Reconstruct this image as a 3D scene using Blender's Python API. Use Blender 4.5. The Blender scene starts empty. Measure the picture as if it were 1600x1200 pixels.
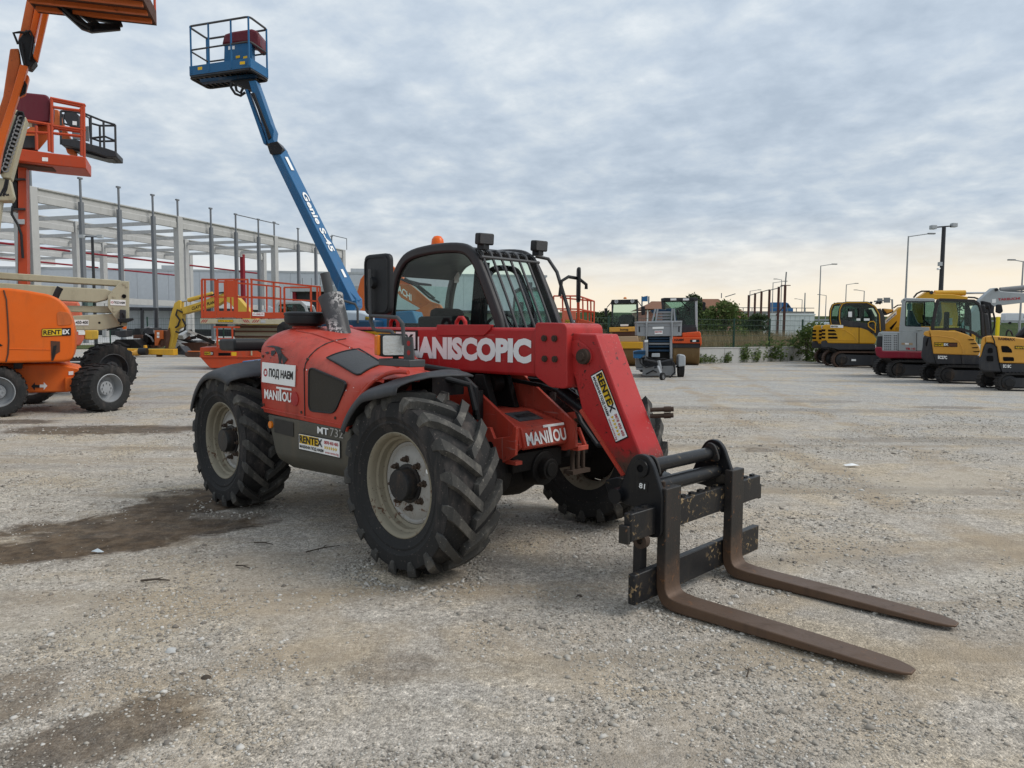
import bpy, bmesh, math, random
import numpy as np
from mathutils import Vector, Matrix, noise as mnoise
random.seed(7)
SC = bpy.context.scene
COL = SC.collection
# ------------------------------------------------------------------ camera
F_PX, PITCH, ROLL, CAM_H = 1137.0, 0.0754, 0.006, 1.57      # calibrated for a 1600 px wide picture
cam = bpy.data.cameras.new('camera'); camo = bpy.data.objects.new('camera', cam); COL.objects.link(camo)
cam.sensor_width = 36.0; cam.lens = 36.0 * F_PX / 1600.0; cam.clip_start = 0.05; cam.clip_end = 9000
camo.matrix_world = Matrix.Translation((0, 0, CAM_H)) @ Matrix.Rotation(math.pi/2 - PITCH, 4, 'X') @ Matrix.Rotation(ROLL, 4, 'Z')
SC.camera = camo
SC.view_settings.view_transform = 'Standard'; SC.view_settings.look = 'None'
SC.view_settings.exposure = 0.46; SC.view_settings.gamma = 1.0; SC.view_settings.use_curve_mapping = False
# ------------------------------------------------------------------ sky (overcast, cream light low in the west)
SUN_EL, SUN_AZ = math.radians(46), math.radians(98)          # azimuth from +Y, clockwise
W = bpy.data.worlds.new('World'); SC.world = W; W.use_nodes = True
class G:
    """tiny node-graph helper"""
    def __init__(s, nt): s.t = nt; s.n = nt.nodes; s.l = nt.links
    def node(s, typ, **kw):
        n = s.n.new(typ)
        for k, v in kw.items():
            if k.startswith('i_'):
                key = k[2:]; key = int(key) if key.isdigit() else key.replace('_', ' ')
                s.put(n.inputs[key], v)
            else: setattr(n, k, v)
        return n
    def put(s, sock, v):
        if isinstance(v, bpy.types.NodeSocket): s.l.new(v, sock)
        elif isinstance(v, bpy.types.Node): s.l.new(v.outputs[0], sock)
        else:
            if isinstance(v, (tuple, list)) and len(v) == 3 and len(sock.default_value) == 4: v = tuple(v) + (1,)
            sock.default_value = v
    def math(s, op, a, b=0.0, clamp=False):
        n = s.node('ShaderNodeMath', operation=op, use_clamp=clamp); s.put(n.inputs[0], a); s.put(n.inputs[1], b); return n.outputs[0]
    def mix(s, f, a, b, blend='MIX'):
        n = s.node('ShaderNodeMix', data_type='RGBA', blend_type=blend); s.put(n.inputs[0], f); s.put(n.inputs[6], a); s.put(n.inputs[7], b); return n.outputs[2]
    def ramp(s, f, stops, interp='LINEAR'):
        n = s.node('ShaderNodeValToRGB'); s.put(n.inputs[0], f); cr = n.color_ramp; cr.interpolation = interp
        while len(cr.elements) < len(stops): cr.elements.new(0.5)
        for e, (p, c) in zip(cr.elements, stops):
            e.position = p; e.color = (c, c, c, 1) if not isinstance(c, (tuple, list)) else tuple(c) + (1,)
        return n.outputs[0]
    def step(s, f, lo, hi):
        n = s.node('ShaderNodeMapRange'); n.interpolation_type = 'SMOOTHSTEP'; s.put(n.inputs[0], f); n.inputs[1].default_value = lo; n.inputs[2].default_value = hi; return n.outputs[0]
    def noise(s, vec, scale, detail=4, rough=.55, dist=0.0):
        n = s.node('ShaderNodeTexNoise'); s.put(n.inputs['Vector'], vec); n.inputs['Scale'].default_value = scale
        n.inputs['Detail'].default_value = detail; n.inputs['Roughness'].default_value = rough; n.inputs['Distortion'].default_value = dist; return n.outputs[0]
    def mapping(s, vec, loc=(0,0,0), rot=(0,0,0), scale=(1,1,1)):
        n = s.node('ShaderNodeMapping'); s.put(n.inputs[0], vec); n.inputs[1].default_value = loc; n.inputs[2].default_value = rot; n.inputs[3].default_value = scale; return n.outputs[0]

def build_sky():
    nt = W.node_tree; nt.nodes.clear(); g = G(nt)
    tc = g.node('ShaderNodeTexCoord').outputs['Generated']
    sx = g.node('ShaderNodeSeparateXYZ'); g.put(sx.inputs[0], tc)
    x, y, z = sx.outputs
    # cloud layer: directions projected on a flat ceiling, so that clouds flatten to streaks near the horizon
    zz = g.math('ADD', g.math('MAXIMUM', z, 0.0), 0.21)
    cx = g.node('ShaderNodeCombineXYZ'); g.put(cx.inputs[0], g.math('DIVIDE', x, zz)); g.put(cx.inputs[1], g.math('DIVIDE', y, zz)); cx.inputs[2].default_value = 3.3
    p = g.mapping(cx.outputs[0], rot=(0, 0, .45), scale=(1.0, 1.0, 1))
    big = g.noise(p, 1.3, 3, .5, .3)
    mid = g.noise(p, 6.2, 8, .56, .15)
    fine = g.noise(p, 13.0, 5, .6, .2)
    d = g.math('ADD', g.math('ADD', g.math('MULTIPLY', big, .34), g.math('MULTIPLY', mid, .62)), g.math('MULTIPLY', fine, .16))
    cl = g.ramp(d, [(.40, (.355, .42, .498)), (.53, (.43, .495, .57)), (.62, (.505, .56, .612)), (.76, (.65, .685, .705))])
    # elevation tint: darker slate bank above the horizon, cream band below it
    bandf = g.math('ADD', z, g.math('MULTIPLY', g.math('SUBTRACT', g.noise(p, .8, 4, .5), .5), .06))
    bank = g.ramp(bandf, [(.0, 1.0), (.07, .99), (.12, .92), (.19, .91), (.32, .99), (.55, 1.02)])
    cl = g.mix(1.0, cl, bank, 'MULTIPLY')
    glowdir = g.node('ShaderNodeVectorMath', operation='DOT_PRODUCT'); g.put(glowdir.inputs[0], tc); glowdir.inputs[1].default_value = (.50, .866, 0)
    gl = g.step(glowdir.outputs['Value'], .50, .92)
    warm = g.mix(gl, (.58, .60, .605), (.76, .66, .51))
    warm = g.mix(g.ramp(d, [(.40, .0), (.62, .35)]), warm, (.70, .67, .615))
    lowf = g.ramp(bandf, [(.0, 1.0), (.05, .95), (.082, .55), (.115, .12), (.16, 0.0)], 'EASE')
    col = g.mix(lowf, cl, warm)
    # ground half of the sphere: dim earth
    col = g.mix(g.step(z, -.02, -.12), col, (.13, .12, .11))
    sky = g.node('ShaderNodeTexSky', sky_type='NISHITA'); sky.sun_disc = False; sky.sun_elevation = SUN_EL; sky.sun_rotation = SUN_AZ; sky.altitude = 100
    b1 = g.node('ShaderNodeBackground'); g.put(b1.inputs[0], sky.outputs[0]); b1.inputs[1].default_value = .08
    b2 = g.node('ShaderNodeBackground'); g.put(b2.inputs[0], col); b2.inputs[1].default_value = 1.0
    mx = g.node('ShaderNodeMixShader'); mx.inputs[0].default_value = .94
    g.l.new(b1.outputs[0], mx.inputs[1]); g.l.new(b2.outputs[0], mx.inputs[2])
    out = g.node('ShaderNodeOutputWorld'); g.l.new(mx.outputs[0], out.inputs[0])
build_sky()
sun = bpy.data.lights.new('sun', 'SUN'); sun.energy = 1.5; sun.angle = math.radians(30); sun.color = (1, .96, .90)
suno = bpy.data.objects.new('sun', sun); COL.objects.link(suno)
sd = Vector((math.sin(SUN_AZ)*math.cos(SUN_EL), math.cos(SUN_AZ)*math.cos(SUN_EL), math.sin(SUN_EL)))
suno.rotation_euler = (-sd).to_track_quat('-Z', 'Y').to_euler()

# ------------------------------------------------------------------ placing helpers
_c, _s = math.cos(ROLL), math.sin(ROLL)
def ray(px, py):
    X, Y = px - 800, py - 600
    X, Y = _c*X + _s*Y, -_s*X + _c*Y
    x, u = X/F_PX, -Y/F_PX
    return Vector((x, math.cos(PITCH) + u*math.sin(PITCH), -math.sin(PITCH) + u*math.cos(PITCH)))
def ground_at(px, py, z=0.0):
    d = ray(px, py); t = (z - CAM_H)/d.z; return Vector((0, 0, CAM_H)) + d*t
def at(px, py, D):
    d = ray(px, py); return Vector((0, 0, CAM_H)) + d*(D/d.y)
class Frame:
    """a place in the yard: origin on the ground and a heading; survey() turns sight lines into metres in it"""
    def __init__(s, x, y, yaw=0.0):
        s.o = Vector((x, y, 0)); s.yaw = yaw
        s.ex = Vector((math.cos(yaw), math.sin(yaw), 0)); s.ey = Vector((-math.sin(yaw), math.cos(yaw), 0))
    def loc(s, p): c = Vector(p) - s.o; return Vector((c.dot(s.ex), c.dot(s.ey), c.z))
    def one(s, px, py, dy=0.0):
        d = ray(px, py); c = Vector((0, 0, CAM_H)) - s.o
        t = (dy - c.dot(s.ey))/d.dot(s.ey); q = c + d*t
        return (q.dot(s.ex), q.z)
    def survey(s, pts, dy=0.0, zo=(0, 0), k=1.0):
        return [s.one(zo[0] + a/k, zo[1] + b/k, dy) for a, b in pts]

# ------------------------------------------------------------------ mesh builder
class MB:
    def __init__(s): s.v = []; s.f = []
    def add(s, vs, fs):
        o = len(s.v); s.v += [tuple(v) for v in vs]; s.f += [tuple(i + o for i in f) for f in fs]; return s
    def box(s, x0, x1, y0, y1, z0, z1):
        return s.add([(x0,y0,z0),(x1,y0,z0),(x1,y1,z0),(x0,y1,z0),(x0,y0,z1),(x1,y0,z1),(x1,y1,z1),(x0,y1,z1)],
                     [(0,3,2,1),(4,5,6,7),(0,1,5,4),(1,2,6,5),(2,3,7,6),(3,0,4,7)])
    def prism(s, pts, a, b, ax='y'):
        n = len(pts)
        def mk(p, q):
            return (p[0], q, p[1]) if ax == 'y' else (q, p[0], p[1]) if ax == 'x' else (p[0], p[1], q)
        vs = [mk(p, a) for p in pts] + [mk(p, b) for p in pts]
        return s.add(vs, [tuple(range(n)), tuple(range(2*n-1, n-1, -1))] + [(i, i+n, (i+1) % n + n, (i+1) % n) for i in range(n)])
    def band(s, path, w, a, b, closed=False, ax='y'):
        """a flat bar of width w that follows a path in the x-z plane, a..b deep"""
        n = len(path); P = [Vector(p) for p in path]; L = []; R = []
        for i in range(n):
            p0 = P[i-1] if (i > 0 or closed) else None; p1 = P[(i+1) % n] if (i < n-1 or closed) else None
            d0 = (P[i]-p0).normalized() if p0 is not None else None; d1 = (p1-P[i]).normalized() if p1 is not None else None
            if d0 is None: d0 = d1
            if d1 is None: d1 = d0
            m = Vector((-(d0+d1).y, (d0+d1).x)); m = m.normalized() if m.length > 1e-6 else Vector((-d0.y, d0.x))
            c = max(.35, m.dot(Vector((-d0.y, d0.x)))); o = m*(w/2/c)
            L.append(P[i]+o); R.append(P[i]-o)
        segs = n if closed else n-1
        def mk(p, q): return (p[0], q, p[1]) if ax == 'y' else (q, p[0], p[1]) if ax == 'x' else (p[0], p[1], q)
        vs = [mk(p, q) for q in (a, b) for p in L] + [mk(p, q) for q in (a, b) for p in R]
        fs = []
        for i in range(segs):
            j = (i+1) % n
            la, lb, ra, rb = i, i+n, i+2*n, i+3*n; LA, LB, RA, RB = j, j+n, j+2*n, j+3*n
            fs += [(la, LA, RA, ra), (lb, rb, RB, LB), (la, lb, LB, LA), (ra, RA, RB, rb)]
        if not closed:
            e = n-1; fs += [(0, 2*n, 3*n, n), (e, e+n, e+3*n, e+2*n)]
        return s.add(vs, fs)
    def rings(s, rings, close=True, cap=True):
        m = len(rings[0]); vs = [p for r in rings for p in r]; fs = []
        for i in range(len(rings)-1):
            for j in range(m if close else m-1):
                k = (j+1) % m; fs.append((i*m+j, i*m+k, (i+1)*m+k, (i+1)*m+j))
        if cap and close: fs += [tuple(range(m-1, -1, -1)), tuple((len(rings)-1)*m + j for j in range(m))]
        return s.add(vs, fs)
    def tube(s, pts, r, n=8, closed=False):
        P = [Vector(p) for p in pts]; N = len(P); R = []
        up = None
        for i in range(N):
            a = P[i-1] if (i > 0 or closed) else P[i]; b = P[(i+1) % N] if (i < N-1 or closed) else P[i]
            d = (b-a).normalized()
            if up is None:
                up = Vector((0, 0, 1)) if abs(d.z) < .9 else Vector((1, 0, 0))
            u = d.cross(up)
            if u.length < 1e-4: u = d.orthogonal()
            u.normalize(); v = u.cross(d).normalized(); up = v
            rr = r[i] if isinstance(r, (list, tuple)) else r
            R.append([P[i] + (u*math.cos(2*math.pi*k/n) + v*math.sin(2*math.pi*k/n))*rr for k in range(n)])
        if closed: R.append(R[0])
        return s.rings(R, True, not closed)
    def cyl(s, p, q, r, r2=None, n=16):
        return s.tube([p, q], [r, r if r2 is None else r2], n)
    def lathe(s, prof, c, ax='y', n=32, closed=False):
        """profile of (radius, offset along axis)"""
        R = []
        for k in range(n):
            a = 2*math.pi*k/n; ca, sa = math.cos(a), math.sin(a); ring = []
            for r, h in prof:
                ring.append((c[0]+r*ca, c[1]+h, c[2]+r*sa) if ax == 'y' else (c[0]+r*ca, c[1]+r*sa, c[2]+h) if ax == 'z' else (c[0]+h, c[1]+r*ca, c[2]+r*sa))
            R.append(ring)
        R.append(R[0]); m = len(prof)
        vs = [p for r in R[:-1] for p in r]; fs = []
        for i in range(n):
            i2 = (i+1) % n
            for j in range(m if closed else m-1):
                k = (j+1) % m; fs.append((i*m+j, i*m+k, i2*m+k, i2*m+j))
        return s.add(vs, fs)
    def slab(s, o, u, v, t):
        o, u, v = Vector(o), Vector(u), Vector(v); n = u.cross(v).normalized()*t
        q = [o, o+u, o+u+v, o+v]
        return s.add(q + [p+n for p in q], [(3,2,1,0),(4,5,6,7),(0,1,5,4),(1,2,6,5),(2,3,7,6),(3,0,4,7)])
    def bar(s, p, q, w, h=None):
        """a straight square bar"""
        p, q = Vector(p), Vector(q); h = w if h is None else h
        d = (q-p).normalized(); up = Vector((0,0,1)) if abs(d.z) < .95 else Vector((0,1,0))
        u = d.cross(up).normalized()*(w/2); v = u.cross(d).normalized()*(h/2)
        return s.rings([[e-u-v, e+u-v, e+u+v, e-u+v] for e in (p, q)])
    def rotz(s, a, cx=0.0, cy=0.0):
        c, q = math.cos(a), math.sin(a)
        s.v = [(cx + (x-cx)*c - (y-cy)*q, cy + (x-cx)*q + (y-cy)*c, z) for x, y, z in s.v]; return s
    def build(s, name, mat, parent=None, bevel=0, smooth=32, seg=2, fix=True, kind=None):
        me = bpy.data.meshes.new(name); me.from_pydata(s.v, [], s.f)
        if fix:
            bm = bmesh.new(); bm.from_mesh(me); bmesh.ops.recalc_face_normals(bm, faces=bm.faces); bm.to_mesh(me); bm.free()
        if smooth:
            me.polygons.foreach_set('use_smooth', [True]*len(me.polygons)); me.set_sharp_from_angle(angle=math.radians(smooth))
        me.materials.append(mat)
        o = bpy.data.objects.new(name, me); COL.objects.link(o)
        if parent is not None: o.parent = parent
        if bevel:
            b = o.modifiers.new('bevel', 'BEVEL'); b.width = bevel; b.segments = seg; b.limit_method = 'ANGLE'; b.angle_limit = math.radians(40); b.miter_outer = 'MITER_ARC'
        if kind: o['kind'] = kind
        return o
def tag(o, label=None, cat=None, group=None, kind=None):
    if label: o['label'] = label
    if cat: o['category'] = cat
    if group: o['group'] = group
    if kind: o['kind'] = kind
    return o
def thing(name, label, cat, loc=(0,0,0), rz=0.0, group=None):
    o = bpy.data.objects.new(name, None); COL.objects.link(o); o.empty_display_size = .2
    o.location = loc; o.rotation_euler = (0, 0, rz)
    return tag(o, label, cat, group)
def thing_at(fr, name, label, cat, group=None): return thing(name, label, cat, fr.o, fr.yaw, group)
def copy_tree(o, parent=None, **kw):
    c = o.copy(); COL.objects.link(c)
    if parent is not None: c.parent = parent
    for ch in o.children: copy_tree(ch, c)
    for k, v in kw.items(): c[k] = v
    return c
def rounded(pts, r, n=3):
    """round the corners of a 2-D polygon"""
    out = []; N = len(pts)
    for i in range(N):
        p, a, b = Vector(pts[i]), Vector(pts[i-1]), Vector(pts[(i+1) % N])
        ra = min(r, (a-p).length*.45); rb = min(r, (b-p).length*.45)
        s, e = p + (a-p).normalized()*ra, p + (b-p).normalized()*rb
        for k in range(n+1):
            t = k/n; out.append(tuple(s*(1-t)**2 + p*2*t*(1-t) + e*t*t))
    return out

def chaikin(pts, n=2, closed=False):
    for _ in range(n):
        q = [] if closed else [pts[0]]
        for i in range(len(pts) - (0 if closed else 1)):
            a, b = pts[i], pts[(i+1) % len(pts)]; q += [tuple(x*.75+y*.25 for x, y in zip(a, b)), tuple(x*.25+y*.75 for x, y in zip(a, b))]
        if not closed: q.append(pts[-1])
        pts = q
    return pts

# ------------------------------------------------------------------ materials
def paint(name, col, rough=.45, var=.12, dirt=.25, dcol=(.13, .11, .09), chips=0.0, ccol=(.03, .025, .02), metal=0.0, scale=1.0, bump=.15, spec=.28, fade=None, fadeamt=0.0, zmix=None, scr=0.0, scol=(.5, .42, .38)):
    m = bpy.data.materials.new(name); m.use_nodes = True; nt = m.node_tree; nt.nodes.clear(); g = G(nt)
    co = g.node('ShaderNodeTexCoord').outputs['Object']
    n1 = g.noise(co, 1.7*scale, 5, .6)
    c = g.mix(n1, tuple(x*(1-var) for x in col), tuple(min(1, x*(1+var)) for x in col))
    if fade: c = g.mix(g.math('MULTIPLY', g.step(g.noise(co, 1.1*scale, 4, .6, .4), .42, .70), fadeamt), c, fade)
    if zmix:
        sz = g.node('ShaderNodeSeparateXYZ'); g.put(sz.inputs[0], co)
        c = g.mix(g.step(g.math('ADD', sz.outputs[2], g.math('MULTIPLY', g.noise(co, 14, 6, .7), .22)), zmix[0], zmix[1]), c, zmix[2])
    if scr:
        for sc_, ro in (((90, 90, 2.2), .7), ((3.0, 70, 70), .35)):
            sm = g.step(g.noise(g.mapping(co, rot=(ro, ro, ro), scale=sc_), 1.0, 3, .6), .66, .70)
            c = g.mix(g.math('MULTIPLY', g.math('MULTIPLY', sm, g.step(g.noise(co, 1.9, 3, .5), .45, .62)), scr), c, scol)
    st = g.mapping(co, scale=(1, 1, .28))
    dm = g.step(g.noise(st, 5.5*scale, 8, .65, .3), .50, .76)
    c = g.mix(g.math('MULTIPLY', dm, dirt), c, dcol)
    sp = g.step(g.noise(co, 70*scale, 2, .5), .66, .74)
    c = g.mix(g.math('MULTIPLY', sp, min(1, dirt*1.3)), c, dcol)
    if chips:
        cm = g.math('MULTIPLY', g.step(g.noise(co, 26*scale, 5, .7, .6), .70 - chips*.17, .725 - chips*.17), g.step(g.noise(co, 2.3*scale, 3, .5), .46, .60))
        c = g.mix(cm, c, ccol)
    b = g.node('ShaderNodeBsdfPrincipled'); g.put(b.inputs['Base Color'], c); b.inputs['Metallic'].default_value = metal
    b.inputs['Specular IOR Level'].default_value = spec
    r = g.math('ADD', g.math('MULTIPLY', g.noise(co, 9*scale, 4, .6), .22), rough - .11 + .0); r = g.math('ADD', r, g.math('MULTIPLY', dm, dirt*.35), True)
    g.put(b.inputs['Roughness'], r)
    if bump:
        bp = g.node('ShaderNodeBump'); bp.inputs['Strength'].default_value = bump; bp.inputs['Distance'].default_value = .004
        g.put(bp.inputs['Height'], g.noise(co, 55*scale, 4, .6)); g.l.new(bp.outputs[0], b.inputs['Normal'])
    o = g.node('ShaderNodeOutputMaterial'); g.l.new(b.outputs[0], o.inputs[0]); return m
def glass(name, tint=(.80, .90, .87), refl=1.0, milk=0.0):
    m = bpy.data.materials.new(name); m.use_nodes = True; nt = m.node_tree; nt.nodes.clear(); g = G(nt)
    t = g.node('ShaderNodeBsdfTransparent'); t.inputs[0].default_value = tint + (1,)
    s = g.node('ShaderNodeBsdfGlossy'); s.inputs['Roughness'].default_value = .03; s.inputs[0].default_value = (.9, .95, .95, 1)
    lw = g.node('ShaderNodeLayerWeight'); lw.inputs[0].default_value = .5; fr = g.math('ADD', g.math('MULTIPLY', g.math('POWER', lw.outputs['Facing'], 4.0), .94), .022)
    mx = g.node('ShaderNodeMixShader'); g.put(mx.inputs[0], g.math('MULTIPLY', fr, refl, True)); g.l.new(t.outputs[0], mx.inputs[1]); g.l.new(s.outputs[0], mx.inputs[2])
    last = mx
    if milk:
        d = g.node('ShaderNodeBsdfDiffuse'); d.inputs[0].default_value = (.45, .48, .46, 1)
        co = g.node('ShaderNodeTexCoord').outputs['Object']
        m2 = g.node('ShaderNodeMixShader'); g.put(m2.inputs[0], g.math('MULTIPLY', g.noise(co, 4, 5, .6), milk)); g.l.new(mx.outputs[0], m2.inputs[1]); g.l.new(d.outputs[0], m2.inputs[2]); last = m2
    o = g.node('ShaderNodeOutputMaterial'); g.l.new(last.outputs[0], o.inputs[0]); return m
M = {}
M['red'] = paint('telehandler_red', (.46, .045, .025), .46, .18, .46, (.105, .042, .03), chips=.46, fade=(.50, .105, .07), fadeamt=.85, scr=.35)
M['red_boom'] = paint('boom_red', (.40, .017, .018), .42, .18, .40, (.085, .025, .02), chips=.44, ccol=(.05, .02, .015), fade=(.45, .045, .04), fadeamt=.6, scr=.3)
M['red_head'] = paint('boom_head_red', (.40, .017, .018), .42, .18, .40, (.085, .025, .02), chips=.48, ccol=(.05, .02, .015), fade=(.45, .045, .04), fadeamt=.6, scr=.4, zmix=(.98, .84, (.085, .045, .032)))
M['rubber'] = paint('tyre_rubber', (.027, .027, .027), .82, .25, .7, (.125, .105, .095), bump=.5, spec=.18)
M['tread'] = paint('dusty_tread_rubber', (.064, .062, .058), .9, .3, .9, (.21, .195, .17), bump=.8, spec=.12)
M['fender'] = paint('fender_plastic', (.046, .048, .052), .55, .15, .28, (.14, .135, .125), bump=.2)
M['skirt'] = paint('olive_grey_skirt', (.088, .084, .068), .62, .15, .5, (.16, .13, .095), bump=.3)
M['rim'] = paint('rim_cream', (.25, .222, .163), .65, .25, .85, (.105, .08, .052), chips=.8, ccol=(.11, .06, .035))
M['disc'] = paint('rim_disc_grey', (.36, .35, .325), .5, .18, .65, (.15, .10, .06), chips=.75, ccol=(.13, .07, .04))
M['hub'] = paint('hub_black', (.017, .017, .018), .45, .3, .5, (.12, .075, .045), bump=.4)
M['bolt'] = paint('rusty_bolt', (.055, .036, .026), .8, .3, .4)
M['black'] = paint('black_paint', (.009, .0095, .011), .34, .25, .16, (.10, .085, .065), chips=.4, ccol=(.22, .16, .09), spec=.28)
M['black_steel'] = paint('black_steel_worn', (.015, .015, .016), .42, .25, .25, (.12, .09, .06), chips=.75, ccol=(.27, .19, .10))
M['fork'] = paint('fork_steel', (.125, .079, .053), .46, .40, .65, (.06, .045, .038), chips=.5, ccol=(.20, .10, .05), metal=.35, bump=.35, zmix=(.22, .46, (.034, .032, .030)))
M['shank'] = paint('fork_shank_steel', (.048, .042, .036), .48, .3, .45, (.12, .075, .04), metal=.35, bump=.3)
M['plastic'] = paint('black_plastic', (.014, .0145, .016), .5, .15, .2, (.07, .065, .06))
M['cab'] = paint('cab_frame_brownblack', (.030, .0275, .028), .42, .12, .22, (.09, .08, .07))
M['dark'] = paint('dark_interior', (.006, .006, .007), .8, .2, .05, spec=.1)
M['grease'] = paint('greasy_iron', (.008, .007, .0065), .6, .35, .3, (.038, .026, .018), bump=.6, spec=.2)
M['mesh'] = paint('grille_mesh_grey', (.07, .072, .075), .6, .1, .2, bump=.6)
M['meshd'] = paint('grille_mesh_dark', (.036, .031, .024), .7, .15, .4, (.06, .05, .04), bump=.6)
M['white'] = paint('white_sticker', (.84, .84, .82), .4, .03, .10, (.45, .42, .38), bump=0)
M['yellow_s'] = paint('yellow_sticker', (.72, .46, .02), .4, .05, .10, bump=0)
M['ink'] = paint('black_ink', (.012, .012, .012), .45, .05, .05, bump=0)
M['inkred'] = paint('red_ink', (.42, .02, .03), .45, .05, .05, bump=0)
M['amber'] = paint('amber_lens', (.75, .20, .01), .2, .05, .05, bump=0)
M['beacon'] = paint('beacon_orange', (.80, .13, .01), .25, .05, .1, bump=0)
M['lens'] = paint('lamp_lens', (.55, .56, .55), .12, .2, .1, bump=.6, metal=.5)
M['chrome'] = paint('chrome_rod', (.5, .5, .5), .2, .05, .15, metal=.9, bump=0)
M['glass'] = glass('cab_glass', (.84, .94, .905), .7, .012)
M['glass_front'] = glass('front_glass', (.86, .95, .92), .8, .012)
M['greymetal'] = paint('dark_grey_metal', (.065, .066, .068), .45, .15, .2)
M['pipe'] = paint('exhaust_grey', (.070, .073, .077), .40, .15, .15, (.06, .05, .045), chips=1.15, ccol=(.62, .62, .60), scale=1.0)

# ------------------------------------------------------------------ lettering
def text_mesh(body, bold=.0):
    cu = bpy.data.curves.new('txt', 'FONT'); cu.body = body; cu.offset = bold; cu.resolution_u = 3; cu.fill_mode = 'FRONT'
    o = bpy.data.objects.new('txt', cu); COL.objects.link(o)
    dg = bpy.context.evaluated_depsgraph_get(); me = bpy.data.meshes.new_from_object(o.evaluated_get(dg))
    bpy.data.objects.remove(o); bpy.data.curves.remove(cu); return me
def lettering(body, o, u, v, mat, parent, bold=.02, off=.0025, name='lettering'):
    """flat letters that fill the parallelogram o, u (width), v (height)"""
    me = text_mesh(body, bold); o, u, v = Vector(o), Vector(u), Vector(v); n = u.cross(v).normalized()*off
    xs = [w.co.x for w in me.vertices]; ys = [w.co.y for w in me.vertices]
    x0, x1, y0, y1 = min(xs), max(xs), min(ys), max(ys)
    for w in me.vertices: w.co = o + u*((w.co.x-x0)/(x1-x0)) + v*((w.co.y-y0)/(y1-y0)) + n
    me.name = name; me.materials.clear(); me.materials.append(mat)
    ob = bpy.data.objects.new(name, me); COL.objects.link(ob); ob.parent = parent; return ob
def quadplate(name, o, u, v, t, mat, parent): return MB().slab(o, u, v, t).build(name, mat, parent, smooth=0)
def sub(o, u, v, a, b, c, d):
    """the part a..b of u and c..d of v"""
    o, u, v = Vector(o), Vector(u), Vector(v); return o + u*a + v*c, u*(b-a), v*(d-c)
def lift_(o, u, v, h): return Vector(o) + Vector(u).cross(Vector(v)).normalized()*h
def rentex(parent, o, u, v, full=True, white_ex=False):
    """RENTEX rental sticker"""
    st = quadplate('sticker', o, u, v, .003, M['ink'], parent)
    o = lift_(o, u, v, .003)
    if full:
        a = sub(o, u, v, .015, .985, .04, .96); quadplate('sticker_face', *a, .001, M['white'], st)
        o = lift_(o, u, v, .001)
        a = sub(o, u, v, .03, .50, .40, .93); quadplate('yellow_field', *a, .001, M['yellow_s'], st)
        o = lift_(o, u, v, .001)
        lettering('RENTEX', *sub(o, u, v, .035, .60, .44, .90), M['ink'], st, .03)
        lettering('MАШИНИ ПОД HAEM', *sub(o, u, v, .04, .62, .10, .33), M['ink'], st, .03)
        lettering('0878 450 400', *sub(o, u, v, .64, .96, .66, .86), M['inkred'], st, .02)
        lettering('www.rentex.bg', *sub(o, u, v, .66, .97, .08, .26), M['inkred'], st, .01)
        ar = MB()
        for k in range(6):
            a0, du, dv = sub(o, u, v, .65+.05*k, .685+.05*k, .34, .58); n = Vector(du).cross(Vector(dv)).normalized()*.002
            ar.add([a0+n, a0+du*.5+dv*.5+n+du*.5, a0+dv+n], [(0, 1, 2)])
        ar.build('arrow_marks', M['yellow_s'], st, smooth=0, fix=False)
    else:
        a = sub(o, u, v, .02, .68, .08, .92); quadplate('yellow_field', *a, .001, M['yellow_s'], st)
        o = lift_(o, u, v, .001)
        lettering('RENT', *sub(o, u, v, .05, .65, .2, .8), M['ink'], st, .03)
        if white_ex: quadplate('white_field', *sub(o, u, v, .69, .97, .08, .92), .001, M['white'], st)
        lettering('EX', *sub(lift_(o, u, v, .001), u, v, .71, .95, .2, .8), M['ink'] if white_ex else M['white'], st, .03)
    return st
def podnaem(parent, o, u, v):
    st = quadplate('rental_sign', o, u, v, .006, M['white'], parent); o = lift_(o, u, v, .006)
    ring = MB(); U, V, O = Vector(u), Vector(v), Vector(o); n = U.cross(V).normalized()*.002; c = O + U*.12 + V*.5 + n; s = V.length*.2
    un, vn = U.normalized(), V.normalized(); K = 8; vs = []
    for k in range(K*2):
        a = math.pi*k/K; vs += [c + (un*math.cos(a)+vn*math.sin(a))*s, c + (un*math.cos(a)+vn*math.sin(a))*s*(.62 if k % 4 else .45)]
    ring.add(vs, [(2*k, 2*((k+1) % (2*K)), 2*((k+1) % (2*K))+1, 2*k+1) for k in range(2*K)]).build('emblem', M['inkred'], st, smooth=0, fix=False)
    lettering('ПОД HAEM', *sub(o, u, v, .23, .95, .24, .74), M['ink'], st, .035); return st
def maker_logo(parent, o, u, v, mat):
    """MANITOU with the tall T whose bar covers the last letters"""
    lettering('MANI', *sub(o, u, v, 0, .545, 0, .70), mat, parent, .03)
    lettering('OU', *sub(o, u, v, .665, 1, 0, .70), mat, parent, .03)
    o1, u1, v1 = sub(o, u, v, .575, .635, 0, .87); o2, u2, v2 = sub(o, u, v, .46, 1.0, .86, 1.0); b = MB(); b.slab(o1, u1, v1, .0025); b.slab(o2, u2, v2, .0025)
    b.build('lettering', mat, parent, smooth=0)
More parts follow.
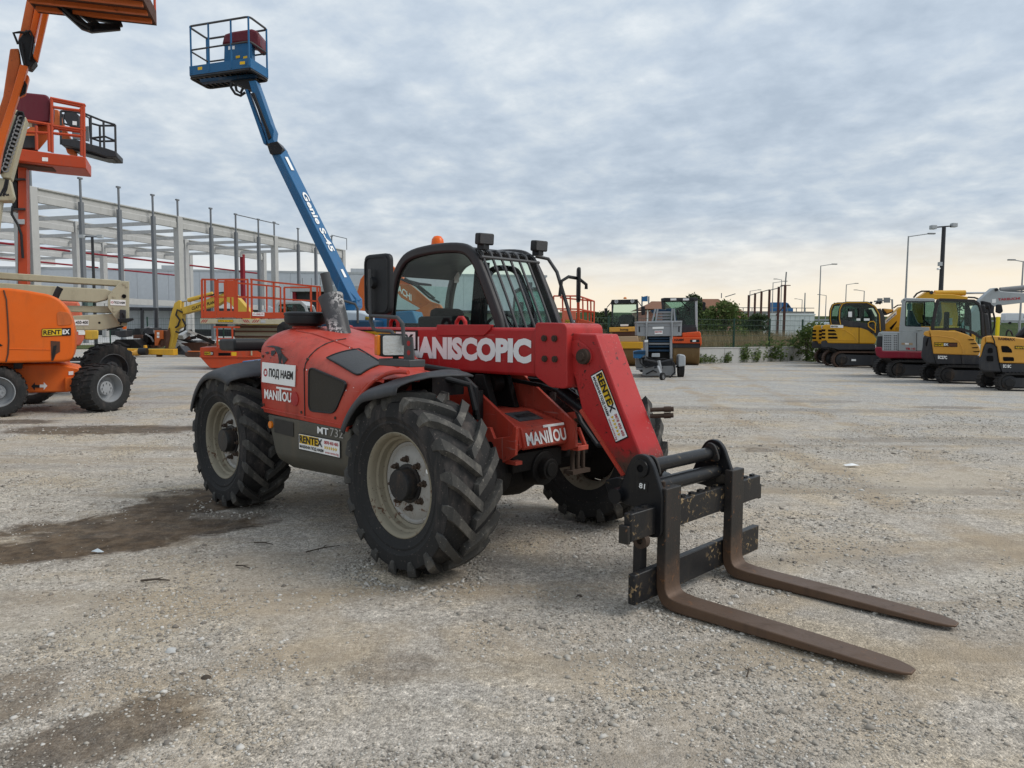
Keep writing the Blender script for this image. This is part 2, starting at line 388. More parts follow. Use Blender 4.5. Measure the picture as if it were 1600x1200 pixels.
# ================================================================== ground
def gz(x, y):
    r = math.hypot(x, y)
    a = -.55; u, v = x*math.cos(a)+y*math.sin(a), -x*math.sin(a)+y*math.cos(a); rut = mnoise.noise((u*.16, v*1.9, 4.4)); rut = (rut if rut > 0 else rut*.6)*.022*(.5+.5*mnoise.noise((x*.22, y*.22, 7.7)))
    return (rut + mnoise.noise((x*.35, y*.35, 1.7))*.016 + mnoise.noise((x*1.3, y*1.3, 5.1))*.007) * min(1, 1.0) if r < 60 else 0.0
def ground_material():
    m = bpy.data.materials.new('gravel'); m.use_nodes = True; nt = m.node_tree; nt.nodes.clear(); g = G(nt)
    pos = g.node('ShaderNodeNewGeometry').outputs['Position']
    big = g.noise(pos, .22, 5, .6, .4); mid = g.noise(pos, .9, 6, .62, .5); sml = g.noise(pos, 7, 6, .65); gr = g.noise(pos, 60, 3, .7); spk = g.noise(pos, 21, 5, .75); spk2 = g.noise(pos, 5.0, 8, .78)
    base = g.mix(g.step(big, .36, .66), (.43, .38, .318), (.40, .366, .322))
    base = g.mix(g.step(g.node('ShaderNodeVectorMath', operation='LENGTH', i_0=pos).outputs['Value'], 9, 22), base, (.385, .37, .345))
    tan = g.mix(g.math('MULTIPLY', g.step(mid, .47, .64), .70), base, (.46, .375, .265))
    soil = g.math('MULTIPLY', g.step(g.noise(g.mapping(pos, loc=(7, 3, 0)), .62, 7, .64, .7), .50, .62), .8)
    wl = g.node('ShaderNodeVectorMath', operation='LENGTH'); g.put(wl.inputs[0], pos); near = g.math('ADD', g.math('MULTIPLY', g.step(wl.outputs['Value'], 19, 8), .75), .25)      # most traffic and fine soil near the machine
    soil = g.math('MULTIPLY', soil, near)
    # stones of different tints
    vo = g.node('ShaderNodeTexVoronoi'); g.put(vo.inputs['Vector'], pos); vo.inputs['Scale'].default_value = 74
    vo2 = g.node('ShaderNodeTexVoronoi'); g.put(vo2.inputs['Vector'], pos); vo2.inputs['Scale'].default_value = 150
    sx = g.node('ShaderNodeSeparateXYZ'); g.put(sx.inputs[0], vo.outputs['Color'])
    sx2 = g.node('ShaderNodeSeparateXYZ'); g.put(sx2.inputs[0], vo2.outputs['Color'])
    tone = g.math('ADD', g.math('MULTIPLY', sx.outputs[0], .34), g.math('MULTIPLY', sx2.outputs[1], .34))
    tone = g.math('ADD', tone, g.math('MULTIPLY', gr, .42))
    c = g.mix(1.0, tan, g.ramp(tone, [(.22, .50), (.5, .92), (.72, 1.22), (.90, 1.75)]), 'MULTIPLY')
    c = g.mix(1.0, c, g.ramp(spk, [(.30, .66), (.5, 1.0), (.68, 1.32)]), 'MULTIPLY')
    c = g.mix(1.0, c, g.ramp(spk2, [(.30, .74), (.5, 1.0), (.68, 1.22)]), 'MULTIPLY')
    c = g.mix(g.math('MULTIPLY', g.step(sml, .54, .76), .42), c, (.20, .172, .145))
    c = g.mix(g.math('MULTIPLY', soil, .50), c, g.mix(sml, (.36, .285, .20), (.47, .385, .28)))
    # wheel tracks: long soft streaks of finer, browner soil
    tr = g.noise(g.mapping(pos, rot=(0, 0, -.55), scale=(.25, 2.2, 1)), .75, 5, .6, .5)
    c = g.mix(g.math('MULTIPLY', g.math('MULTIPLY', g.step(tr, .50, .66), .62), near), c, (.31, .245, .17))
    tr2 = g.noise(g.mapping(pos, rot=(0, 0, .25), scale=(.12, 1.6, 1)), .5, 4, .6, .3)
    c = g.mix(g.math('MULTIPLY', g.step(tr2, .52, .64), .42), c, (.20, .18, .158))
    pale = g.noise(g.mapping(pos, loc=(4, 9, 0)), .45, 6, .62, .5)
    c = g.mix(g.math('MULTIPLY', g.step(pale, .54, .72), .55), c, (.53, .475, .385))
    # wheel lanes pressed into the gravel
    for (ax, ay, bx, by, wd, amt) in LANES:
        A, B = ground_at(ax, ay), ground_at(bx, by); dd = (B-A).normalized()
        v = g.node('ShaderNodeVectorMath', operation='SUBTRACT'); g.put(v.inputs[0], pos); v.inputs[1].default_value = (A.x, A.y, 0)
        dt = g.node('ShaderNodeVectorMath', operation='DOT_PRODUCT'); g.put(dt.inputs[0], v.outputs[0]); dt.inputs[1].default_value = (-dd.y, dd.x, 0)
        al = g.node('ShaderNodeVectorMath', operation='DOT_PRODUCT'); g.put(al.inputs[0], v.outputs[0]); al.inputs[1].default_value = (dd.x, dd.y, 0)
        q = g.math('ADD', dt.outputs['Value'], g.math('MULTIPLY', g.math('SUBTRACT', g.noise(pos, .35, 3, .5), .5), 1.6))
        q = g.math('ABSOLUTE', g.math('ADD', q, g.math('MULTIPLY', g.math('SUBTRACT', g.noise(pos, 4, 5, .6), .5), .25)))
        f = g.math('MULTIPLY', g.step(q, wd, wd*.45), g.math('MULTIPLY', g.step(mid, .36, .56), amt*.8))
        wv = g.node('ShaderNodeTexWave'); wv.inputs['Scale'].default_value = 1.0; wv.inputs['Distortion'].default_value = 3.0; cb = g.node('ShaderNodeCombineXYZ'); g.put(cb.inputs[0], g.math('MULTIPLY', al.outputs['Value'], 1.1)); g.l.new(cb.outputs[0], wv.inputs['Vector'])
        c = g.mix(f, c, g.mix(g.math('MULTIPLY', wv.outputs['Fac'], .7), (.385, .30, .205), (.27, .215, .155)))
    # damp oil and mud stains, each with its own place
    stain = None
    for (px, py, ang, lx, ly, amt) in STAINS:
        p = ground_at(px, py)
        q = g.mapping(pos, loc=(0, 0, 0)); v = g.node('ShaderNodeVectorMath', operation='SUBTRACT'); g.put(v.inputs[0], pos); v.inputs[1].default_value = (p.x, p.y, 0)
        q = g.node('ShaderNodeMapping', vector_type='TEXTURE'); g.put(q.inputs[0], v.outputs[0]); q.inputs[2].default_value = (0, 0, ang); q.inputs[3].default_value = (lx, ly, 1)
        ln = g.node('ShaderNodeVectorMath', operation='LENGTH'); g.put(ln.inputs[0], q.outputs[0])
        e = g.math('ADD', ln.outputs['Value'], g.math('MULTIPLY', g.math('SUBTRACT', g.noise(pos, 2.2, 8, .66, .6), .5), 1.9))
        f = g.math('MULTIPLY', g.step(e, 1.05, .68), amt)
        stain = f if stain is None else g.math('MAXIMUM', stain, f)
    c = g.mix(g.math('MULTIPLY', stain, g.math('ADD', g.math('MULTIPLY', sml, .5), .72), True), c, g.mix(g.step(spk2, .38, .62), (.050, .034, .022), (.125, .084, .050)))
    h = g.math('ADD', g.math('MULTIPLY', vo.outputs['Distance'], g.math('SUBTRACT', g.math('MULTIPLY', soil, .35), .5)), g.math('ADD', g.math('MULTIPLY', vo2.outputs['Distance'], -.35), g.math('MULTIPLY', sml, .7)))
    bp = g.node('ShaderNodeBump'); bp.inputs['Strength'].default_value = .8; bp.inputs['Distance'].default_value = .013; g.put(bp.inputs['Height'], h)
    b = g.node('ShaderNodeBsdfPrincipled'); g.put(b.inputs['Base Color'], c); b.inputs['Roughness'].default_value = .93; b.inputs['Specular IOR Level'].default_value = .2
    g.l.new(bp.outputs[0], b.inputs['Normal'])
    o = g.node('ShaderNodeOutputMaterial'); g.l.new(b.outputs[0], o.inputs[0]); return m
STAINS = [(300, 785, .2, .60, .62, .95), (215, 825, .35, .95, .62, .92), (75, 860, .3, 1.1, .36, .95), (330, 810, .1, .5, .3, .6), (160, 672, .1, 1.9, .55, .85), (265, 668, .0, .9, .35, .7), (20, 660, .1, 1.0, .35, .8), (230, 700, 0, .8, .2, .3),
          (200, 1135, .5, .42, .24, .75), (120, 1165, .4, .35, .2, .6), (20, 1090, .3, .25, .3, .55), (1190, 703, .2, .30, .22, .5), (1490, 637, .05, .9, .35, .4), (1280, 628, .1, 1.2, .4, .3), (880, 640, 0, .8, .5, .3), (620, 1040, .3, .2, .15, .3)]
LANES = [(1050, 600, 1590, 880, .26, .75), (1180, 600, 1640, 790, .24, .6), (640, 1010, 1500, 905, .22, .45), (-20, 985, 520, 940, .22, .5), (880, 1200, 1600, 1010, .25, .5), (20, 640, 330, 600, .3, .4)]
M['gravel'] = ground_material()
def build_ground():
    xs = np.concatenate([[-4000, -1500, -600, -250, -120], np.linspace(-60, -10, 26), np.linspace(-9.75, 9.75, 118), np.linspace(10, 60, 26), [120, 250, 600, 1500, 4000]])
    ys = np.concatenate([[-400, -60, -10], np.linspace(0, 16, 108), np.linspace(16.6, 60, 44), [90, 150, 300, 700, 1600, 5000]])
    V = [(float(x), float(y), gz(x, y)) for y in ys for x in xs]; n = len(xs)
    Fc = [(j*n+i, j*n+i+1, (j+1)*n+i+1, (j+1)*n+i) for j in range(len(ys)-1) for i in range(n-1)]
    b = MB(); b.v = V; b.f = Fc
    return tag(b.build('gravel_ground', M['gravel'], smooth=60, fix=False), kind='structure')
build_ground()
def stones_material():
    m = bpy.data.materials.new('loose_stones'); m.use_nodes = True; nt = m.node_tree; nt.nodes.clear(); g = G(nt)
    ri = g.node('ShaderNodeNewGeometry').outputs['Random Per Island']
    pos = g.node('ShaderNodeNewGeometry').outputs['Position']
    c = g.ramp(ri, [(0, (.17, .15, .13)), (.25, (.32, .285, .24)), (.55, (.40, .365, .31)), (.82, (.49, .455, .40)), (.97, (.64, .61, .56))])
    c = g.mix(g.math('MULTIPLY', g.noise(pos, 60, 4, .6), .35), c, (.28, .25, .21))
    b = g.node('ShaderNodeBsdfPrincipled'); g.put(b.inputs['Base Color'], c); b.inputs['Roughness'].default_value = .92; b.inputs['Specular IOR Level'].default_value = .2
    o = g.node('ShaderNodeOutputMaterial'); g.l.new(b.outputs[0], o.inputs[0]); return m
def build_stones():
    rng = np.random.default_rng(11)
    # base stone: rough 12-vertex lump
    t = (1+5**.5)/2; ico = np.array([(-1,t,0),(1,t,0),(-1,-t,0),(1,-t,0),(0,-1,t),(0,1,t),(0,-1,-t),(0,1,-t),(t,0,-1),(t,0,1),(-t,0,-1),(-t,0,1)])/1.9
    tri = np.array([(0,11,5),(0,5,1),(0,1,7),(0,7,10),(0,10,11),(1,5,9),(5,11,4),(11,10,2),(10,7,6),(7,1,8),(3,9,4),(3,4,2),(3,2,6),(3,6,8),(3,8,9),(4,9,5),(2,4,11),(6,2,10),(8,6,7),(9,8,1)])
    P = []
    N = 150000
    d = 2.3 + 12.5*rng.random(N)**1.5; lat = (rng.random(N)*2-1)*.80*d
    size = .0030 + .0058*rng.random(N)**2.4 + (rng.random(N) < .04)*rng.random(N)*.012
    size *= np.clip(.75 + d*.05, .8, 1.3)
    # patchiness
    keep = np.array([mnoise.noise((float(a)*.8, float(b)*.8, 9.0)) + .5*mnoise.noise((float(a)*2.6, float(b)*2.6, 2.0)) for a, b in zip(lat, d)]) + rng.normal(0, .16, N) > .03
    for (px, py, ang, lx, ly, amt) in STAINS:
        p = ground_at(px, py); ca, sa = math.cos(ang), math.sin(ang); ux = ((lat-p.x)*ca + (d-p.y)*sa)/lx; uy = (-(lat-p.x)*sa + (d-p.y)*ca)/ly
        keep &= ~((np.hypot(ux, uy) < .85) & (rng.random(N) < amt))
    # loose gravel pushed up round the tyres and the forks
    ex = []
    for (mx, my, rx, ry, cnt) in ((0, .165, .34, .30, 900), (-2.53, .165, .34, .30, 160), (0, 2.0, .3, .3, 400), (1.62, .80, .2, .14, 250), (1.62, 1.555, .2, .14, 250)):
        for _ in range(cnt):
            aa = rng.random()*6.283; rr_ = 1 + abs(rng.normal(0, .35)); qx, qy = mx + rx*rr_*math.cos(aa), my + ry*rr_*math.sin(aa)
            ex.append((-.7095 + qx*.7135 + qy*.7007, 4.5014 - qx*.7007 + qy*.7135))
    d, lat, size = d[keep], lat[keep], size[keep]; ex = np.array(ex)
    d = np.concatenate([d, ex[:, 1]]); lat = np.concatenate([lat, ex[:, 0]]); size = np.concatenate([size, .005 + .009*rng.random(len(ex))**2]); n = len(d)
    z = np.array([gz(float(a), float(b)) for a, b in zip(lat, d)])
    V = ico[None]*(1 + rng.normal(0, .24, (n, 12, 1)))*size[:, None, None]*np.stack([1+.5*rng.random(n), .8+.5*rng.random(n), .5+.4*rng.random(n)], 1)[:, None, :]
    a = rng.random(n)*6.283; ca, sa = np.cos(a)[:, None], np.sin(a)[:, None]
    X = V[:, :, 0]*ca - V[:, :, 1]*sa + lat[:, None]; Y = V[:, :, 0]*sa + V[:, :, 1]*ca + d[:, None]; Z = V[:, :, 2] + (z + size*.18)[:, None]
    vv = np.stack([X, Y, Z], 2).reshape(-1, 3); ff = (tri[None] + (np.arange(n)*12)[:, None, None]).reshape(-1, 3)
    me = bpy.data.meshes.new('loose_stones'); me.vertices.add(len(vv)); me.vertices.foreach_set('co', vv.ravel())
    me.loops.add(ff.size); me.loops.foreach_set('vertex_index', ff.ravel().astype(np.int32)); me.polygons.add(len(ff)); me.polygons.foreach_set('loop_start', np.arange(0, ff.size, 3, dtype=np.int32))
    me.update(); me.validate(); me.materials.append(stones_material())
    o = bpy.data.objects.new('loose_stones', me); COL.objects.link(o); return tag(o, 'loose pale gravel stones scattered over the yard', 'gravel', kind='stuff')
build_stones()
# ================================================================== the red telehandler (x forward, y to its left, z up; y = 0 is the right rim face)
TX, TY, TA = -.7095, 4.5014, .7944
TH = thing('telehandler', 'large red telehandler in the foreground with black pallet forks resting on the gravel', 'telehandler', (TX, TY, 0), TA - math.pi/2)
def tyre_mesh(R=.590, half=.207, rb=.325, lugs=17, side=-1, n=68):
    """agricultural tyre, its centre at the origin, axle along y; side -1: chevrons as on the right of the machine"""
    b = MB(); c = R-.050
    prof = [(rb-.012, -.150), (rb+.008, -.168), (rb+.03, -.178), (.385, -.1915), (.392, -.197), (.400, -.1965), (.405, -.1945), (.428, -.2035), (.434, -.208), (.442, -.2075), (.450, -half), (.49, -half+.002), (.522, -.197), (c-.022, -.190), (c-.006, -.15), (c, -.08), (c+.001, 0)]
    prof += [(r, -h) for r, h in reversed(prof[:-1])]
    b.lathe(prof, (0, 0, 0), 'y', n); T = MB()
    for sgn in (-1, 1):
        for k in range(lugs):
            base = 2*math.pi*(k + (.5 if sgn > 0 else 0))/lugs
            # path: centre line -> shoulder -> a little way down the side wall
            st = [(.000, -.018, R, .064), (.06, .045, R, .062), (.125, .105, R-.003, .064), (.185, .160, R-.009, .072), (.225, .196, R-.022, .084), (.24, .213, R-.060, .066), (.247, .2145, R-.105, .040)]
            rings = []
            for i, (dphi, yy, rt, wd) in enumerate(st):
                a = base + dphi*1.55; y = yy*sgn
                rbm = min(rt-.012, c-.012) if i < 4 else rt-.045
                yb = y if i < 5 else y - sgn*.035
                hw = wd/2/R
                # slanted across the path
                q = []
                for (aa, rr, yq) in ((a-hw*1.18, rbm, yb), (a-hw, rt, y), (a+hw, rt, y), (a+hw*1.18, rbm, yb)):
                    q.append((rr*math.cos(aa), yq, rr*math.sin(aa)))
                rings.append(q)
            T.rings(rings)
    return b, T
def rim_parts(wh, s):
    """s=-1: outer face looks to -y.  Coordinates in the wheel's frame; rim face at y = s*.165"""
    P = lambda pr: [(r, s*h) for r, h in pr]
    MB().lathe(P([(.318, .150), (.336, .160), (.338, .168), (.330, .172), (.318, .166), (.308, .150), (.304, .120), (.288, .112), (.284, .075), (.266, .066), (.258, .02), (.254, -.06), (.30, -.13), (.33, -.16)]), (0, 0, 0), 'y', 56).build('rim', M['rim'], wh, smooth=40)
    MB().lathe(P([(.262, .060), (.250, .064), (.238, .052), (.215, .066), (.19, .076), (.16, .080), (.10, .080), (.0, .080)]), (0, 0, 0), 'y', 48).build('rim_disc', M['disc'], wh, smooth=40)
    MB().lathe(P([(.125, .078), (.125, .092), (.105, .094), (.102, .155), (.094, .166), (.03, .168), (0, .168)]), (0, 0, 0), 'y', 28).build('hub', M['hub'], wh, smooth=40)
    nut = None
    for k in range(8):
        a = 2*math.pi*k/8 + .25
        if nut is None:
            bb = MB().lathe(P([(.024, .078), (.024, .086), (.017, .088), (.017, .112), (.010, .115), (.010, .128), (0, .128)]), (0, 0, 0), 'y', 6)
            nut = bb.build('lug_nut', M['bolt'], wh, smooth=25); o = nut
        else: o = nut.copy(); COL.objects.link(o)
        o.location = (.155*math.cos(a), 0, .155*math.sin(a))
    MB().lathe(P([(0, -.06), (.20, -.06), (.235, -.04), (.24, .05), (0, .05)]), (0, 0, 0), 'y', 28).build('dark_backing', M['grease'], wh, smooth=40)  # added dark cylinder, only there to darken the back of the rim disc
    MB().cyl((.20, s*.07, .135), (.20, s*.105, .135), .016, n=10).build('valve_cap', M['white'], wh)
_a, _b = tyre_mesh(); TYRE = _a.build('tyre', M['rubber'], None, smooth=28); TREAD = _b.build('tread_lugs', M['tread'], None, smooth=20)
first = True
for (wx, wy, s, rot) in ((0, .165, -1, .12), (-2.53, .165, -1, .3), (0, 2.0, 1, .05), (-2.53, 2.0, 1, .2)):
    wh = thing('wheel', None, None, (wx, wy, .589)); wh.parent = TH; wh.rotation_euler = (0, rot, 0)
    for q in (TYRE, TREAD):
        t = q if first else q.copy()
        if not first: COL.objects.link(t)
        t.parent = wh
    first = False
    rim_parts(wh, s)

def on_hood_early(x, z): return Vector((x, hood_out(x), z))
# ---- engine hood: lofted shell
def hood_top(x):
    xs = [-2.42, -2.3, -2.1, -1.87, -1.5, -1.19, -.855, -.6, -.35, -.2]; zs = [1.40, 1.53, 1.57, 1.575, 1.54, 1.485, 1.41, 1.345, 1.29, 1.265]
    return float(np.interp(x, xs, zs))
def hood_out(x):
    return float(np.interp(x, [-2.42, -2.36, -2.25, -2.1, -1.98, -1.88, -1.7, -.7, .1], [.50, .385, .26, .155, .09, .055, .045, .04, .045]))
def hood_bot(x):
    a = .6 + math.sqrt(max(0, .70**2 - x*x)) if abs(x) < .70 else .60
    r = 1.22 if x < -2.1 else (float(np.interp(x, [-2.1, -1.9], [1.22, .90])) if x < -1.9 else .885 - .02*(x+1.9)/1.2)
    return min(max(a, r), hood_top(x)-.03)
def hood_in(x):
    return hood_top(x) - float(np.interp(x, [-1.87, -1.4, -1.19, -.855, -.55, -.2], [.0, .025, .035, .06, .075, .07]))
def hood_pt(x, u, off=0.0):
    """u 0..1 over the rounded shoulder from the flat side to the top"""
    zt = hood_top(x); yo = hood_out(x); h = min(.21, .5*(zt-hood_bot(x))); w = .36; a = u*math.pi/2
    y = yo + w*(1-math.cos(a)); z = zt-h-.03*1 + (h+.0)*math.sin(a) + .03*u
    nn = Vector((0, -math.cos(a)/w, math.sin(a)/h)).normalized()
    return Vector((x, y, z)) + nn*off
st = [-2.42, -2.38, -2.3, -2.2, -2.1, -2.0, -1.93, -1.88, -1.7, -1.5, -1.3, -1.1, -.95, -.8, -.72, -.68, -.63, -.56, -.48, -.40, -.32, -.26, -.21]
rings = []
for x in st:
    yo, zt, zb = hood_out(x), hood_top(x), hood_bot(x)
    yi = float(np.interp(x, [-1.0, -.2], [.86, .60]))
    p0 = hood_pt(x, 0); r = [(x, yo+.05, zb), (x, yo+.008, zb+.004), (x, yo, min(zb+.03, p0.z-.005))]
    r += [tuple(hood_pt(x, k/7)) for k in range(8)] + [(x, (.41+yi)/2, (zt+hood_in(x))/2+.008), (x, yi, hood_in(x)), (x, yi+.01, min(zb, hood_in(x)-.02))]
    rings.append(r)
hood = MB().rings(rings).build('engine_hood', M['red'], TH, smooth=38)
# rolled lip of the wheel arch
MB().tube([(.70*math.cos(a), .045, .6+.70*math.sin(a)) for a in [math.radians(d) for d in range(158, 84, -6)]], .014, 8).build('arch_lip', M['red'], TH)
# side and top grilles
def hood_panel(name, us, mat, par):
    pass
sidep = rounded([(-1.135, .962), (-1.125, 1.285), (-.625, 1.195), (-.79, .972)], .06, 4)
sg = MB().prism(sidep, .036, .05).build('side_grille', M['meshd'], TH, smooth=0)
MB().band(sidep, .012, .030, .05, True).build('grille_seal', M['plastic'], sg, bevel=.003)
b = MB(); N = 10; V = []
def top_g(s, t):   # s along, t across the grille
    x0, u0, x1, u1 = -1.01*(1-s) - .56*s, .43*(1-s) + .40*s, -.90*(1-s) - .55*s, .86*(1-s) + .80*s
    return hood_pt(x0*(1-t) + x1*t, u0*(1-t) + u1*t, .006)
V = [top_g(i/N, j/6) for i in range(N+1) for j in range(7)]
b.add(V, [(i*7+j, i*7+j+1, (i+1)*7+j+1, (i+1)*7+j) for i in range(N) for j in range(6)])
tg = b.build('top_grille', M['mesh'], TH, smooth=60)
e = [top_g(i/N, 0) for i in range(N)] + [top_g(1, j/6) for j in range(6)] + [top_g(1-i/N, 1) for i in range(N)] + [top_g(0, 1-j/6) for j in range(6)]
MB().tube(e, .007, 6, True).build('grille_seal', M['plastic'], tg)
# raised rib on the hood, parting lines
MB().tube([hood_pt(x, .80 + .05*(x+1.5), .001) for x in (-1.75, -1.5, -1.25, -1.0, -.8, -.6, -.42)], .007, 6).build('hood_rib', M['red'], TH)
MB().band([(-1.88, .925), (-1.5, .917), (-1.1, .909), (-.70, .90)], .010, .036, .05).build('hood_seam', M['red'], TH, bevel=.003)
MB().cyl((-1.345, .0365, 1.035), (-1.345, .05, 1.035), .055, n=20).build('hood_recess', M['red_boom'], TH)
MB().tube([(-1.20, hood_out(-1.2)-.002, .90), (-1.20, hood_out(-1.2)-.002, 1.27)] + [tuple(hood_pt(-1.2, k/6, .002)) for k in range(7)], .0045, 5).build('hood_joint', M['ink'], TH)
for (x, z) in ((-1.86, .95), (-.78, .94), (-1.25, .94), (-1.15, 1.34), (-1.86, 1.34)):
    q = on_hood_early(x, z); MB().cyl((q.x, q.y+.006, q.z), (q.x, q.y-.006, q.z), .011, n=10).build('hood_fastener', M['bolt'], TH)
# torn remains of a black decal
dec = MB()
for poly in ([(-1.86, 1.415), (-1.76, 1.425), (-1.66, 1.418), (-1.55, 1.40), (-1.66, 1.405), (-1.77, 1.412)], [(-1.70, 1.405), (-1.62, 1.41), (-1.56, 1.372), (-1.45, 1.33), (-1.50, 1.29), (-1.52, 1.235), (-1.585, 1.245), (-1.575, 1.31), (-1.61, 1.36)],
             [(-1.73, 1.385), (-1.67, 1.39), (-1.655, 1.37), (-1.69, 1.345), (-1.715, 1.355)], [(-1.83, 1.37), (-1.78, 1.378), (-1.755, 1.37), (-1.79, 1.357)]):
    dec.add([hood_pt(x, 0, 0).xyz + Vector((0, (-.004 if z < hood_pt(x, 0).z else 0), 0)) if False else Vector((x, 0, z)) for x, z in poly], [tuple(range(len(poly)))])
def on_hood(x, z, off):
    zt = hood_top(x); h = .21; z0 = zt-h-.03
    if z <= z0: return Vector((x, hood_out(x)-off, z))
    lo, hi = 0.0, 1.0
    for _ in range(24):
        m = (lo+hi)/2
        if hood_pt(x, m).z < z: lo = m
        else: hi = m
    return hood_pt(x, lo, off)
dec.v = [tuple(on_hood(x, z, .006)) for x, y, z in dec.v]
dec.build('torn_decal', M['ink'], TH, smooth=0, fix=False)
podnaem(TH, (-1.845, .034, 1.135), (.515, .004, -.008), (.015, 0, .160))
maker_logo(TH, (-1.815, .036, 1.005), (.425, .004, -.004), (0, 0, .108), M['white'])
# cream chips along the panel edges
ch = MB(); rr = random.Random(3)
for k in range(26):
    x = -1.2 + rr.random()*.75; u = rr.choice([.05, .78, .03]) + rr.random()*.05; s = .003 + rr.random()*.006; p = hood_pt(x, u, .003)
    ch.add([p + Vector((s*math.cos(a)*(1+rr.random()), 0, s*math.sin(a))) for a in (0, 1.3, 2.7, 4.1, 5.2)], [(0, 1, 2, 3, 4)])
ch.build('paint_chips', M['white'], TH, smooth=0, fix=False, kind='stuff')
# ---- air intake, exhaust
ai = MB().cyl((-1.89, .45, 1.53), (-1.89, .45, 1.60), .115, .10, 24).build('air_intake_neck', M['red'], TH)
MB().lathe([(0, .0), (.13, .0), (.135, .012), (.165, .02), (.172, .05), (.170, .088), (.176, .092), (.174, .108), (.15, .118), (0, .12)], (-1.89, .45, 1.585), 'z', 32).build('air_intake_cap', M['plastic'], ai, smooth=35)
ex = MB().lathe([(.088, -.2), (.089, .0), (.098, .29), (.104, .31), (.104, .325), (.096, .325), (.09, .31), (.084, .0), (.08, -.2)], (0, 0, 0), 'z', 32, True).build('exhaust_stack', M['pipe'], TH, smooth=40)
ex.location = (-1.535, .56, 1.53); ex.rotation_euler = (.02, -.40, 0)
# ---- lower skirt
sk = MB().prism([(.05, .876), (.05, .60), (.075, .545), (.20, .455), (.62, .43), (.62, .876)], -1.80, -.62, 'x')
for i, v in enumerate(sk.v):
    if v[2] > .7: pass
    elif v[0] < -1.7: sk.v[i] = (v[0]+.12, v[1], v[2]-.01)
    else: sk.v[i] = (v[0]+.06, v[1], v[2]+.035)
skirt = sk.build('side_skirt', M['skirt'], TH, bevel=.012)
rentex(TH, (-1.30, .044, .656), (.575, .0, .004), (0, 0, .122))
lettering('MT', (-1.03, .045, .805), (.15, 0, 0), (0, 0, .05), M['white'], TH, .02)
lettering('732', (-.86, .045, .803), (.17, 0, 0), (0, 0, .06), M['disc'], TH, .0)
MB().cyl((-1.735, .035, .80), (-1.735, .06, .80), .028, n=18).build('side_reflector', M['amber'], TH)
MB().slab((-1.68, .046, .745), (.30, 0, -.005), (0, 0, .11), .002).build('faded_decal', M['ink'], TH, smooth=0)
# ---- fenders: arched rubber sheets over the right wheels (and the rear left one)
def fender(cx, R0, a0, a1, y0, y1, droop, front):
    b = MB(); N = 22; V = []; prof = [(-.010, .125), (-.008, .10), (.0, .083), (.04, .070), (.16, .046), (.40, .018), (.70, .0), (1.0, -.008)]
    angs = [a0 + (a1-a0)*i/N for i in range(N+1)]
    for i, a in enumerate(angs):
        e = max(0, (i/N - .72)/.28)
        for (t, dz) in prof:
            yy = y0 + (y1-y0)*t; r = R0 - dz
            aa = math.radians(a - front*e*(t)*14)
            V.append((cx + r*math.cos(aa), yy, .6 + r*math.sin(aa) + .05*math.sin(max(0, i/N-.45)*5.5)*droop*(1-t*.4)))
    m = len(prof); b.add(V, [(i*m+j, i*m+j+1, (i+1)*m+j+1, (i+1)*m+j) for i in range(N) for j in range(m-1)])
    o = b.build('fender', M['fender'], TH, smooth=60, fix=False); s = o.modifiers.new('thickness', 'SOLIDIFY'); s.thickness = .012; s.offset = -1; return o
fender(.02, .70, 152, 83, -.07, .40, -.62, .9)
fender(-2.49, .672, 158, 62, -.06, .42, -.35, .6)
fender(-2.53, .665, 166, 66, 2.24, 1.76, 0, .6); fender(0, .672, 152, 72, 2.24, 1.76, 0, 1)
MB().box(-.30, -.08, .34, .62, 1.12, 1.25).build('fender_mount', M['black'], TH)
MB().tube([(-.10, .46, 1.235), (.0, .60, 1.19), (.04, .62, 1.02)], .022, 10).build('fender_stay', M['plastic'], TH)
MB().tube([(-.35, .50, 1.30), (-.14, .62, 1.27), (-.03, .68, 1.16), (-.01, .68, .98)], .024, 10).build('fender_stay', M['plastic'], TH)
# ---- mirror, headlight, bracket
mi = MB().prism(rounded([(-.135, -.205), (.135, -.205), (.135, .205), (-.135, .205)], .05, 4), -.025, .02).build('side_mirror', M['plastic'], TH, bevel=.012)
mi.location = (-.50, .22, 1.868); mi.rotation_euler = (0, .0, .06)
mb = MB().band(rounded([(-.118, -.185), (.118, -.185), (.118, .185), (-.118, .185)], .05, 4), .012, -.031, -.02, True).build('mirror_rim', M['plastic'], mi)
MB().cyl((-.03, -.022, 0.01), (-.03, -.06, .01), .042, .036, 16).build('mirror_clamp', M['plastic'], mi)
MB().tube([(-.525, .165, 1.97), (-.525, .165, 1.72), (-.523, .165, 1.62), (-.49, .165, 1.565), (-.45, .165, 1.555), (-.29, .165, 1.55), (-.245, .165, 1.52), (-.235, .165, 1.36)], .013, 8).build('mirror_arm', M['greymetal'], TH)
MB().tube([(-.522, .165, 1.655), (-.45, .165, 1.652), (-.22, .165, 1.640), (-.165, .165, 1.60), (-.15, .165, 1.46)], .013, 8).build('mirror_arm', M['greymetal'], TH)
br = MB(); br.box(-.33, -.0, .09, .22, 1.325, 1.372); br.build('lamp_bracket', M['greymetal'], TH, bevel=.005)
bp = MB().prism([(-.125, 1.37), (-.02, 1.37), (-.035, 1.515), (-.115, 1.515)], .14, .15).build('bracket_plate', M['greymetal'], TH)
for z in (1.415, 1.475): MB().cyl((-.07, .1385, z), (-.07, .145, z), .017, n=14).build('bolt_hole', M['red_boom'], bp)
hl = MB().prism(rounded([(-.09, -.075), (.09, -.075), (.09, .075), (-.09, .075)], .02, 3), -.06, .05, 'x').build('headlight', M['plastic'], TH, bevel=.006)
hl.location = (-.25, .15, 1.46); hl.rotation_euler = (0, 0, -.42)
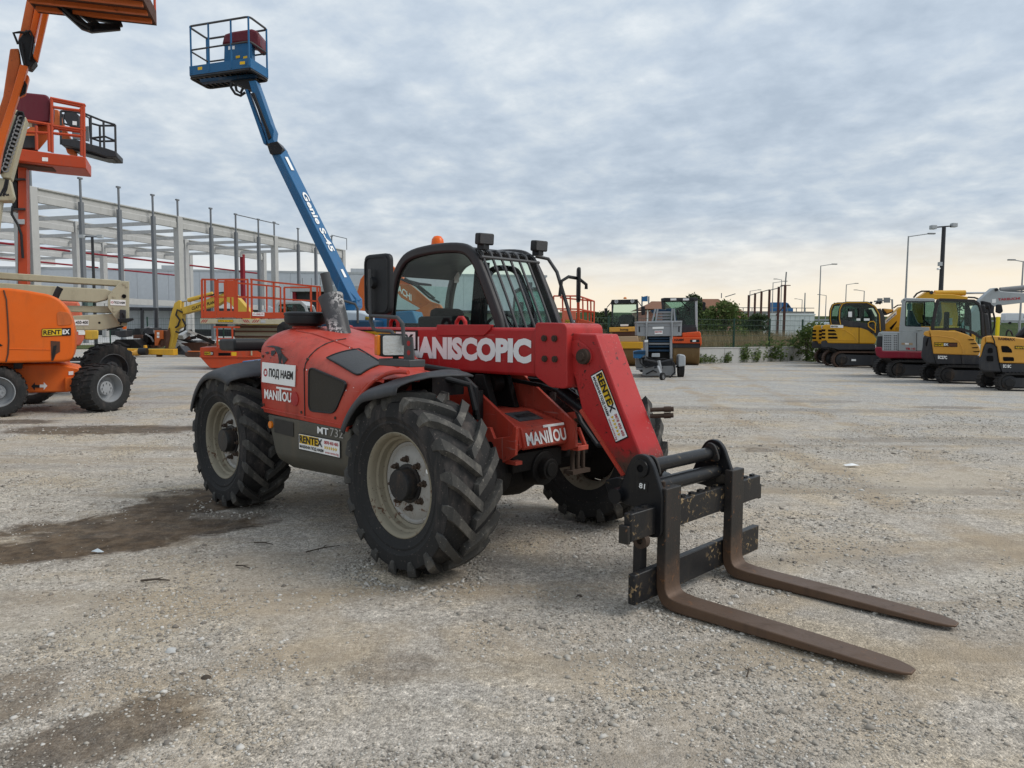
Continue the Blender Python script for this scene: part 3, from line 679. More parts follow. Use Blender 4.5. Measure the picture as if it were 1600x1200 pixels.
MB().prism(rounded([(-.078, -.063), (.078, -.063), (.078, .063), (-.078, .063)], .015, 3), .048, .056, 'x').build('headlight_lens', M['lens'], hl)
MB().prism(rounded([(-.062, -.066), (.04, -.066), (.04, .066), (-.062, .066)], .012, 3), -.112, -.088).build('indicator_lens', M['amber'], hl, bevel=.008)
MB().cyl((-.235, .16, 1.37), (-.235, .16, 1.395), .02, n=12).build('lamp_foot', M['plastic'], TH)
# ---- chassis, axles
ch = MB(); ch.box(-2.95, -.66, .62, .92, .62, 1.16); ch.box(-2.9, -.62, .92, 1.45, .66, 1.10); ch.box(-2.2, -.6, 1.45, 1.86, .52, 1.2); ch.build('chassis', M['grease'], TH, bevel=.02)
MB().box(-2.9, -2.3, .50, 1.62, .80, 1.22).build('counterweight', M['red_boom'], TH, bevel=.04)
for wx in (0, -2.53):
    a = MB(); a.cyl((wx, .30, .60), (wx, 1.86, .60), .105, n=20); a.lathe([(0, -.24), (.15, -.22), (.20, -.08), (.21, .05), (.17, .20), (0, .24)], (wx, .98, .58), 'y', 20); a.build('axle', M['grease'], TH, smooth=45)
d = MB(); d.cyl((.05, 1.04, .60), (.30, 1.04, .60), .15, .12, 20); d.cyl((.30, 1.04, .60), (.36, 1.04, .60), .075, n=20); d.cyl((.36, 1.04, .60), (.37, 1.04, .60), .05, n=20)
d.box(.02, .28, .74, 1.24, .60, .73); d.box(.06, .22, 1.15, 1.62, .63, .72); d.box(.0, .16, .46, .80, .49, .70); d.lathe([(0, -.16), (.12, -.13), (.155, 0), (.12, .13), (0, .16)], (.10, .66, .58), 'x', 18)
d.build('differential', M['grease'], TH, smooth=40, bevel=.01)
for yy in (1.34, 1.40, 1.46): MB().cyl((.30, yy, .53), (.30, yy, .72), .016, n=8).build('steering_rod', M['bolt'], TH)
MB().box(.25, .34, 1.30, 1.50, .52, .548).build('rod_bracket', M['bolt'], TH)
# ---- front frame
def plate(name, pts, y0, y1, mat=M['red'], bev=.004): return MB().prism(pts, y0, y1).build(name, mat, TH, bevel=bev)
plate('frame_plate', [(-.62, 1.26), (-.20, 1.20), (-.135, 1.145), (.285, .905), (.312, .775), (.20, .682), (.04, .652), (-.13, .92), (-.62, .92)], .775, .80, M['red'])
plate('frame_plate', [(-.62, 1.30), (-.20, 1.28), (.392, .905), (.40, .735), (.30, .70), (-.1, .70), (-.62, .95)], 1.25, 1.28, M['red'])
nz = MB().prism([(-.62, .985), (-.12, .99), (.02, .985), (.30, .905), (.335, .775), (.31, .755), (-.62, .755)], .802, 1.248).build('front_frame', M['red'], TH, bevel=.008)
MB().slab((.205, .885, .9325), (0, .24, 0), (-.15, 0, .0425), .004).build('number_plaque', M['mesh'], TH, smooth=0)
maker_logo(TH, (.3375, .82, .785), (0, .41, 0), (-.033, .0, .122), M['white'])
pq = lettering('MANITOU', (.16, .92, .951), (0, .18, 0), (-.06, 0, .017), M['ink'], TH, .01)
plate('tow_bracket', [(.05, .80), (.075, .90), (.11, .90), (.15, .83), (.30, .86), (.335, .93), (.36, .93), (.35, .74), (.20, .655), (.0, .64)], .69, .715)
MB().box(-.05, .33, .715, .78, .665, .69).build('bracket_floor', M['red'], TH)
MB().cyl((.115, .683, .775), (.115, .70, .775), .03, n=14).build('tow_eye', M['grease'], TH)
MB().box(.24, .40, 1.28, 1.40, .705, .74).build('bracket_step', M['red'], TH, bevel=.004)
MB().tube([(.29, 1.30, .74), (.32, 1.33, .86), (.36, 1.33, .86), (.38, 1.38, .74)], .016, 8).build('step_hoop', M['red'], TH)
MB().prism([(-.36, .99), (-.27, 1.24), (-.18, 1.24), (-.08, .99)], .90, .96).build('cylinder_bracket', M['grease'], TH, bevel=.006)
MB().prism([(-.35, .99), (-.26, 1.24), (-.17, 1.24), (-.07, .99)], 1.12, 1.17).build('cylinder_bracket', M['grease'], TH, bevel=.006)
MB().cyl((-.22, .99, 1.17), (-.22, 1.09, 1.17), .07, n=16).build('cylinder_pin', M['grease'], TH)
MB().tube([(-.06, .735, 1.14), (-.06, .735, .94)], .038, 10).build('filter_canister', M['black'], TH)
# lift cylinder and hoses under the boom
MB().cyl((-1.6, 1.08, 1.02), (-.35, 1.08, 1.17), .075, n=18).build('lift_cylinder', M['black'], TH)
MB().cyl((.40, 1.10, 1.14), (.68, 1.05, 1.02), .05, n=14).build('tilt_cylinder', M['black'], TH)
for k, (dy, dz) in enumerate(((.22, 0), (.27, .03), (.31, -.02), (.35, .05))):
    MB().tube([(-.4, 1.0+dy, 1.20), (.10, 1.0+dy, 1.16+dz), (.36, 1.02+dy, 1.10+dz), (.46, 1.02+dy, .92), (.62, 1.0+dy, .78), (.84, 1.02+dy, .80), (1.0, 1.06+dy, .78)], .016, 8).build('hydraulic_hose', M['plastic'], TH)
hb = MB(); hb.tube([(.37, 1.34, 1.0), (.30, 1.30, 1.16), (.28, 1.26, 1.22)], .022, 10); hb.build('hydraulic_pipe', M['greymetal'], TH)
MB().bar((.22, 1.30, .93), (.62, 1.36, 1.02), .035, .05).build('hose_guide', M['red'], TH)
# ---- boom
bm = MB().prism([(-2.95, 1.53), (-2.75, 1.58), (.34, 1.58), (.34, 1.25), (-2.75, 1.23), (-2.95, 1.30)], .90, 1.26).build('boom', M['red_boom'], TH, bevel=.022)
wp = MB().prism(rounded([(.335, 1.615), (.585, 1.61), (.612, 1.585), (.622, 1.20), (.60, 1.185), (.475, 1.185), (.42, 1.215), (.335, 1.255)], .03, 3), .888, 1.272).build('boom_end_housing', M['red_boom'], TH, bevel=.006)
for (x, z) in ((.425, 1.51), (.515, 1.51), (.43, 1.375), (.52, 1.375)):
    bl = MB().cyl((x, .873, z), (x, .89, z), .021, n=18); bl.cyl((x, .868, z), (x, .875, z), .011, n=6); bl.build('housing_bolt', M['bolt'], wp)
MB().prism(rounded([(-.70, 1.60), (-.07, 1.60), (-.10, 1.565), (-.165, 1.52), (-.69, 1.518)], .015, 2), .888, .905).build('boom_wear_plate', M['red_boom'], bm, bevel=.004)
word = 'MANISCOPIC'
bodyt = lettering(word, (-1.10, .8985, 1.335), (1.395, 0, .0), (0, 0, .172), M['white'], TH, .06)
rentex(TH, (-1.86, .898, 1.395), (.92, 0, 0), (0, 0, .16), False, True)
for x in (-1.50, -.63):
    MB().tube([(x-.055, 1.08, 1.575), (x-.05, 1.08, 1.625), (x-.02, 1.08, 1.655), (x+.02, 1.08, 1.655), (x+.05, 1.08, 1.625), (x+.055, 1.08, 1.575)], .016, 8).build('lifting_eye', M['red_boom'], TH)
MB().lathe([(0, -.10), (.06, -.10), (.085, -.06), (.085, .10), (0, .12)], (-2.86, .83, 1.545), 'y', 18).build('boom_pivot_pin', M['grease'], TH)
MB().prism(rounded([(-3.05, 1.43), (-2.6, 1.60), (-2.45, 1.60), (-2.5, 1.0), (-3.0, 1.0)], .06, 3), .86, .90).build('pivot_plate', M['red_boom'], TH, bevel=.006)
MB().prism(rounded([(-3.05, 1.43), (-2.6, 1.60), (-2.45, 1.60), (-2.5, 1.0), (-3.0, 1.0)], .06, 3), 1.262, 1.30).build('pivot_plate', M['red_boom'], TH, bevel=.006)
pad = MB().prism(rounded([(-.165, -.055), (.165, -.055), (.165, .055), (-.165, .055)], .04, 4), -.22, .10).build('rear_lamp_pad', M['plastic'], TH, bevel=.02)
pad.location = (-2.86, .42, 1.41)
MB().tube([(-2.86, .50, 1.38), (-2.83, .62, 1.30), (-2.83, .70, 1.15)], .025, 8).build('pad_arm', M['plastic'], TH)
# ---- inner boom head (goose neck)
head = [(.60, 1.545), (.80, 1.541), (1.00, 1.12), (1.165, .80), (1.19, .70), (1.16, .655), (1.05, .66), (1.02, .685), (.86, .87), (.715, 1.03), (.692, 1.06), (.636, 1.25), (.60, 1.30)]
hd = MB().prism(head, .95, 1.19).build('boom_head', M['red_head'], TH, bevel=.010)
fl = MB(); fl.band([(.695, 1.05), (.87, .86), (1.04, .67)], .022, .935, 1.2); fl.build('head_flange', M['red'], hd)
boss = MB().prism(rounded([(.585, 1.49), (.66, 1.505), (.76, 1.45), (.785, 1.385), (.75, 1.345), (.70, 1.345), (.60, 1.42)], .03, 3), .938, .952).build('head_boss', M['red_boom'], hd, bevel=.005)
pn = MB(); pn.lathe([(0, -.045), (.026, -.045), (.028, -.032), (.048, -.03), (.052, .0), (.052, .01)], (.722, .94, 1.397), 'y', 22); pn.build('head_pin', M['bolt'], hd)
o = Vector((.978, .9475, .868)); u = Vector((-.212, 0, .413)); v = Vector((-.098, 0, -.048)); 
# sticker reads downwards along the head: u runs down the slope
rentex(TH, Vector((.768, .9475, 1.276)), Vector((.208, 0, -.410)), Vector((.092, 0, .046)))
for zz in (1.062, 1.022):
    pp = MB(); pp.cyl((1.06, 1.19, zz), (1.13, 1.24, zz+.005), .014, n=10); pp.cyl((1.13, 1.24, zz+.005), (1.165, 1.265, zz+.008), .019, n=10); pp.cyl((1.165, 1.265, zz+.008), (1.178, 1.275, zz+.009), .015, n=10); pp.build('hose_coupling', M['bolt'], TH)
# ---- cab
CY0, CY1 = 1.345, 2.10
outl = [(-1.93, 1.25), (-1.96, 1.62), (-1.90, 1.98), (-1.80, 2.14), (-1.66, 2.235), (-1.30, 2.265), (-.95, 2.25), (-.83, 2.20), (-.745, 2.10), (-.58, 1.80), (-.47, 1.57), (-.45, 1.25)]
outl = chaikin(outl, 2)
cab = MB().prism([(-1.96, .75), (-1.96, 1.57), (-.47, 1.57), (-.40, 1.2), (-.40, .75)], CY0+.03, CY1-.03).build('cab_body', M['cab'], TH, bevel=.02)
for y0, y1 in ((CY0, CY0+.06), (CY1-.06, CY1)):
    MB().band(outl, .085, y0, y1).build('cab_frame', M['cab'], TH, bevel=.02, seg=3)
rf = MB(); rf.band(chaikin([(-1.85, 2.06), (-1.78, 2.14), (-1.66, 2.222), (-1.30, 2.255), (-.95, 2.24), (-.80, 2.18)]), .06, CY0+.04, CY1-.04); rf.build('cab_roof', M['cab'], TH, bevel=.015)
inner = [(-1.92, 1.56), (-1.87, 1.97), (-1.78, 2.11), (-1.65, 2.20), (-1.30, 2.23), (-.96, 2.215), (-.86, 2.17), (-.78, 2.08), (-.62, 1.79), (-.50, 1.56)]
inner = inner[:1] + chaikin(inner[:], 2)[1:-1] + inner[-1:]
MB().add([(x, CY0+.03, z) for x, z in inner], [tuple(range(len(inner)))]).build('side_window', M['glass'], TH, smooth=0)
lw = MB().add([(x, CY1-.03, z) for x, z in inner], [tuple(range(len(inner)))]).build('side_window', M['glass'], TH, smooth=0)
MB().band(inner, .022, CY0+.018, CY0+.027, True).build('window_seal', M['dark'], TH)
# door structure on the far side: pillars that show through the glass
MB().band(rounded([(-1.42, 1.58), (-1.38, 2.05), (-1.28, 2.14), (-1.0, 2.12), (-.93, 2.02), (-.72, 1.58)], .12, 4), .05, CY1-.06, CY1-.02, True).build('door_frame', M['dark'], TH)
MB().bar((-1.50, CY1-.05, 1.5), (-1.42, CY1-.05, 2.2), .12, .08).build('cab_pillar', M['dark'], TH)
MB().box(-1.94, -1.90, CY0+.05, CY1-.05, 1.55, 1.62).build('rear_sill', M['cab'], TH)
rw = MB().slab((-1.925, CY1-.06, 1.62), (0, -(CY1-CY0-.12), 0), (.05, 0, .36), .005).build('rear_window', M['glass'], TH, smooth=0)
ws = MB(); ws.add([(-.50, CY0+.05, 1.30), (-.50, CY1-.05, 1.30), (-.60, CY1-.05, 1.80), (-.755, CY1-.05, 2.09), (-.85, CY1-.05, 2.18), (-.85, CY0+.05, 2.18), (-.755, CY0+.05, 2.09), (-.60, CY0+.05, 1.80)], [(0, 1, 2, 7), (7, 2, 3, 6), (6, 3, 4, 5)])
w_ = ws.build('windscreen', M['glass_front'], TH, smooth=60); pass
MB().box(-.86, -.80, CY0+.02, CY1-.02, 2.165, 2.215).build('roof_visor', M['cab'], TH, bevel=.01)
# guard bars
for k in range(7):
    y = CY0 + .06 + k*(CY1-CY0-.12)/6
    MB().tube([(-.86, y, 2.225), (-.79, y, 2.225), (-.745, y, 2.195), (-.70, y, 2.11), (-.56, y, 1.84), (-.42, y, 1.55), (-.40, y, 1.35)], .0115, 8).build('guard_bar', M['greymetal'], TH)
gd = MB(); gd.tube([(-.715, CY0+.03, 2.155), (-.715, CY1-.03, 2.155)], .013, 8); gd.tube([(-.40, CY0+.03, 1.40), (-.40, CY1-.03, 1.40)], .013, 8); gd.build('guard_rail', M['greymetal'], TH)
MB().tube([(-.80, CY1+.02, 2.22), (-.74, CY1+.12, 2.20), (-.66, CY1+.15, 2.08), (-.40, CY1+.12, 1.50)], .016, 8).build('guard_bar', M['greymetal'], TH)
MB().tube([(-.56, CY0+.30, 1.52), (-.575, CY0+.18, 1.66), (-.66, CY0+.07, 1.90)], .010, 6).build('wiper', M['dark'], TH)
# seat, wheel, console
MB().box(-1.66, -1.54, 1.58, 1.95, 1.15, 1.76).build('seat_back', M['dark'], TH, bevel=.05)
MB().box(-1.70, -1.20, 1.52, 2.0, 1.05, 1.22).build('seat_cushion', M['dark'], TH, bevel=.05)
MB().tube([(-.62, 1.74, 1.2), (-.80, 1.74, 1.58)], .035, 8).build('steering_column', M['dark'], TH)
swv = MB(); swv.tube([(-.86+.09*math.cos(a)*.5, 1.74+.17*math.cos(a+1.57), 1.60+.17*math.sin(a+1.57)*.55) for a in [i*math.pi/10 for i in range(20)]], .013, 6, True); swv.build('steering_wheel', M['dark'], TH)
MB().box(-1.62, -1.0, 1.42, 1.52, 1.15, 1.68).build('control_console', M['dark'], TH, bevel=.03)
MB().slab((-1.80, CY1-.07, 2.02), (.07, 0, 0), (0, 0, .10), .003).build('window_notice', M['white'], TH, smooth=0)
MB().lathe([(0, .0), (.075, .0), (.075, .018), (.05, .025), (.0, .025)], (-1.66, 1.70, 2.275), 'z', 20).build('beacon_base', M['plastic'], TH)
MB().lathe([(.060, 0), (.062, .04), (.055, .10), (.034, .128), (0, .136)], (-1.66, 1.70, 2.30), 'z', 20).build('beacon', M['beacon'], TH, smooth=50)
for yy, tw in ((1.40, .25), (2.06, .15)):
    wl = MB().prism(rounded([(-.085, -.055), (.085, -.055), (.085, .055), (-.085, .055)], .018, 3), -.05, .035, 'x').build('work_light', M['plastic'], TH, bevel=.012)
    wl.scale = (.85, .85, .85); wl.location = (-.70, yy, 2.298); wl.rotation_euler = (0, .10, -tw)
    MB().prism(rounded([(-.07, -.042), (.07, -.042), (.07, .042), (-.07, .042)], .012, 3), .034, .039, 'x').build('work_light_lens', M['mesh'], wl)
    MB().box(-.76, -.68, yy-.03, yy+.03, 2.215, 2.262).build('light_bracket', M['plastic'], TH)
lm = MB().prism(rounded([(-.09, -.155), (.09, -.155), (.09, .155), (-.09, .155)], .05, 4), -.015, .015, 'x').build('side_mirror', M['plastic'], TH, bevel=.01); lm.location = (-.50, 2.36, 1.965); lm.rotation_euler = (0, 0, .75)
MB().tube([(-.52, 2.13, 1.86), (-.52, 2.15, 1.99), (-.50, 2.22, 2.03), (-.48, 2.34, 2.02), (-.46, 2.42, 1.97), (-.46, 2.42, 1.93)], .015, 8).build('mirror_arm', M['plastic'], TH)
# ---- hitch, carriage and forks
for y0, y1 in ((.70, .735), (1.505, 1.54)):
    hp = MB().prism(rounded([(1.245, .80), (1.275, .85), (1.32, .872), (1.375, .862), (1.41, .82), (1.475, .66), (1.475, .42), (1.39, .40), (1.30, .56), (1.20, .565), (1.15, .60), (1.19, .655)], .03, 3), y0, y1).build('hitch_plate', M['black'], TH, bevel=.006)
    rg = MB().lathe([(.022, -.012), (.050, -.012), (.054, .0), (.054, .03)], (1.335, y0, .79), 'y', 22); rg.build('pin_boss', M['black'], hp, smooth=40)
    MB().cyl((1.335, y0-.004, .79), (1.335, y0+.004, .79), .024, n=18).build('pin_hole', M['dark'], hp)
MB().prism(rounded([(1.28, .74), (1.32, .86), (1.38, .85), (1.42, .74)], .04, 3), .775, .795).build('hitch_lug', M['fork'], TH, bevel=.004)
MB().prism(rounded([(1.28, .74), (1.32, .86), (1.38, .85), (1.42, .74)], .04, 3), 1.44, 1.46).build('hitch_lug', M['fork'], TH, bevel=.004)
MB().cyl((1.335, .735, .79), (1.335, 1.505, .785), .040, n=22).build('hitch_tube', M['black'], TH)
MB().cyl((1.36, .735, .675), (1.36, 1.505, .67), .044, n=22).build('hitch_tube', M['black'], TH)
MB().cyl((1.18, .66, .61), (1.18, 1.52, .61), .045, n=18).build('tilt_pin', M['black'], TH)
MB().prism(rounded([(.95, .64), (1.06, .68), (1.20, .66), (1.23, .60), (1.19, .555), (1.0, .52)], .03, 3), .86, 1.26).build('tilt_link', M['black'], TH, bevel=.008)
lab = quadplate('data_plate', (1.315, .698, .665), (.065, 0, -.004), (.004, 0, .055), .0015, M['ink'], TH)
lettering('81', (1.325, .697, .677), (.04, 0, -.002), (.002, 0, .03), M['white'], lab, .02)
ca = MB().box(1.385, 1.435, .47, 1.98, .43, .585).build('carriage_bar', M['black_steel'], TH, bevel=.006)
nt_ = MB()
for k in range(15): nt_.box(1.39, 1.41, .53+k*.098, .57+k*.098, .585, .597)
nt_.build('bar_notches', M['black_steel'], ca)
MB().box(1.385, 1.43, .52, 1.99, .065, .235).build('carriage_bar', M['black_steel'], TH, bevel=.006)
for yy in (.64, 1.74):
    MB().box(1.33, 1.385, yy, yy+.06, .08, .58).build('carriage_upright', M['black_steel'], TH, bevel=.005)
for yy in (.445, 1.98): MB().box(1.37, 1.43, yy, yy+.03, .42, .52).build('end_stop', M['fork'], TH, bevel=.004)
MB().lathe([(.02, -.02), (.045, -.02), (.045, .02), (.02, .02)], (1.40, .62, .405), 'y', 16, True).build('lock_ring', M['bolt'], TH)
def fork_mesh(dy):
    W2 = .0775; rings = []
    # centre line of the L: shank, rounded heel, tapered blade; (x, z, half thickness, direction)
    pth = [(1.462, .69, .028), (1.462, .45, .028), (1.462, .20, .029), (1.464, .125, .030), (1.475, .085, .032), (1.497, .056, .034), (1.53, .043, .034), (1.60, .0375, .031), (1.80, .036, .028), (2.05, .035, .024), (2.30, .034, .019), (2.52, .033, .013), (2.64, .032, .010), (2.70, .031, .007), (2.73, .031, .006)]
    hw = [1]*10 + [1, .99, .90, .66, .38]
    for i, (x, z, h) in enumerate(pth):
        a = Vector(pth[max(0, i-1)][:2]); c = Vector(pth[min(len(pth)-1, i+1)][:2]); d = (c-a).normalized(); n = Vector((-d.y, d.x))
        w = W2*hw[i]; s = dy*max(0, x-1.5)
        rings.append([(x+n.x*h, s-w, z+n.y*h), (x+n.x*h, s+w, z+n.y*h), (x-n.x*h, s+w, z-n.y*h), (x-n.x*h, s-w, z-n.y*h)])
    b = MB(); b.rings(rings); return b
for (yy, dy) in ((.80, .035), (1.555, .03)):
    fk = fork_mesh(dy).build('fork', M['fork'], TH, smooth=30, bevel=.005); fk.location = (0, yy, 0)
    hk = MB().box(1.37, 1.46, yy-.07, yy+.07, .60, .655).build('fork_hook', M['shank'], fk, bevel=.005); hk.location = (0, -yy, 0)
    MB().cyl((1.43, yy-.02, .69), (1.43, yy-.02, .715), .014, n=10).build('fork_lock', M['bolt'], fk).location = (0, -yy, 0)
# ================================================================== shared makers for the machines in the yard
def P_(name, col, r=.42, d=.25, **k): M[name] = paint(name, col, r, .12, d, **k)
P_('lift_orange', (.68, .12, .009), .40, .22, dcol=(.22, .07, .03), chips=.25, ccol=(.10, .04, .02), fade=(.66, .15, .03), fadeamt=.4, scr=.2, scol=(.4, .10, .03))
P_('arm_orange', (.52, .125, .030), .5, .35, dcol=(.10, .05, .03), chips=.5, ccol=(.07, .03, .02))
P_('rust_brown', (.085, .038, .024), .7, .4, chips=.3, ccol=(.30, .07, .02))
P_('red_orange', (.48, .065, .022), .45, .3, chips=.3)
P_('coral', (.58, .14, .08), .45, .2)
P_('cream', (.44, .405, .285), .5, .35, dcol=(.16, .14, .10), chips=.15)
P_('maroon', (.115, .014, .024), .45, .15, bump=.6)
P_('blue', (.018, .118, .265), .42, .25, chips=.2)
P_('blue_dark', (.008, .038, .08), .45, .3)
P_('lightgrey', (.42, .44, .45), .5, .2)
P_('bluewhite', (.52, .58, .62), .4, .15)
P_('steel', (.22, .225, .23), .45, .3)
P_('galv', (.30, .31, .32), .45, .2)
P_('yellow', (.60, .315, .022), .42, .25, chips=.15)
P_('volvo_yellow', (.62, .315, .055), .42, .3, dcol=(.20, .13, .06), chips=.2)
P_('clay_yellow', (.56, .36, .05), .5, .35, chips=.35, ccol=(.08, .05, .03))
P_('charcoal', (.035, .036, .040), .5, .3)
P_('tak_grey', (.36, .385, .39), .42, .22)
P_('tak_red', (.235, .018, .035), .42, .22)
P_('track_rubber', (.026, .025, .025), .85, .6, dcol=(.12, .10, .085), bump=.5)
P_('rusty_track', (.075, .045, .032), .8, .4, bump=.5)
P_('roller_orange', (.66, .095, .022), .42, .2)
P_('drum', (.155, .095, .038), .6, .5, dcol=(.28, .19, .09), bump=.4)
P_('tan', (.42, .30, .19), .6, .3)
P_('concrete', (.45, .445, .43), .85, .35, dcol=(.25, .24, .22), bump=.4, scale=.5)
P_('wallconc', (.47, .465, .445), .88, .35, dcol=(.28, .27, .24), bump=.4)
P_('wall_panel', (.50, .53, .56), .6, .06)
P_('redpipe', (.24, .012, .022), .5, .1)
P_('brownpost', (.085, .035, .028), .7, .2)
P_('container', (.74, .78, .77), .5, .15)
P_('rooftile', (.20, .095, .055), .85, .3)
P_('pink', (.42, .22, .17), .8, .1)
P_('greenpost', (.012, .045, .03), .5, .1)
P_('wire', (.055, .085, .07), .5, .1)
P_('vanwhite', (.70, .72, .74), .35, .08)
P_('signblue', (.03, .14, .32), .4, .05)
P_('striped', (.36, .025, .03), .5, .1)
P_('asphalt', (.055, .055, .056), .9, .2)
P_('bridge', (.24, .235, .225), .85, .25)
P_('darkhall', (.05, .05, .055), .7, .2)
P_('yellowpole', (.72, .56, .01), .45, .1)
M['tint'] = glass('machine_glass', (.74, .86, .82), .8, .03)
M['tint_dark'] = glass('machine_glass_dark', (.55, .66, .63), .8, .02)

WHEELS = {}
def wheel(par, c, R, w, yaw, rim='galv', tyre='rubber', lugs=22):
    """a lift or trailer wheel: rim > tyre; outer face towards -y before turning"""
    key = (R, w, rim, tyre, lugs)
    if key not in WHEELS:
        h = w/2
        rb = MB()
        for k in range(8):
            a = k*math.pi/4; rb.cyl((R*.2*math.cos(a), -h*.45, R*.2*math.sin(a)), (R*.2*math.cos(a), -h*.68, R*.2*math.sin(a)), R*.03, n=6)
        r = rb.lathe([(R*.60, h*.80), (R*.60, -h*.92), (R*.56, -h*.96), (R*.54, -h*.6), (R*.50, -h*.25), (R*.30, -h*.2), (R*.28, -h*.55), (R*.12, -h*.60), (0, -h*.60)], (0, 0, 0), 'y', 28).build('wheel', M[rim], None, smooth=40)
        t = MB().lathe([(R*.59, -h*.93), (R*.66, -h*1.02), (R*.82, -h*1.06), (R*.92, -h), (R*.95, -h*.8), (R*.955, h*.8), (R*.92, h), (R*.82, h*1.05), (R*.66, h), (R*.59, h*.9)], (0, 0, 0), 'y', 36)
        for k in range(lugs):
            for s in (-1, 1):
                a0 = 2*math.pi*(k + .25*s)/lugs; hw = .32*math.pi/lugs
                rr = []
                for dy, da, ro in ((.06, 0, R), (.75, .12, R*.995), (1.0, .16, R*.97), (1.04, .17, R*.88)):
                    a = a0 + da*s*.5; y = s*h*dy; ri = ro-R*.07
                    rr.append([(ri*math.cos(a-hw), y, ri*math.sin(a-hw)), (ro*math.cos(a-hw*.8), y, ro*math.sin(a-hw*.8)), (ro*math.cos(a+hw*.8), y, ro*math.sin(a+hw*.8)), (ri*math.cos(a+hw), y, ri*math.sin(a+hw))])
                t.rings(rr)
        ty = t.build('tyre', M[tyre], r, smooth=28)
        WHEELS[key] = r; o = r
    else: o = copy_tree(WHEELS[key])
    o.parent = par; o.location = c; o.rotation_euler = (0, 0, yaw); return o
def tubes(par, name, mat, lines, r=.02, n=6):
    if not ('rail' in name or 'frame' in name):
        for l in lines: o = MB().tube(l, r, n).build(name, M[mat], par)
        return o
    b = MB()
    for l in lines: b.tube(l, r, n)
    return b.build(name, M[mat], par)
def poly(fr, par, name, mat, pts, y0, y1, zo, k, bevel=.02, rnd=0, hint=None):
    q = fr.survey(pts, y0, zo, k)
    if rnd: q = rounded(q, rnd, 3)
    return MB().prism(q, y0, y1).build(name, M[mat], par, bevel=bevel)
def pl3(fr, pts, y, zo, k): return [(a, y, b) for a, b in fr.survey(pts, y, zo, k)]
def on_face(fr, a, b, h, y, zo, k):
    """origin, u, v of a strip whose base runs from sight line a to b, h in pixels high"""
    p, q = fr.survey([a, b], y, zo, k); d = Vector((q[0]-p[0], 0, q[1]-p[1])); t = fr.survey([(a[0], a[1]-h)], y, zo, k)[0]
    return Vector((p[0], y, p[1])), d, Vector((t[0]-p[0], 0, t[1]-p[1]))
def tracks(par, x0, x1, y, w, h, mat='track_rubber', n=64, wheelmat='hub', frame='charcoal'):
    """one crawler: belt > rollers, sprockets"""
    r = h/2; L = []
    m = 14
    for i in range(m+1): a = math.pi/2 + math.pi*i/m; L.append((x0+r + r*math.cos(a), r + r*math.sin(a)))
    for i in range(m+1): a = -math.pi/2 + math.pi*i/m; L.append((x1-r + r*math.cos(a), r + r*math.sin(a)))
    b = MB(); inn = [(p[0] + (x0+r if p[0] < x0+r else (x1-r if p[0] > x1-r else p[0]) - 0)*0, p[1]) for p in L]
    b.band(L, .05, y, y+w, True)
    # grousers
    per = 2*(x1-x0-2*r) + 2*math.pi*r; cnt = int(per/.085)
    for k in range(cnt):
        s = per*k/cnt; st = x1-x0-2*r
        if s < st: p, nn = Vector((x0+r+s, 2*r)), Vector((0, 1))
        elif s < st + math.pi*r: a = math.pi/2 - (s-st)/r; p, nn = Vector((x1-r+r*math.cos(a), r+r*math.sin(a))), Vector((math.cos(a), math.sin(a)))
        elif s < 2*st + math.pi*r: p, nn = Vector((x1-r-(s-st-math.pi*r), 0)), Vector((0, -1))
        else: a = -math.pi/2 - (s-2*st-math.pi*r)/r; p, nn = Vector((x0+r+r*math.cos(a), r+r*math.sin(a))), Vector((math.cos(a), math.sin(a)))
        if nn.y < -.9: continue
        tt = Vector((-nn.y, nn.x))*.022; q = [p-tt+nn*.015, p+tt+nn*.015, p+tt*.7+nn*.05, p-tt*.7+nn*.05]
        b.prism([tuple(v) for v in q], y-.004, y+w+.004)
    o = b.build('track', M[mat], par, bevel=0, smooth=30)
    MB().prism([(x0+r, .10), (x1-r, .10), (x1-r, 2*r-.13), (x0+r, 2*r-.10)], y+.03, y+w-.03).build('track_frame', M[frame], o, bevel=.01)
    for x in (x0+r+.01, x1-r-.01):
        MB().lathe([(0, -.02), (r*.45, -.02), (r*.5, .0), (r*.82, .02), (r*.82, w-.04), (0, w-.04)], (x, y+.02, r), 'y', 20).build('sprocket', M[wheelmat], o, smooth=40)
    return o
def round_tail(t, k, y0=.1, keep=('track', 'swing_base', 'sprocket', 'track_frame')):
    """draw the rear of the upper body in towards the far side, as the round tail of a mini excavator does"""
    obs = [o for o in t.children_recursive if o.type == 'MESH' and o.name.split('.')[0] not in keep]
    xs = [v.co.x for o in obs for v in o.data.vertices]; lo, hi = min(xs), min(xs) + 1.9
    for o in obs:
        for v in o.data.vertices:
            w = max(0.0, min(1.0, (hi-v.co.x)/(hi-lo-.5))); v.co.x += max(0, v.co.y-y0)*k*w
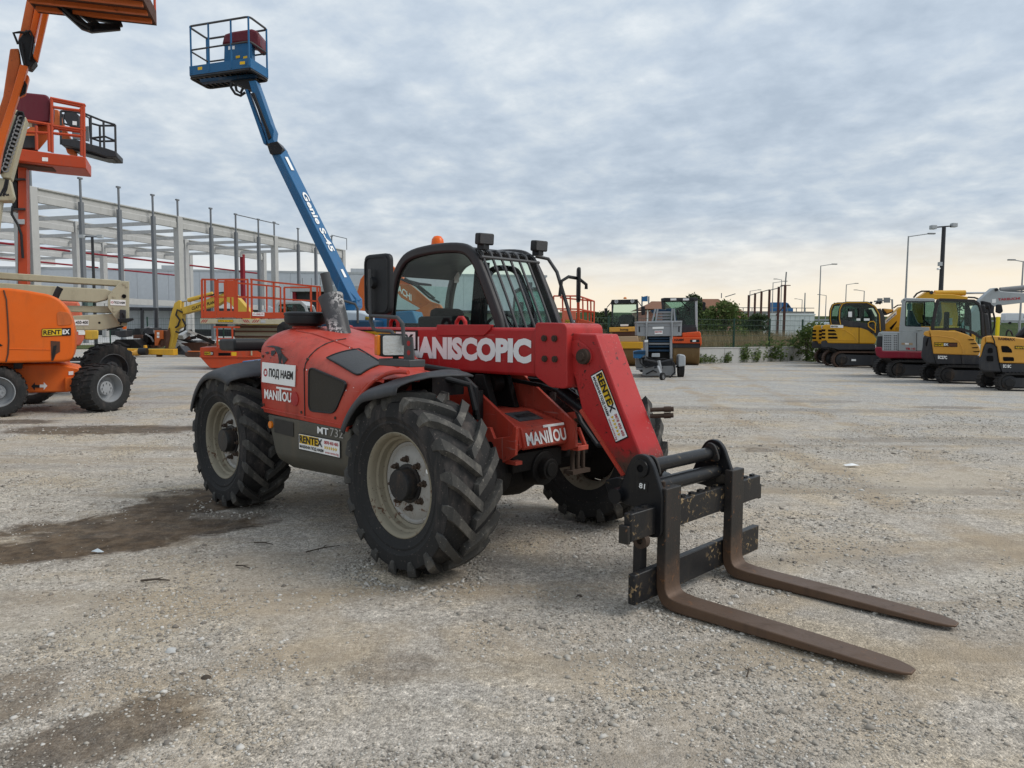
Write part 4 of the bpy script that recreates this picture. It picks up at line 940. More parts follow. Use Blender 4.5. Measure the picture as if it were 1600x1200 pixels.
def cab_box(par, outline, y0, y1, w, fm, gm, roof, name='cab'):
    """cab shell from its side outline: near and far frames, roof strip, panes, dark seat"""
    c = MB()
    for a in (y0, y1-.05): c.band(outline, w, a, a+.05, True)
    c.band(roof, w*1.1, y0+.04, y1-.04)
    o = c.build(name, M[fm], par, bevel=.012)
    n = len(outline)
    MB().prism(outline, y0+.028, y0+.036).build('side_pane', M[gm], o, smooth=0)
    MB().prism(outline, y1-.036, y1-.028).build('side_pane', M[gm], o, smooth=0)
    xs = [p[0] for p in outline]; zs = [p[1] for p in outline]; x0, x1, z0, z1 = min(xs), max(xs), min(zs), max(zs)
    s = MB(); ym = (y0+y1)/2; W_ = (x1-x0)
    s.box(x0+W_*.22, x0+W_*.34, ym-.24, ym+.24, z0, z0+(z1-z0)*.68); s.box(x0+W_*.26, x0+W_*.6, ym-.25, ym+.25, z0, z0+.14); s.build('seat', M['dark'], o, bevel=.03)
    lv = MB(); lv.tube([(x0+W_*.7, ym-.25, z0), (x0+W_*.66, ym-.25, z0+.35)], .02, 6); lv.tube([(x0+W_*.72, ym+.25, z0), (x0+W_*.67, ym+.25, z0+.38)], .02, 6); lv.build('levers', M['dark'], o)
    return o

# ================================================================== boom lifts on the left
def build_orange_lift():
    fr = Frame(-8.4, 12.4, .52); zo, k = (0, 420), 4.8
    t = thing_at(fr, 'boom_lift', 'bright orange boom lift cut off by the left edge, with raised arm and rusty basket', 'boom lift')
    hood = poly(fr, t, 'turret_hood', 'lift_orange', [(-330, 160), (-160, 145), (60, 143), (200, 162), (370, 192), (450, 228), (510, 300), (545, 390), (560, 480), (562, 600), (545, 675), (500, 698), (70, 708), (-330, 705)], .15, 1.75, zo, k, .09, .06)
    hood.modifiers['bevel'].segments = 5
    hp = lambda pts, y: pl3(fr, pts, y, zo, k)
    MB().tube(hp([(28, 160), (48, 230), (60, 400), (66, 540), (60, 640), (45, 700)], .145), .012, 6).build('hood_seam', M['rust_brown'], hood)
    MB().tube(hp([(66, 600), (200, 604), (380, 606)], .148), .008, 6).build('hood_crease', M['lift_orange'], hood)
    q = fr.survey([(425, 330), (450, 318), (520, 330), (545, 395), (535, 420), (430, 428)], .15, zo, k); MB().prism(rounded(q, .04, 3), .142, .16).build('hood_recess', M['arm_orange'], hood, bevel=.006)
    q = fr.survey([(380, 540), (450, 545), (450, 622), (420, 640), (400, 690), (385, 690)], .15, zo, k); MB().prism(q, .143, .16).build('latch_pocket', M['rust_brown'], hood)
    q = fr.survey([(400, 580), (425, 572), (415, 640), (395, 690), (390, 640)], .14, zo, k); MB().prism(q, .136, .15).build('latch', M['ink'], hood)
    rentex(t, *on_face(fr, (314, 508), (532, 500), 58, .143, zo, k), full=False)
    q = fr.survey([(-10, 585), (20, 575), (-10, 555)], .14, zo, k); MB().prism(q, .138, .15).build('arrow_mark', M['ink'], hood)
    ch = poly(fr, t, 'chassis', 'lift_orange', [(-330, 715), (430, 712), (590, 742), (625, 800), (590, 860), (520, 925), (-330, 940)], .75, 2.1, zo, k, .03)
    poly(fr, t, 'chassis_step', 'lift_orange', [(485, 815), (560, 812), (560, 915), (485, 925)], .62, .9, zo, k, .02)
    poly(fr, t, 'turntable', 'charcoal', [(100, 700), (165, 700), (165, 750), (100, 752)], .6, 1.6, zo, k, .01)
    for pts, m in (([(235, 882), (262, 852), (262, 870), (296, 872), (296, 892), (262, 892), (262, 912)], 'ink'), ([(355, 878), (328, 850), (328, 868), (298, 868), (298, 890), (328, 890), (328, 908)], 'white')):
        MB().prism(fr.survey(pts, .745, zo, k), .740, .752).build('direction_arrow', M[m], ch)
    poly(fr, t, 'data_plate', 'white', [(515, 770), (550, 768), (550, 795), (515, 797)], .742, .75, zo, k, 0)
    ex = MB().tube(pl3(fr, [(415, 215), (440, 160), (452, 140)], .6, zo, k), .055, 14).build('exhaust_pipe', M['plastic'], t)
    for (px, py, D, R, yaw) in ((158, 602, 13.45, .45, 1.18), (-4, 616, 12.6, .45, .60), (50, 612, 14.8, .45, .4)):
        p = fr.loc(at(px, py, D)); wheel(t, (p.x, p.y, R-.01), R, .50, yaw-fr.yaw)
    ax = MB(); p, q = fr.loc(at(160, 602, 13.6)), fr.loc(at(150, 575, 15.4)); ax.bar((p.x-.1, p.y+.15, .45), (q.x-.25, q.y, .45), .2, .22); ax.build('axle', M['lift_orange'], t)
    # raised arm
    z1, k1 = (0, 0), 6.4
    poly(fr, t, 'lower_arm', 'arm_orange', [(100, 485), (188, 482), (205, 620), (150, 860), (60, 1250), (-110, 2300), (-330, 2700), (-330, 2300), (-60, 1250), (30, 960)], 1.0, 1.28, z1, k1, .02)
    poly(fr, t, 'arm_strut', 'lift_orange', [(200, 640), (280, 662), (250, 760), (60, 1360), (-180, 2300), (-280, 2300), (-25, 1360), (110, 960)], .78, .98, z1, k1, .015)
    poly(fr, t, 'arm_strut', 'lift_orange', [(238, 700), (292, 765), (250, 930), (190, 960), (215, 850)], 1.0, 1.2, z1, k1, .015)
    kn = poly(fr, t, 'arm_knuckle', 'plastic', [(180, 400), (260, 290), (335, 340), (340, 430), (320, 520), (370, 600), (310, 672), (230, 640), (190, 480)], .95, 1.3, z1, k1, .02)
    for pts in ([(180, 440), (135, 330), (200, 322), (260, 330)], [(230, 330), (300, 310), (335, 380), (320, 480), (300, 600)], [(215, 420), (230, 520), (250, 640), (300, 660)], [(230, 800), (260, 850), (245, 930), (190, 960)], [(225, 820), (240, 860), (215, 940)]):
        MB().tube(pl3(fr, pts, .90, z1, k1), .022, 6).build('hydraulic_hose', M['plastic'], t)
    poly(fr, t, 'upper_arm', 'arm_orange', [(265, 0), (355, 0), (300, 330), (280, 400), (180, 400), (205, 300)], 1.0, 1.3, z1, k1, .015)
    poly(fr, t, 'upper_arm', 'lift_orange', [(375, -180), (440, -180), (425, 60), (345, 400), (295, 330), (350, 60)], .92, 1.15, z1, k1, .015)
    poly(fr, t, 'upper_arm', 'arm_orange', [(300, -180), (372, -180), (348, 40), (262, 20)], 1.0, 1.3, z1, k1, .015)
    poly(fr, t, 'levelling_link', 'lift_orange', [(465, -180), (545, -180), (500, 60), (375, 610), (330, 560), (420, 150)], .80, .95, z1, k1, .015)
    # basket, seen from below
    c0 = fr.loc((-7.35, 12.9, 0)); cx, cy, zf = c0.x, c0.y, 7.10
    a = -.25
    bs = MB().box(cx-.86, cx+1.0, cy-.55, cy+.55, zf-.03, zf+.0).rotz(a, cx, cy).build('basket_floor', M['rust_brown'], t)
    sb = MB(); sb.box(cx-.88, cx+1.02, cy-.58, cy-.55, zf-.05, zf+.20); sb.box(cx-.88, cx+1.02, cy+.55, cy+.58, zf-.05, zf+.20); sb.box(cx+.99, cx+1.02, cy-.55, cy+.55, zf-.05, zf+.20); sb.box(cx-.88, cx-.85, cy-.55, cy+.55, zf-.05, zf+.20)
    sb.rotz(a, cx, cy).build('toe_board', M['rust_brown'], t)
    for yy in (-.35, 0, .35): MB().box(cx-.84, cx+.98, cy+yy-.04, cy+yy+.04, zf-.10, zf-.03).rotz(a, cx, cy).build('floor_beam', M['arm_orange'], t, bevel=.005)
    MB().box(cx-.5, cx+.95, cy-.60, cy-.582, zf+.02, zf+.17).rotz(a, cx, cy).build('painted_panel', M['arm_orange'], t)
    rl = MB()
    for (x, y) in ((-.86, -.56), (1.0, -.56), (1.0, .56), (-.86, .56), (.1, -.56), (.1, .56), (.9, -.56)): rl.tube([(cx+x, cy+y, zf), (cx+x, cy+y, zf+1.1)], .022, 8)
    for h in (.55, 1.1): rl.tube([(cx-.86, cy-.56, zf+h), (cx+1.0, cy-.56, zf+h), (cx+1.0, cy+.56, zf+h), (cx-.86, cy+.56, zf+h)], .022, 8, True)
    rl.rotz(a, cx, cy).build('guard_rail', M['red_orange'], t)
    bk = MB(); 
    for pts in ([(640, 20), (760, 170), (860, 260), (1200, 268)], [(720, 0), (850, 150), (1180, 215), (1200, 265)], [(800, 120), (960, 240), (900, 290)], [(560, 30), (700, 150), (830, 265), (915, 295), (1190, 270)]): 
        bk.band(fr.survey(pts, .3, z1, k1), .10, .28, .36)
    bk.build('basket_bracket', M['black'], t)
    bw = MB()
    for pts in ([(-20, 20)],): pass
    tb = pl3(fr, [(590, 0), (640, 90), (760, 200), (900, 280)], .25, z1, k1); MB().tube(tb, .03, 8).build('basket_hose', M['plastic'], t)
build_orange_lift()
def build_mast_lift():
    fr = Frame(-11.6, 17.0, .42); zo, k = (0, 130), 6.0
    t = thing_at(fr, 'mast_boom_lift', 'red orange lift with a maroon covered basket on an upright column', 'boom lift')
    poly(fr, t, 'column', 'red_orange', [(168, 765), (243, 765), (250, 1270), (255, 1900), (170, 1900)], .35, .75, zo, k, .015)
    poly(fr, t, 'lower_column', 'black', [(165, 1330), (222, 1330), (222, 2500), (165, 2500)], .40, .70, zo, k, .01)
    poly(fr, t, 'column_clamp', 'lightgrey', [(158, 1275), (228, 1275), (228, 1322), (158, 1322)], .30, .40, zo, k, .01)
    poly(fr, t, 'lift_cylinder', 'black', [(112, 790), (165, 780), (165, 1190), (112, 1200)], .40, .65, zo, k, .02)
    MB().tube(pl3(fr, [(120, 1150), (110, 1230), (170, 1330), (200, 1420), (205, 1520), (215, 1640)], .3, zo, k), .03, 6).build('hydraulic_hose', M['plastic'], t)
    for y in (890, 1170): poly(fr, t, 'column_bracket', 'charcoal', [(110, y), (235, y), (235, y+18), (110, y+18)], .28, .8, zo, k, .005)
    poly(fr, t, 'basket_floor', 'red_orange', [(60, 610), (180, 612), (490, 655), (805, 690), (805, 800), (500, 770), (150, 725), (60, 720)], -.15, .95, zo, k, .02)
    poly(fr, t, 'floor_support', 'rust_brown', [(60, 725), (520, 770), (490, 795), (60, 760)], .1, .6, zo, k, .01)
    q = on_face(fr, (395, 730), (450, 733), 36, -.152, zo, k); quadplate('data_plate', *q, .003, M['white'], t)
    L = [pl3(fr, l, -.1, zo, k) for l in ([(470, 140), (795, 205)], [(490, 400), (790, 440)], [(505, 470), (775, 500)], [(240, 350), (490, 392)], [(215, 455), (460, 470)], [(500, 225), (750, 258)], [(485, 145), (490, 650)], [(455, 380), (462, 640)], [(765, 240), (765, 680)], [(785, 205), (790, 690)], [(340, 400), (345, 625)], [(750, 258), (795, 205)])]
    L += [pl3(fr, l, .9, zo, k) for l in ([(470, 160), (790, 225)], [(785, 225), (790, 690)], [(490, 420), (785, 460)])]
    L += [[pl3(fr, [(790, z)], -.1, zo, k)[0], pl3(fr, [(790, z+8)], .9, zo, k)[0]] for z in (207, 440)]
    tubes(t, 'guard_rail', 'red_orange', L, .035, 6)
    cv = poly(fr, t, 'control_cover', 'maroon', [(60, 260), (150, 110), (240, 85), (430, 104), (462, 130), (478, 210), (462, 365), (330, 370), (170, 330), (60, 380)], -.05, .55, zo, k, .07)
    cv.modifiers['bevel'].segments = 4
    poly(fr, t, 'control_box', 'charcoal', [(190, 490), (328, 490), (328, 608), (190, 606)], .0, .4, zo, k, .01)
    poly(fr, t, 'gusset', 'arm_orange', [(360, 622), (445, 520), (445, 380), (350, 380)], .3, .36, zo, k, .01)
    poly(fr, t, 'notice', 'cream', [(235, 365), (300, 370), (300, 410), (235, 405)], .0, .02, zo, k, 0)
    b = MB().box(-1.1, .9, -.3, 1.5, .35, .9); b.build('base', M['red_orange'], t, bevel=.03)
    for x in (-.9, .7):
        for y, s in ((-.35, 0), (1.55, math.pi)): wheel(t, (x, y, .35), .35, .25, s)
build_mast_lift()
def build_grey_basket_lift():
    fr = Frame(-12.0, 20.5, .3); zo, k = (0, 130), 6.0
    t = thing_at(fr, 'jib_boom_lift', 'lift with small dark grey basket on an orange jib, behind the maroon covered basket', 'boom lift')
    A = lambda l, y: pl3(fr, l, y, zo, k)
    L = [A([(570, 262), (572, 575)], 0), A([(570, 262), (650, 262), (800, 288), (965, 355), (1080, 390)], 0), A([(850, 310), (855, 598)], 0), A([(970, 358), (978, 632)], 0), A([(1080, 390), (1086, 688)], 0), A([(860, 515), (985, 500), (1080, 540)], 0), A([(590, 290), (600, 380), (770, 420)], 0),
         A([(850, 375), (935, 398), (1080, 398)], .8), A([(935, 398), (940, 625)], .8), A([(855, 515), (940, 545), (1082, 542)], .8), A([(790, 300), (840, 330), (850, 520)], .4)]
    tubes(t, 'guard_rail', 'charcoal', L, .03, 6)
    poly(fr, t, 'basket_floor', 'charcoal', [(575, 520), (700, 522), (850, 570), (985, 605), (1090, 640), (1090, 690), (1000, 690), (850, 640), (640, 590), (575, 580)], -.05, .85, zo, k, .02)
    poly(fr, t, 'basket_underframe', 'black', [(640, 592), (860, 642), (1060, 690), (1060, 708), (980, 706), (700, 630)], .1, .7, zo, k, .01)
    cb = poly(fr, t, 'control_box', 'charcoal', [(600, 270), (690, 262), (740, 300), (740, 410), (640, 395), (600, 330)], -.02, .3, zo, k, .02)
    q = on_face(fr, (680, 390), (720, 395), 36, -.025, zo, k); quadplate('notice', *q, .003, M['white'], t)
    poly(fr, t, 'side_panel', 'steel', [(670, 420), (830, 400), (835, 545), (680, 520)], .1, .15, zo, k, .01)
    poly(fr, t, 'jib_arm', 'arm_orange', [(490, 240), (545, 250), (560, 300), (605, 420), (655, 515), (710, 660), (690, 672), (630, 655), (570, 490), (480, 330)], .35, .6, zo, k, .02)
    poly(fr, t, 'boom', 'arm_orange', [(520, 300), (520, 400), (242, 560), (236, 2500), (180, 2500), (180, 480), (440, 300)], .35, .6, zo, k, .02)
    MB().box(-3.6, -1.2, -.3, 1.3, .3, 1.2).build('base', M['lift_orange'], t, bevel=.04)
    for x in (-3.3, -1.5):
        for y, s in ((-.35, 0), (1.35, math.pi)): wheel(t, (x, y, .4), .4, .3, s)
build_grey_basket_lift()
def build_cream_lift():
    fr = Frame(-10.2, 15.0, .50); zo, k = (0, 420), 4.8
    t = thing_at(fr, 'boom_lift', 'cream articulated boom lift with folded arms and a rental sign, behind the orange hood', 'boom lift')
    p = lambda n, m, pts, y0, y1, bv=.015: poly(fr, t, n, m, pts, y0, y1, zo, k, bv)
    p('upper_boom', 'cream', [(-500, -10), (-60, 22), (900, 85), (922, 100), (890, 130), (780, 122), (-60, 72), (-500, 45)], .35, .75)
    p('main_boom', 'cream', [(-500, 75), (-60, 102), (720, 148), (790, 150), (850, 172), (800, 232), (720, 250), (-60, 212), (-500, 200)], .3, .8)
    p('tower_link', 'cream', [(505, 276), (820, 280), (832, 332), (505, 322), (-300, 300), (-300, 260)], .4, .6)
    p('lower_boom', 'cream', [(200, 352), (550, 352), (840, 336), (920, 430), (760, 460), (550, 460), (200, 455)], .3, .8)
    ep = p('end_plate', 'cream', [(905, 90), (970, 94), (970, 395), (955, 402), (955, 430), (920, 430), (880, 392), (808, 290), (808, 200)], .18, .9, .012)
    h = MB()
    for (x, y, r) in ((930, 206, .045), (745, 405, .025)): q = fr.survey([(x, y)], .17, zo, k)[0]; h.cyl((q[0], .165, q[1]), (q[0], .20, q[1]), r, n=14)
    h.build('pin_hole', M['dark'], ep)
    h = MB()
    for (x, y) in ((855, 208), (858, 312), (930, 112), (952, 130), (855, 290)): q = fr.survey([(x, y)], .17, zo, k)[0]; h.cyl((q[0], .165, q[1]), (q[0], .20, q[1]), .03, n=10)
    h.build('pins', M['cream'], ep)
    podnaem(t, *on_face(fr, (828, 272), (942, 277), 42, .175, zo, k))
    st = quadplate('phone_sign', *on_face(fr, (500, 424), (664, 424), 42, .295, zo, k), .004, M['white'], t)
    lettering('0878-450-400', *on_face(fr, (505, 414), (660, 414), 24, .290, zo, k), M['ink'], st, .02)
    p('hose_box', 'charcoal', [(898, 305), (945, 308), (945, 402), (895, 398)], .05, .3); p('hose_tray', 'plastic', [(880, 375), (1000, 368), (1005, 385), (950, 405), (890, 402)], .0, .35)
    tubes(t, 'hydraulic_hose', 'plastic', [pl3(fr, [(800, 460), (890, 440), (920, 435), (925, 410)], .3, zo, k), pl3(fr, [(920, 330), (935, 360), (900, 420)], .03, zo, k)], .02)
    # raised upper part with its hose carrier
    z1, k1 = (0, 130), 6.0
    pb = poly(fr, t, 'raised_boom', 'cream', [(-60, 210), (45, 200), (165, 252), (250, 328), (100, 895), (15, 882), (-60, 700)], -.15, .30, z1, k1, .02)
    poly(fr, t, 'boom_foot', 'cream', [(-60, 880), (20, 890), (96, 902), (132, 1062), (112, 1102), (-60, 1105), (-60, 1050)], -.1, .25, z1, k1, .02)
    poly(fr, t, 'boom_link', 'cream', [(-60, 1050), (20, 1100), (-60, 1700), (-160, 2000), (-300, 2000)], -.05, .25, z1, k1, .02)
    hc = poly(fr, t, 'hose_carrier', 'plastic', [(165, 265), (215, 275), (228, 300), (60, 800), (0, 850), (-20, 800), (40, 620)], -.24, -.15, z1, k1, .015)
    rg = MB()
    for i in range(13):
        f = i/12; q = fr.survey([(200-150*f, 335+470*f)], -.25, z1, k1)[0]; rg.lathe([(.045, -.02), (.065, -.02), (.065, .02), (.045, .02)], (q[0], -.25, q[1]), 'y', 12, True)
    rg.build('carrier_links', M['steel'], hc)
    tubes(t, 'hydraulic_hose', 'plastic', [pl3(fr, l, -.27, z1, k1) for l in ([(150, 300), (170, 265), (215, 275), (225, 310), (200, 360)], [(60, 900), (40, 980), (0, 1060)], [(75, 905), (60, 990), (30, 1060)], [(40, 1020), (60, 1050), (85, 1045)])], .022)
    MB().box(-3.4, -.1, .9, 2.4, .55, 1.15).build('chassis', M['cream'], t, bevel=.03)
    p = fr.loc(at(170, 577, 17.0)); wheel(t, (p.x, p.y, .59), .60, .45, 1.0-fr.yaw, 'charcoal')
    for x, y in ((-2.9, .8), (-2.9, 2.5), (-.3, 3.2)): wheel(t, (x, y, .59), .60, .45, .1, 'charcoal')
build_cream_lift()
def build_coral_excavator():
    fr = Frame(-12.2, 20.5, .52); zo, k = (0, 420), 4.8
    t = thing_at(fr, 'crawler_excavator', 'coral red crawler excavator mostly hidden behind the orange boom lift', 'excavator')
    poly(fr, t, 'upper_body', 'coral', [(440, 240), (590, 245), (612, 330), (622, 440), (632, 520), (600, 578), (440, 590)], 0, 1.4, zo, k, .05)
    poly(fr, t, 'engine_cover', 'clay_yellow', [(632, 462), (738, 460), (738, 525), (690, 535), (632, 530)], .15, 1.2, zo, k, .03)
    poly(fr, t, 'cab_window', 'tint_dark', [(620, 245), (715, 250), (715, 330), (625, 330)], .2, .24, zo, k, 0)
    for (a, b, w) in ((575, 470, 58), (588, 495, 50)): 
        q = on_face(fr, (a, b), (a+w, b), 26, -.005, zo, k); quadplate('notice', *q, .003, M['white'], t)
    x0 = fr.one(560/4.8, 600, .0)[0]; tracks(t, x0-1.9, x0+1.0, -.05, .4, .62, 'track_rubber'); tracks(t, x0-1.9, x0+1.0, 1.15, .4, .62, 'track_rubber')
build_coral_excavator()

# ================================================================== scrap corner in front of the building site
def build_scrap():
    fr = Frame(-18.5, 38.0, 0); zo, k = (180, 480), 10.0
    def one(name, label, cat, parts, D=0.0, group=None):
        f = Frame(fr.o.x, fr.o.y + D, 0); t = thing_at(f, name, label, cat, group)
        for n, m, pts, y0, y1 in parts: poly(f, t, n, m, pts, y0, y1, zo, k, .02)
        return f, t
    f, t = one('crane_beam', 'orange yellow steel beam with a hydraulic ram lying on the gravel', 'crane beam', [('beam', 'yellow', [(-150, 640), (30, 645), (450, 655), (910, 652), (912, 755), (640, 742), (30, 738), (-150, 730)], 0, .5), ('pin_lug', 'yellow', [(440, 596), (470, 594), (478, 650), (440, 650)], .1, .3), ('end_plate', 'rust_brown', [(640, 735), (700, 735), (700, 775), (640, 775)], .1, .4)])
    b = MB(); q = f.survey([(215, 728), (315, 718), (425, 700)], -.15, zo, k); b.cyl((q[0][0], -.15, q[0][1]), (q[1][0], -.15, q[1][1]), .13, n=14); b.cyl((q[1][0], -.15, q[1][1]), (q[2][0], -.15, q[2][1]), .16, n=14); b.build('hydraulic_ram', M['volvo_yellow'], t)
    q = f.survey([(440, 692)], -.15, zo, k)[0]; MB().cyl((q[0]-.2, -.17, q[1]), (q[0]+.2, -.17, q[1]), .19, n=14).build('ram_collar', M['plastic'], t)
    f, t = one('engine_block', 'black scrapped diesel engine standing beside the orange cabinet', 'engine', [('block', 'grease', [(435, 380), (470, 330), (600, 320), (640, 400), (600, 600), (440, 600)], .3, 1.2), ('rocker_cover', 'charcoal', [(450, 340), (590, 325), (590, 420), (450, 430)], .1, 1.0), ('gearbox', 'grease', [(430, 440), (500, 430), (520, 560), (440, 560)], 0, .5), ('skid', 'rust_brown', [(420, 595), (620, 590), (620, 640), (420, 640)], .1, 1.2)], 3)
    tubes(t, 'fuel_pipes', 'steel', [pl3(f, [(460, 330), (520, 312), (580, 330), (620, 420)], .2, zo, k), pl3(f, [(470, 420), (560, 470), (600, 540)], .05, zo, k)], .05)
    f, t = one('orange_cabinet', 'rusty orange machine cabinet with two white labels beside the yellow dipper arm', 'cabinet', [('cabinet', 'arm_orange', [(612, 362), (740, 362), (745, 500), (700, 500), (660, 600), (615, 600)], .2, .9), ('side', 'rust_brown', [(740, 362), (800, 370), (800, 600), (700, 610), (700, 500), (745, 500)], .3, .9)], 2.5)
    for y in (430, 480): quadplate('notice', *on_face(f, (652, y), (690, y), 38, .195, zo, k), .004, M['white'], t)
    f, t = one('battery_box', 'small dark battery box on a red brown crate beside the engine', 'box', [('box', 'plastic', [(300, 330), (390, 330), (400, 425), (300, 425)], .2, .8), ('crate', 'rust_brown', [(280, 432), (420, 432), (420, 490), (280, 490)], .1, .9)], 4)
    f, t = one('steel_gate_frame', 'dark rectangular steel gate frame standing in the scrap corner', 'frame', [], 5)
    b = MB(); b.band(f.survey([(415, 620), (412, 30), (632, 30), (640, 360)], 0, zo, k), .15, 0, .15); b.build('frame', M['charcoal'], t); MB().band(f.survey([(225, 28), (415, 30)], 0, zo, k), .10, 0, .1).build('cross_bar', M['charcoal'], t)
    f, t = one('excavator_bucket', 'grey digging bucket lying behind the end of the orange beam', 'bucket', [('shell', 'charcoal', [(920, 660), (1000, 610), (1040, 640), (1095, 700), (1090, 750), (960, 740), (920, 720)], 0, .9), ('ear', 'plastic', [(960, 620), (1010, 590), (1030, 640), (1000, 690), (960, 660)], -.06, .0)], 1)
    f, t = one('rusty_skip', 'low rusty brown steel box beside the grey bucket', 'steel box', [('box', 'rust_brown', [(1090, 705), (1320, 690), (1320, 812), (1200, 812), (1090, 760)], 0, 1.0), ('rim', 'arm_orange', [(1130, 682), (1320, 684), (1320, 700), (1130, 700)], -.03, .1)], 0)
    f, t = one('scrap_heap', 'tangled heap of rusty steel bars and broken concrete behind the yellow dipper arm', 'scrap heap', [('rusty_plate', 'rust_brown', [(1000, 560), (1320, 550), (1440, 570), (1440, 640), (1300, 690), (1050, 660)], .5, 2.0), ('rubble', 'concrete', [(910, 560), (960, 540), (1060, 600), (1140, 650), (1120, 690), (1000, 640), (930, 640)], .3, 1.2), ('plate', 'lightgrey', [(1230, 510), (1480, 515), (1490, 560), (1240, 555)], 2.2, 3.0), ('plate', 'grease', [(960, 470), (1230, 540), (1000, 600), (950, 540)], 1.0, 1.6)], 3)
    rr = random.Random(5)
    for i, (p0, p1, m, w) in enumerate((((1020, 470), (1075, 395), 'lightgrey', .5), ((1130, 370), (1400, 495), 'concrete', .28), ((1270, 440), (1490, 560), 'grease', .4), ((960, 515), (1180, 605), 'lightgrey', .22), ((980, 430), (1130, 380), 'grease', .5), ((930, 500), (1100, 470), 'rust_brown', .4), ((1060, 640), (1300, 560), 'rust_brown', .3), ((1000, 520), (1200, 470), 'grease', .35), ((1150, 600), (1420, 600), 'rust_brown', .25), ((1290, 470), (1440, 500), 'rust_brown', .25))):
        q = f.survey([p0, p1], .2*i, zo, k); MB().bar((q[0][0], .2*i, q[0][1]), (q[1][0], .2*i+.5, q[1][1]), w*.8, w*.5).build('bar', M[m], t)
    f, t = one('loader_arms', 'black folded loader arms lying beside the crawler excavator tracks', 'loader arms', [('arm', 'grease', [(0, 520), (180, 600), (160, 625), (-60, 560)], 0, .4), ('arm', 'charcoal', [(0, 380), (170, 360), (165, 460), (60, 470), (0, 440)], .5, 1.2), ('undercarriage', 'grease', [(0, 505), (280, 500), (400, 600), (430, 640), (0, 640)], .6, 1.6)], 1.5)
    q = f.survey([(140, 345), (160, 345), (165, 300), (120, 320)], .4, zo, k); MB().prism(q, .3, .5).build('marker', M['lift_orange'], t)
    # low pallets of grey pipe and a rubbish pile for the base line
    bs = MB()
    for i in range(46):
        x = rr.uniform(-3, 6.2); y = rr.uniform(3.5, 8); s = rr.uniform(.12, .42)
        bs.rings([[(x + s*(1+.5*rr.random())*math.cos(a)*(1-.5*h), y + s*math.sin(a)*(1-.5*h), s*.7*h*rr.uniform(.7, 1.2)) for a in [j*math.pi/3 for j in range(6)]] for h in (0, .6, 1)])
    o = bs.build('rubble_heap', M['grease'], None); o.location = fr.o; tag(o, 'dark low rubble spread between the scrap pieces', 'rubble', kind='stuff')
build_scrap()
def build_clay_arm():
    fr = Frame(-15.5, 40.0, 0); zo, k = (200, 400), 5.0
    t = thing_at(fr, 'excavator', 'weathered yellow excavator whose arm bends down to the scrap, body behind the scissor lift', 'excavator')
    poly(fr, t, 'dipper_arm', 'clay_yellow', [(300, 720), (296, 640), (318, 540), (330, 470), (362, 368), (395, 345), (412, 352), (410, 400), (428, 440), (415, 555), (376, 575), (340, 722)], .1, .55, zo, k, .02)
    poly(fr, t, 'boom', 'clay_yellow', [(415, 405), (500, 378), (600, 345), (660, 318), (752, 288), (830, 300), (870, 338), (1010, 500), (1020, 560), (950, 560), (800, 372), (752, 348), (690, 388), (560, 420), (430, 455)], .05, .6, zo, k, .02)
    b = MB(); q = pl3(fr, [(470, 346), (560, 322), (662, 294)], .3, zo, k); b.cyl(q[0], q[2], .12, n=12); b.build('arm_cylinder', M['clay_yellow'], t); q = pl3(fr, [(405, 358), (470, 346)], .3, zo, k); MB().cyl(q[0], q[1], .06, n=10).build('cylinder_rod', M['chrome'], t)
    tubes(t, 'hydraulic_hose', 'plastic', [pl3(fr, l, .0, zo, k) for l in ([(425, 440), (385, 420), (375, 460), (405, 500), (390, 545), (370, 560)], [(425, 490), (450, 540), (440, 580), (400, 600), (372, 590)], [(560, 330), (640, 312), (700, 290), (750, 285)])], .05)
    lettering('CLAYTON PLANT', *on_face(fr, (498, 424), (690, 368), 26, .045, zo, k), M['ink'], t, .03)
    poly(fr, t, 'dipper_link', 'rust_brown', [(290, 715), (300, 600), (320, 560), (328, 620), (310, 720)], .0, .1, zo, k, .01)
    poly(fr, t, 'body', 'clay_yellow', [(930, 520), (1180, 520), (1180, 640), (930, 640)], -.3, 2.2, zo, k, .05)
    x0 = fr.one(400, 540, 0)[0]; tracks(t, x0-.8, x0+2.8, -.3, .5, .75, 'rusty_track'); tracks(t, x0-.8, x0+2.8, 1.7, .5, .75, 'rusty_track')
build_clay_arm()
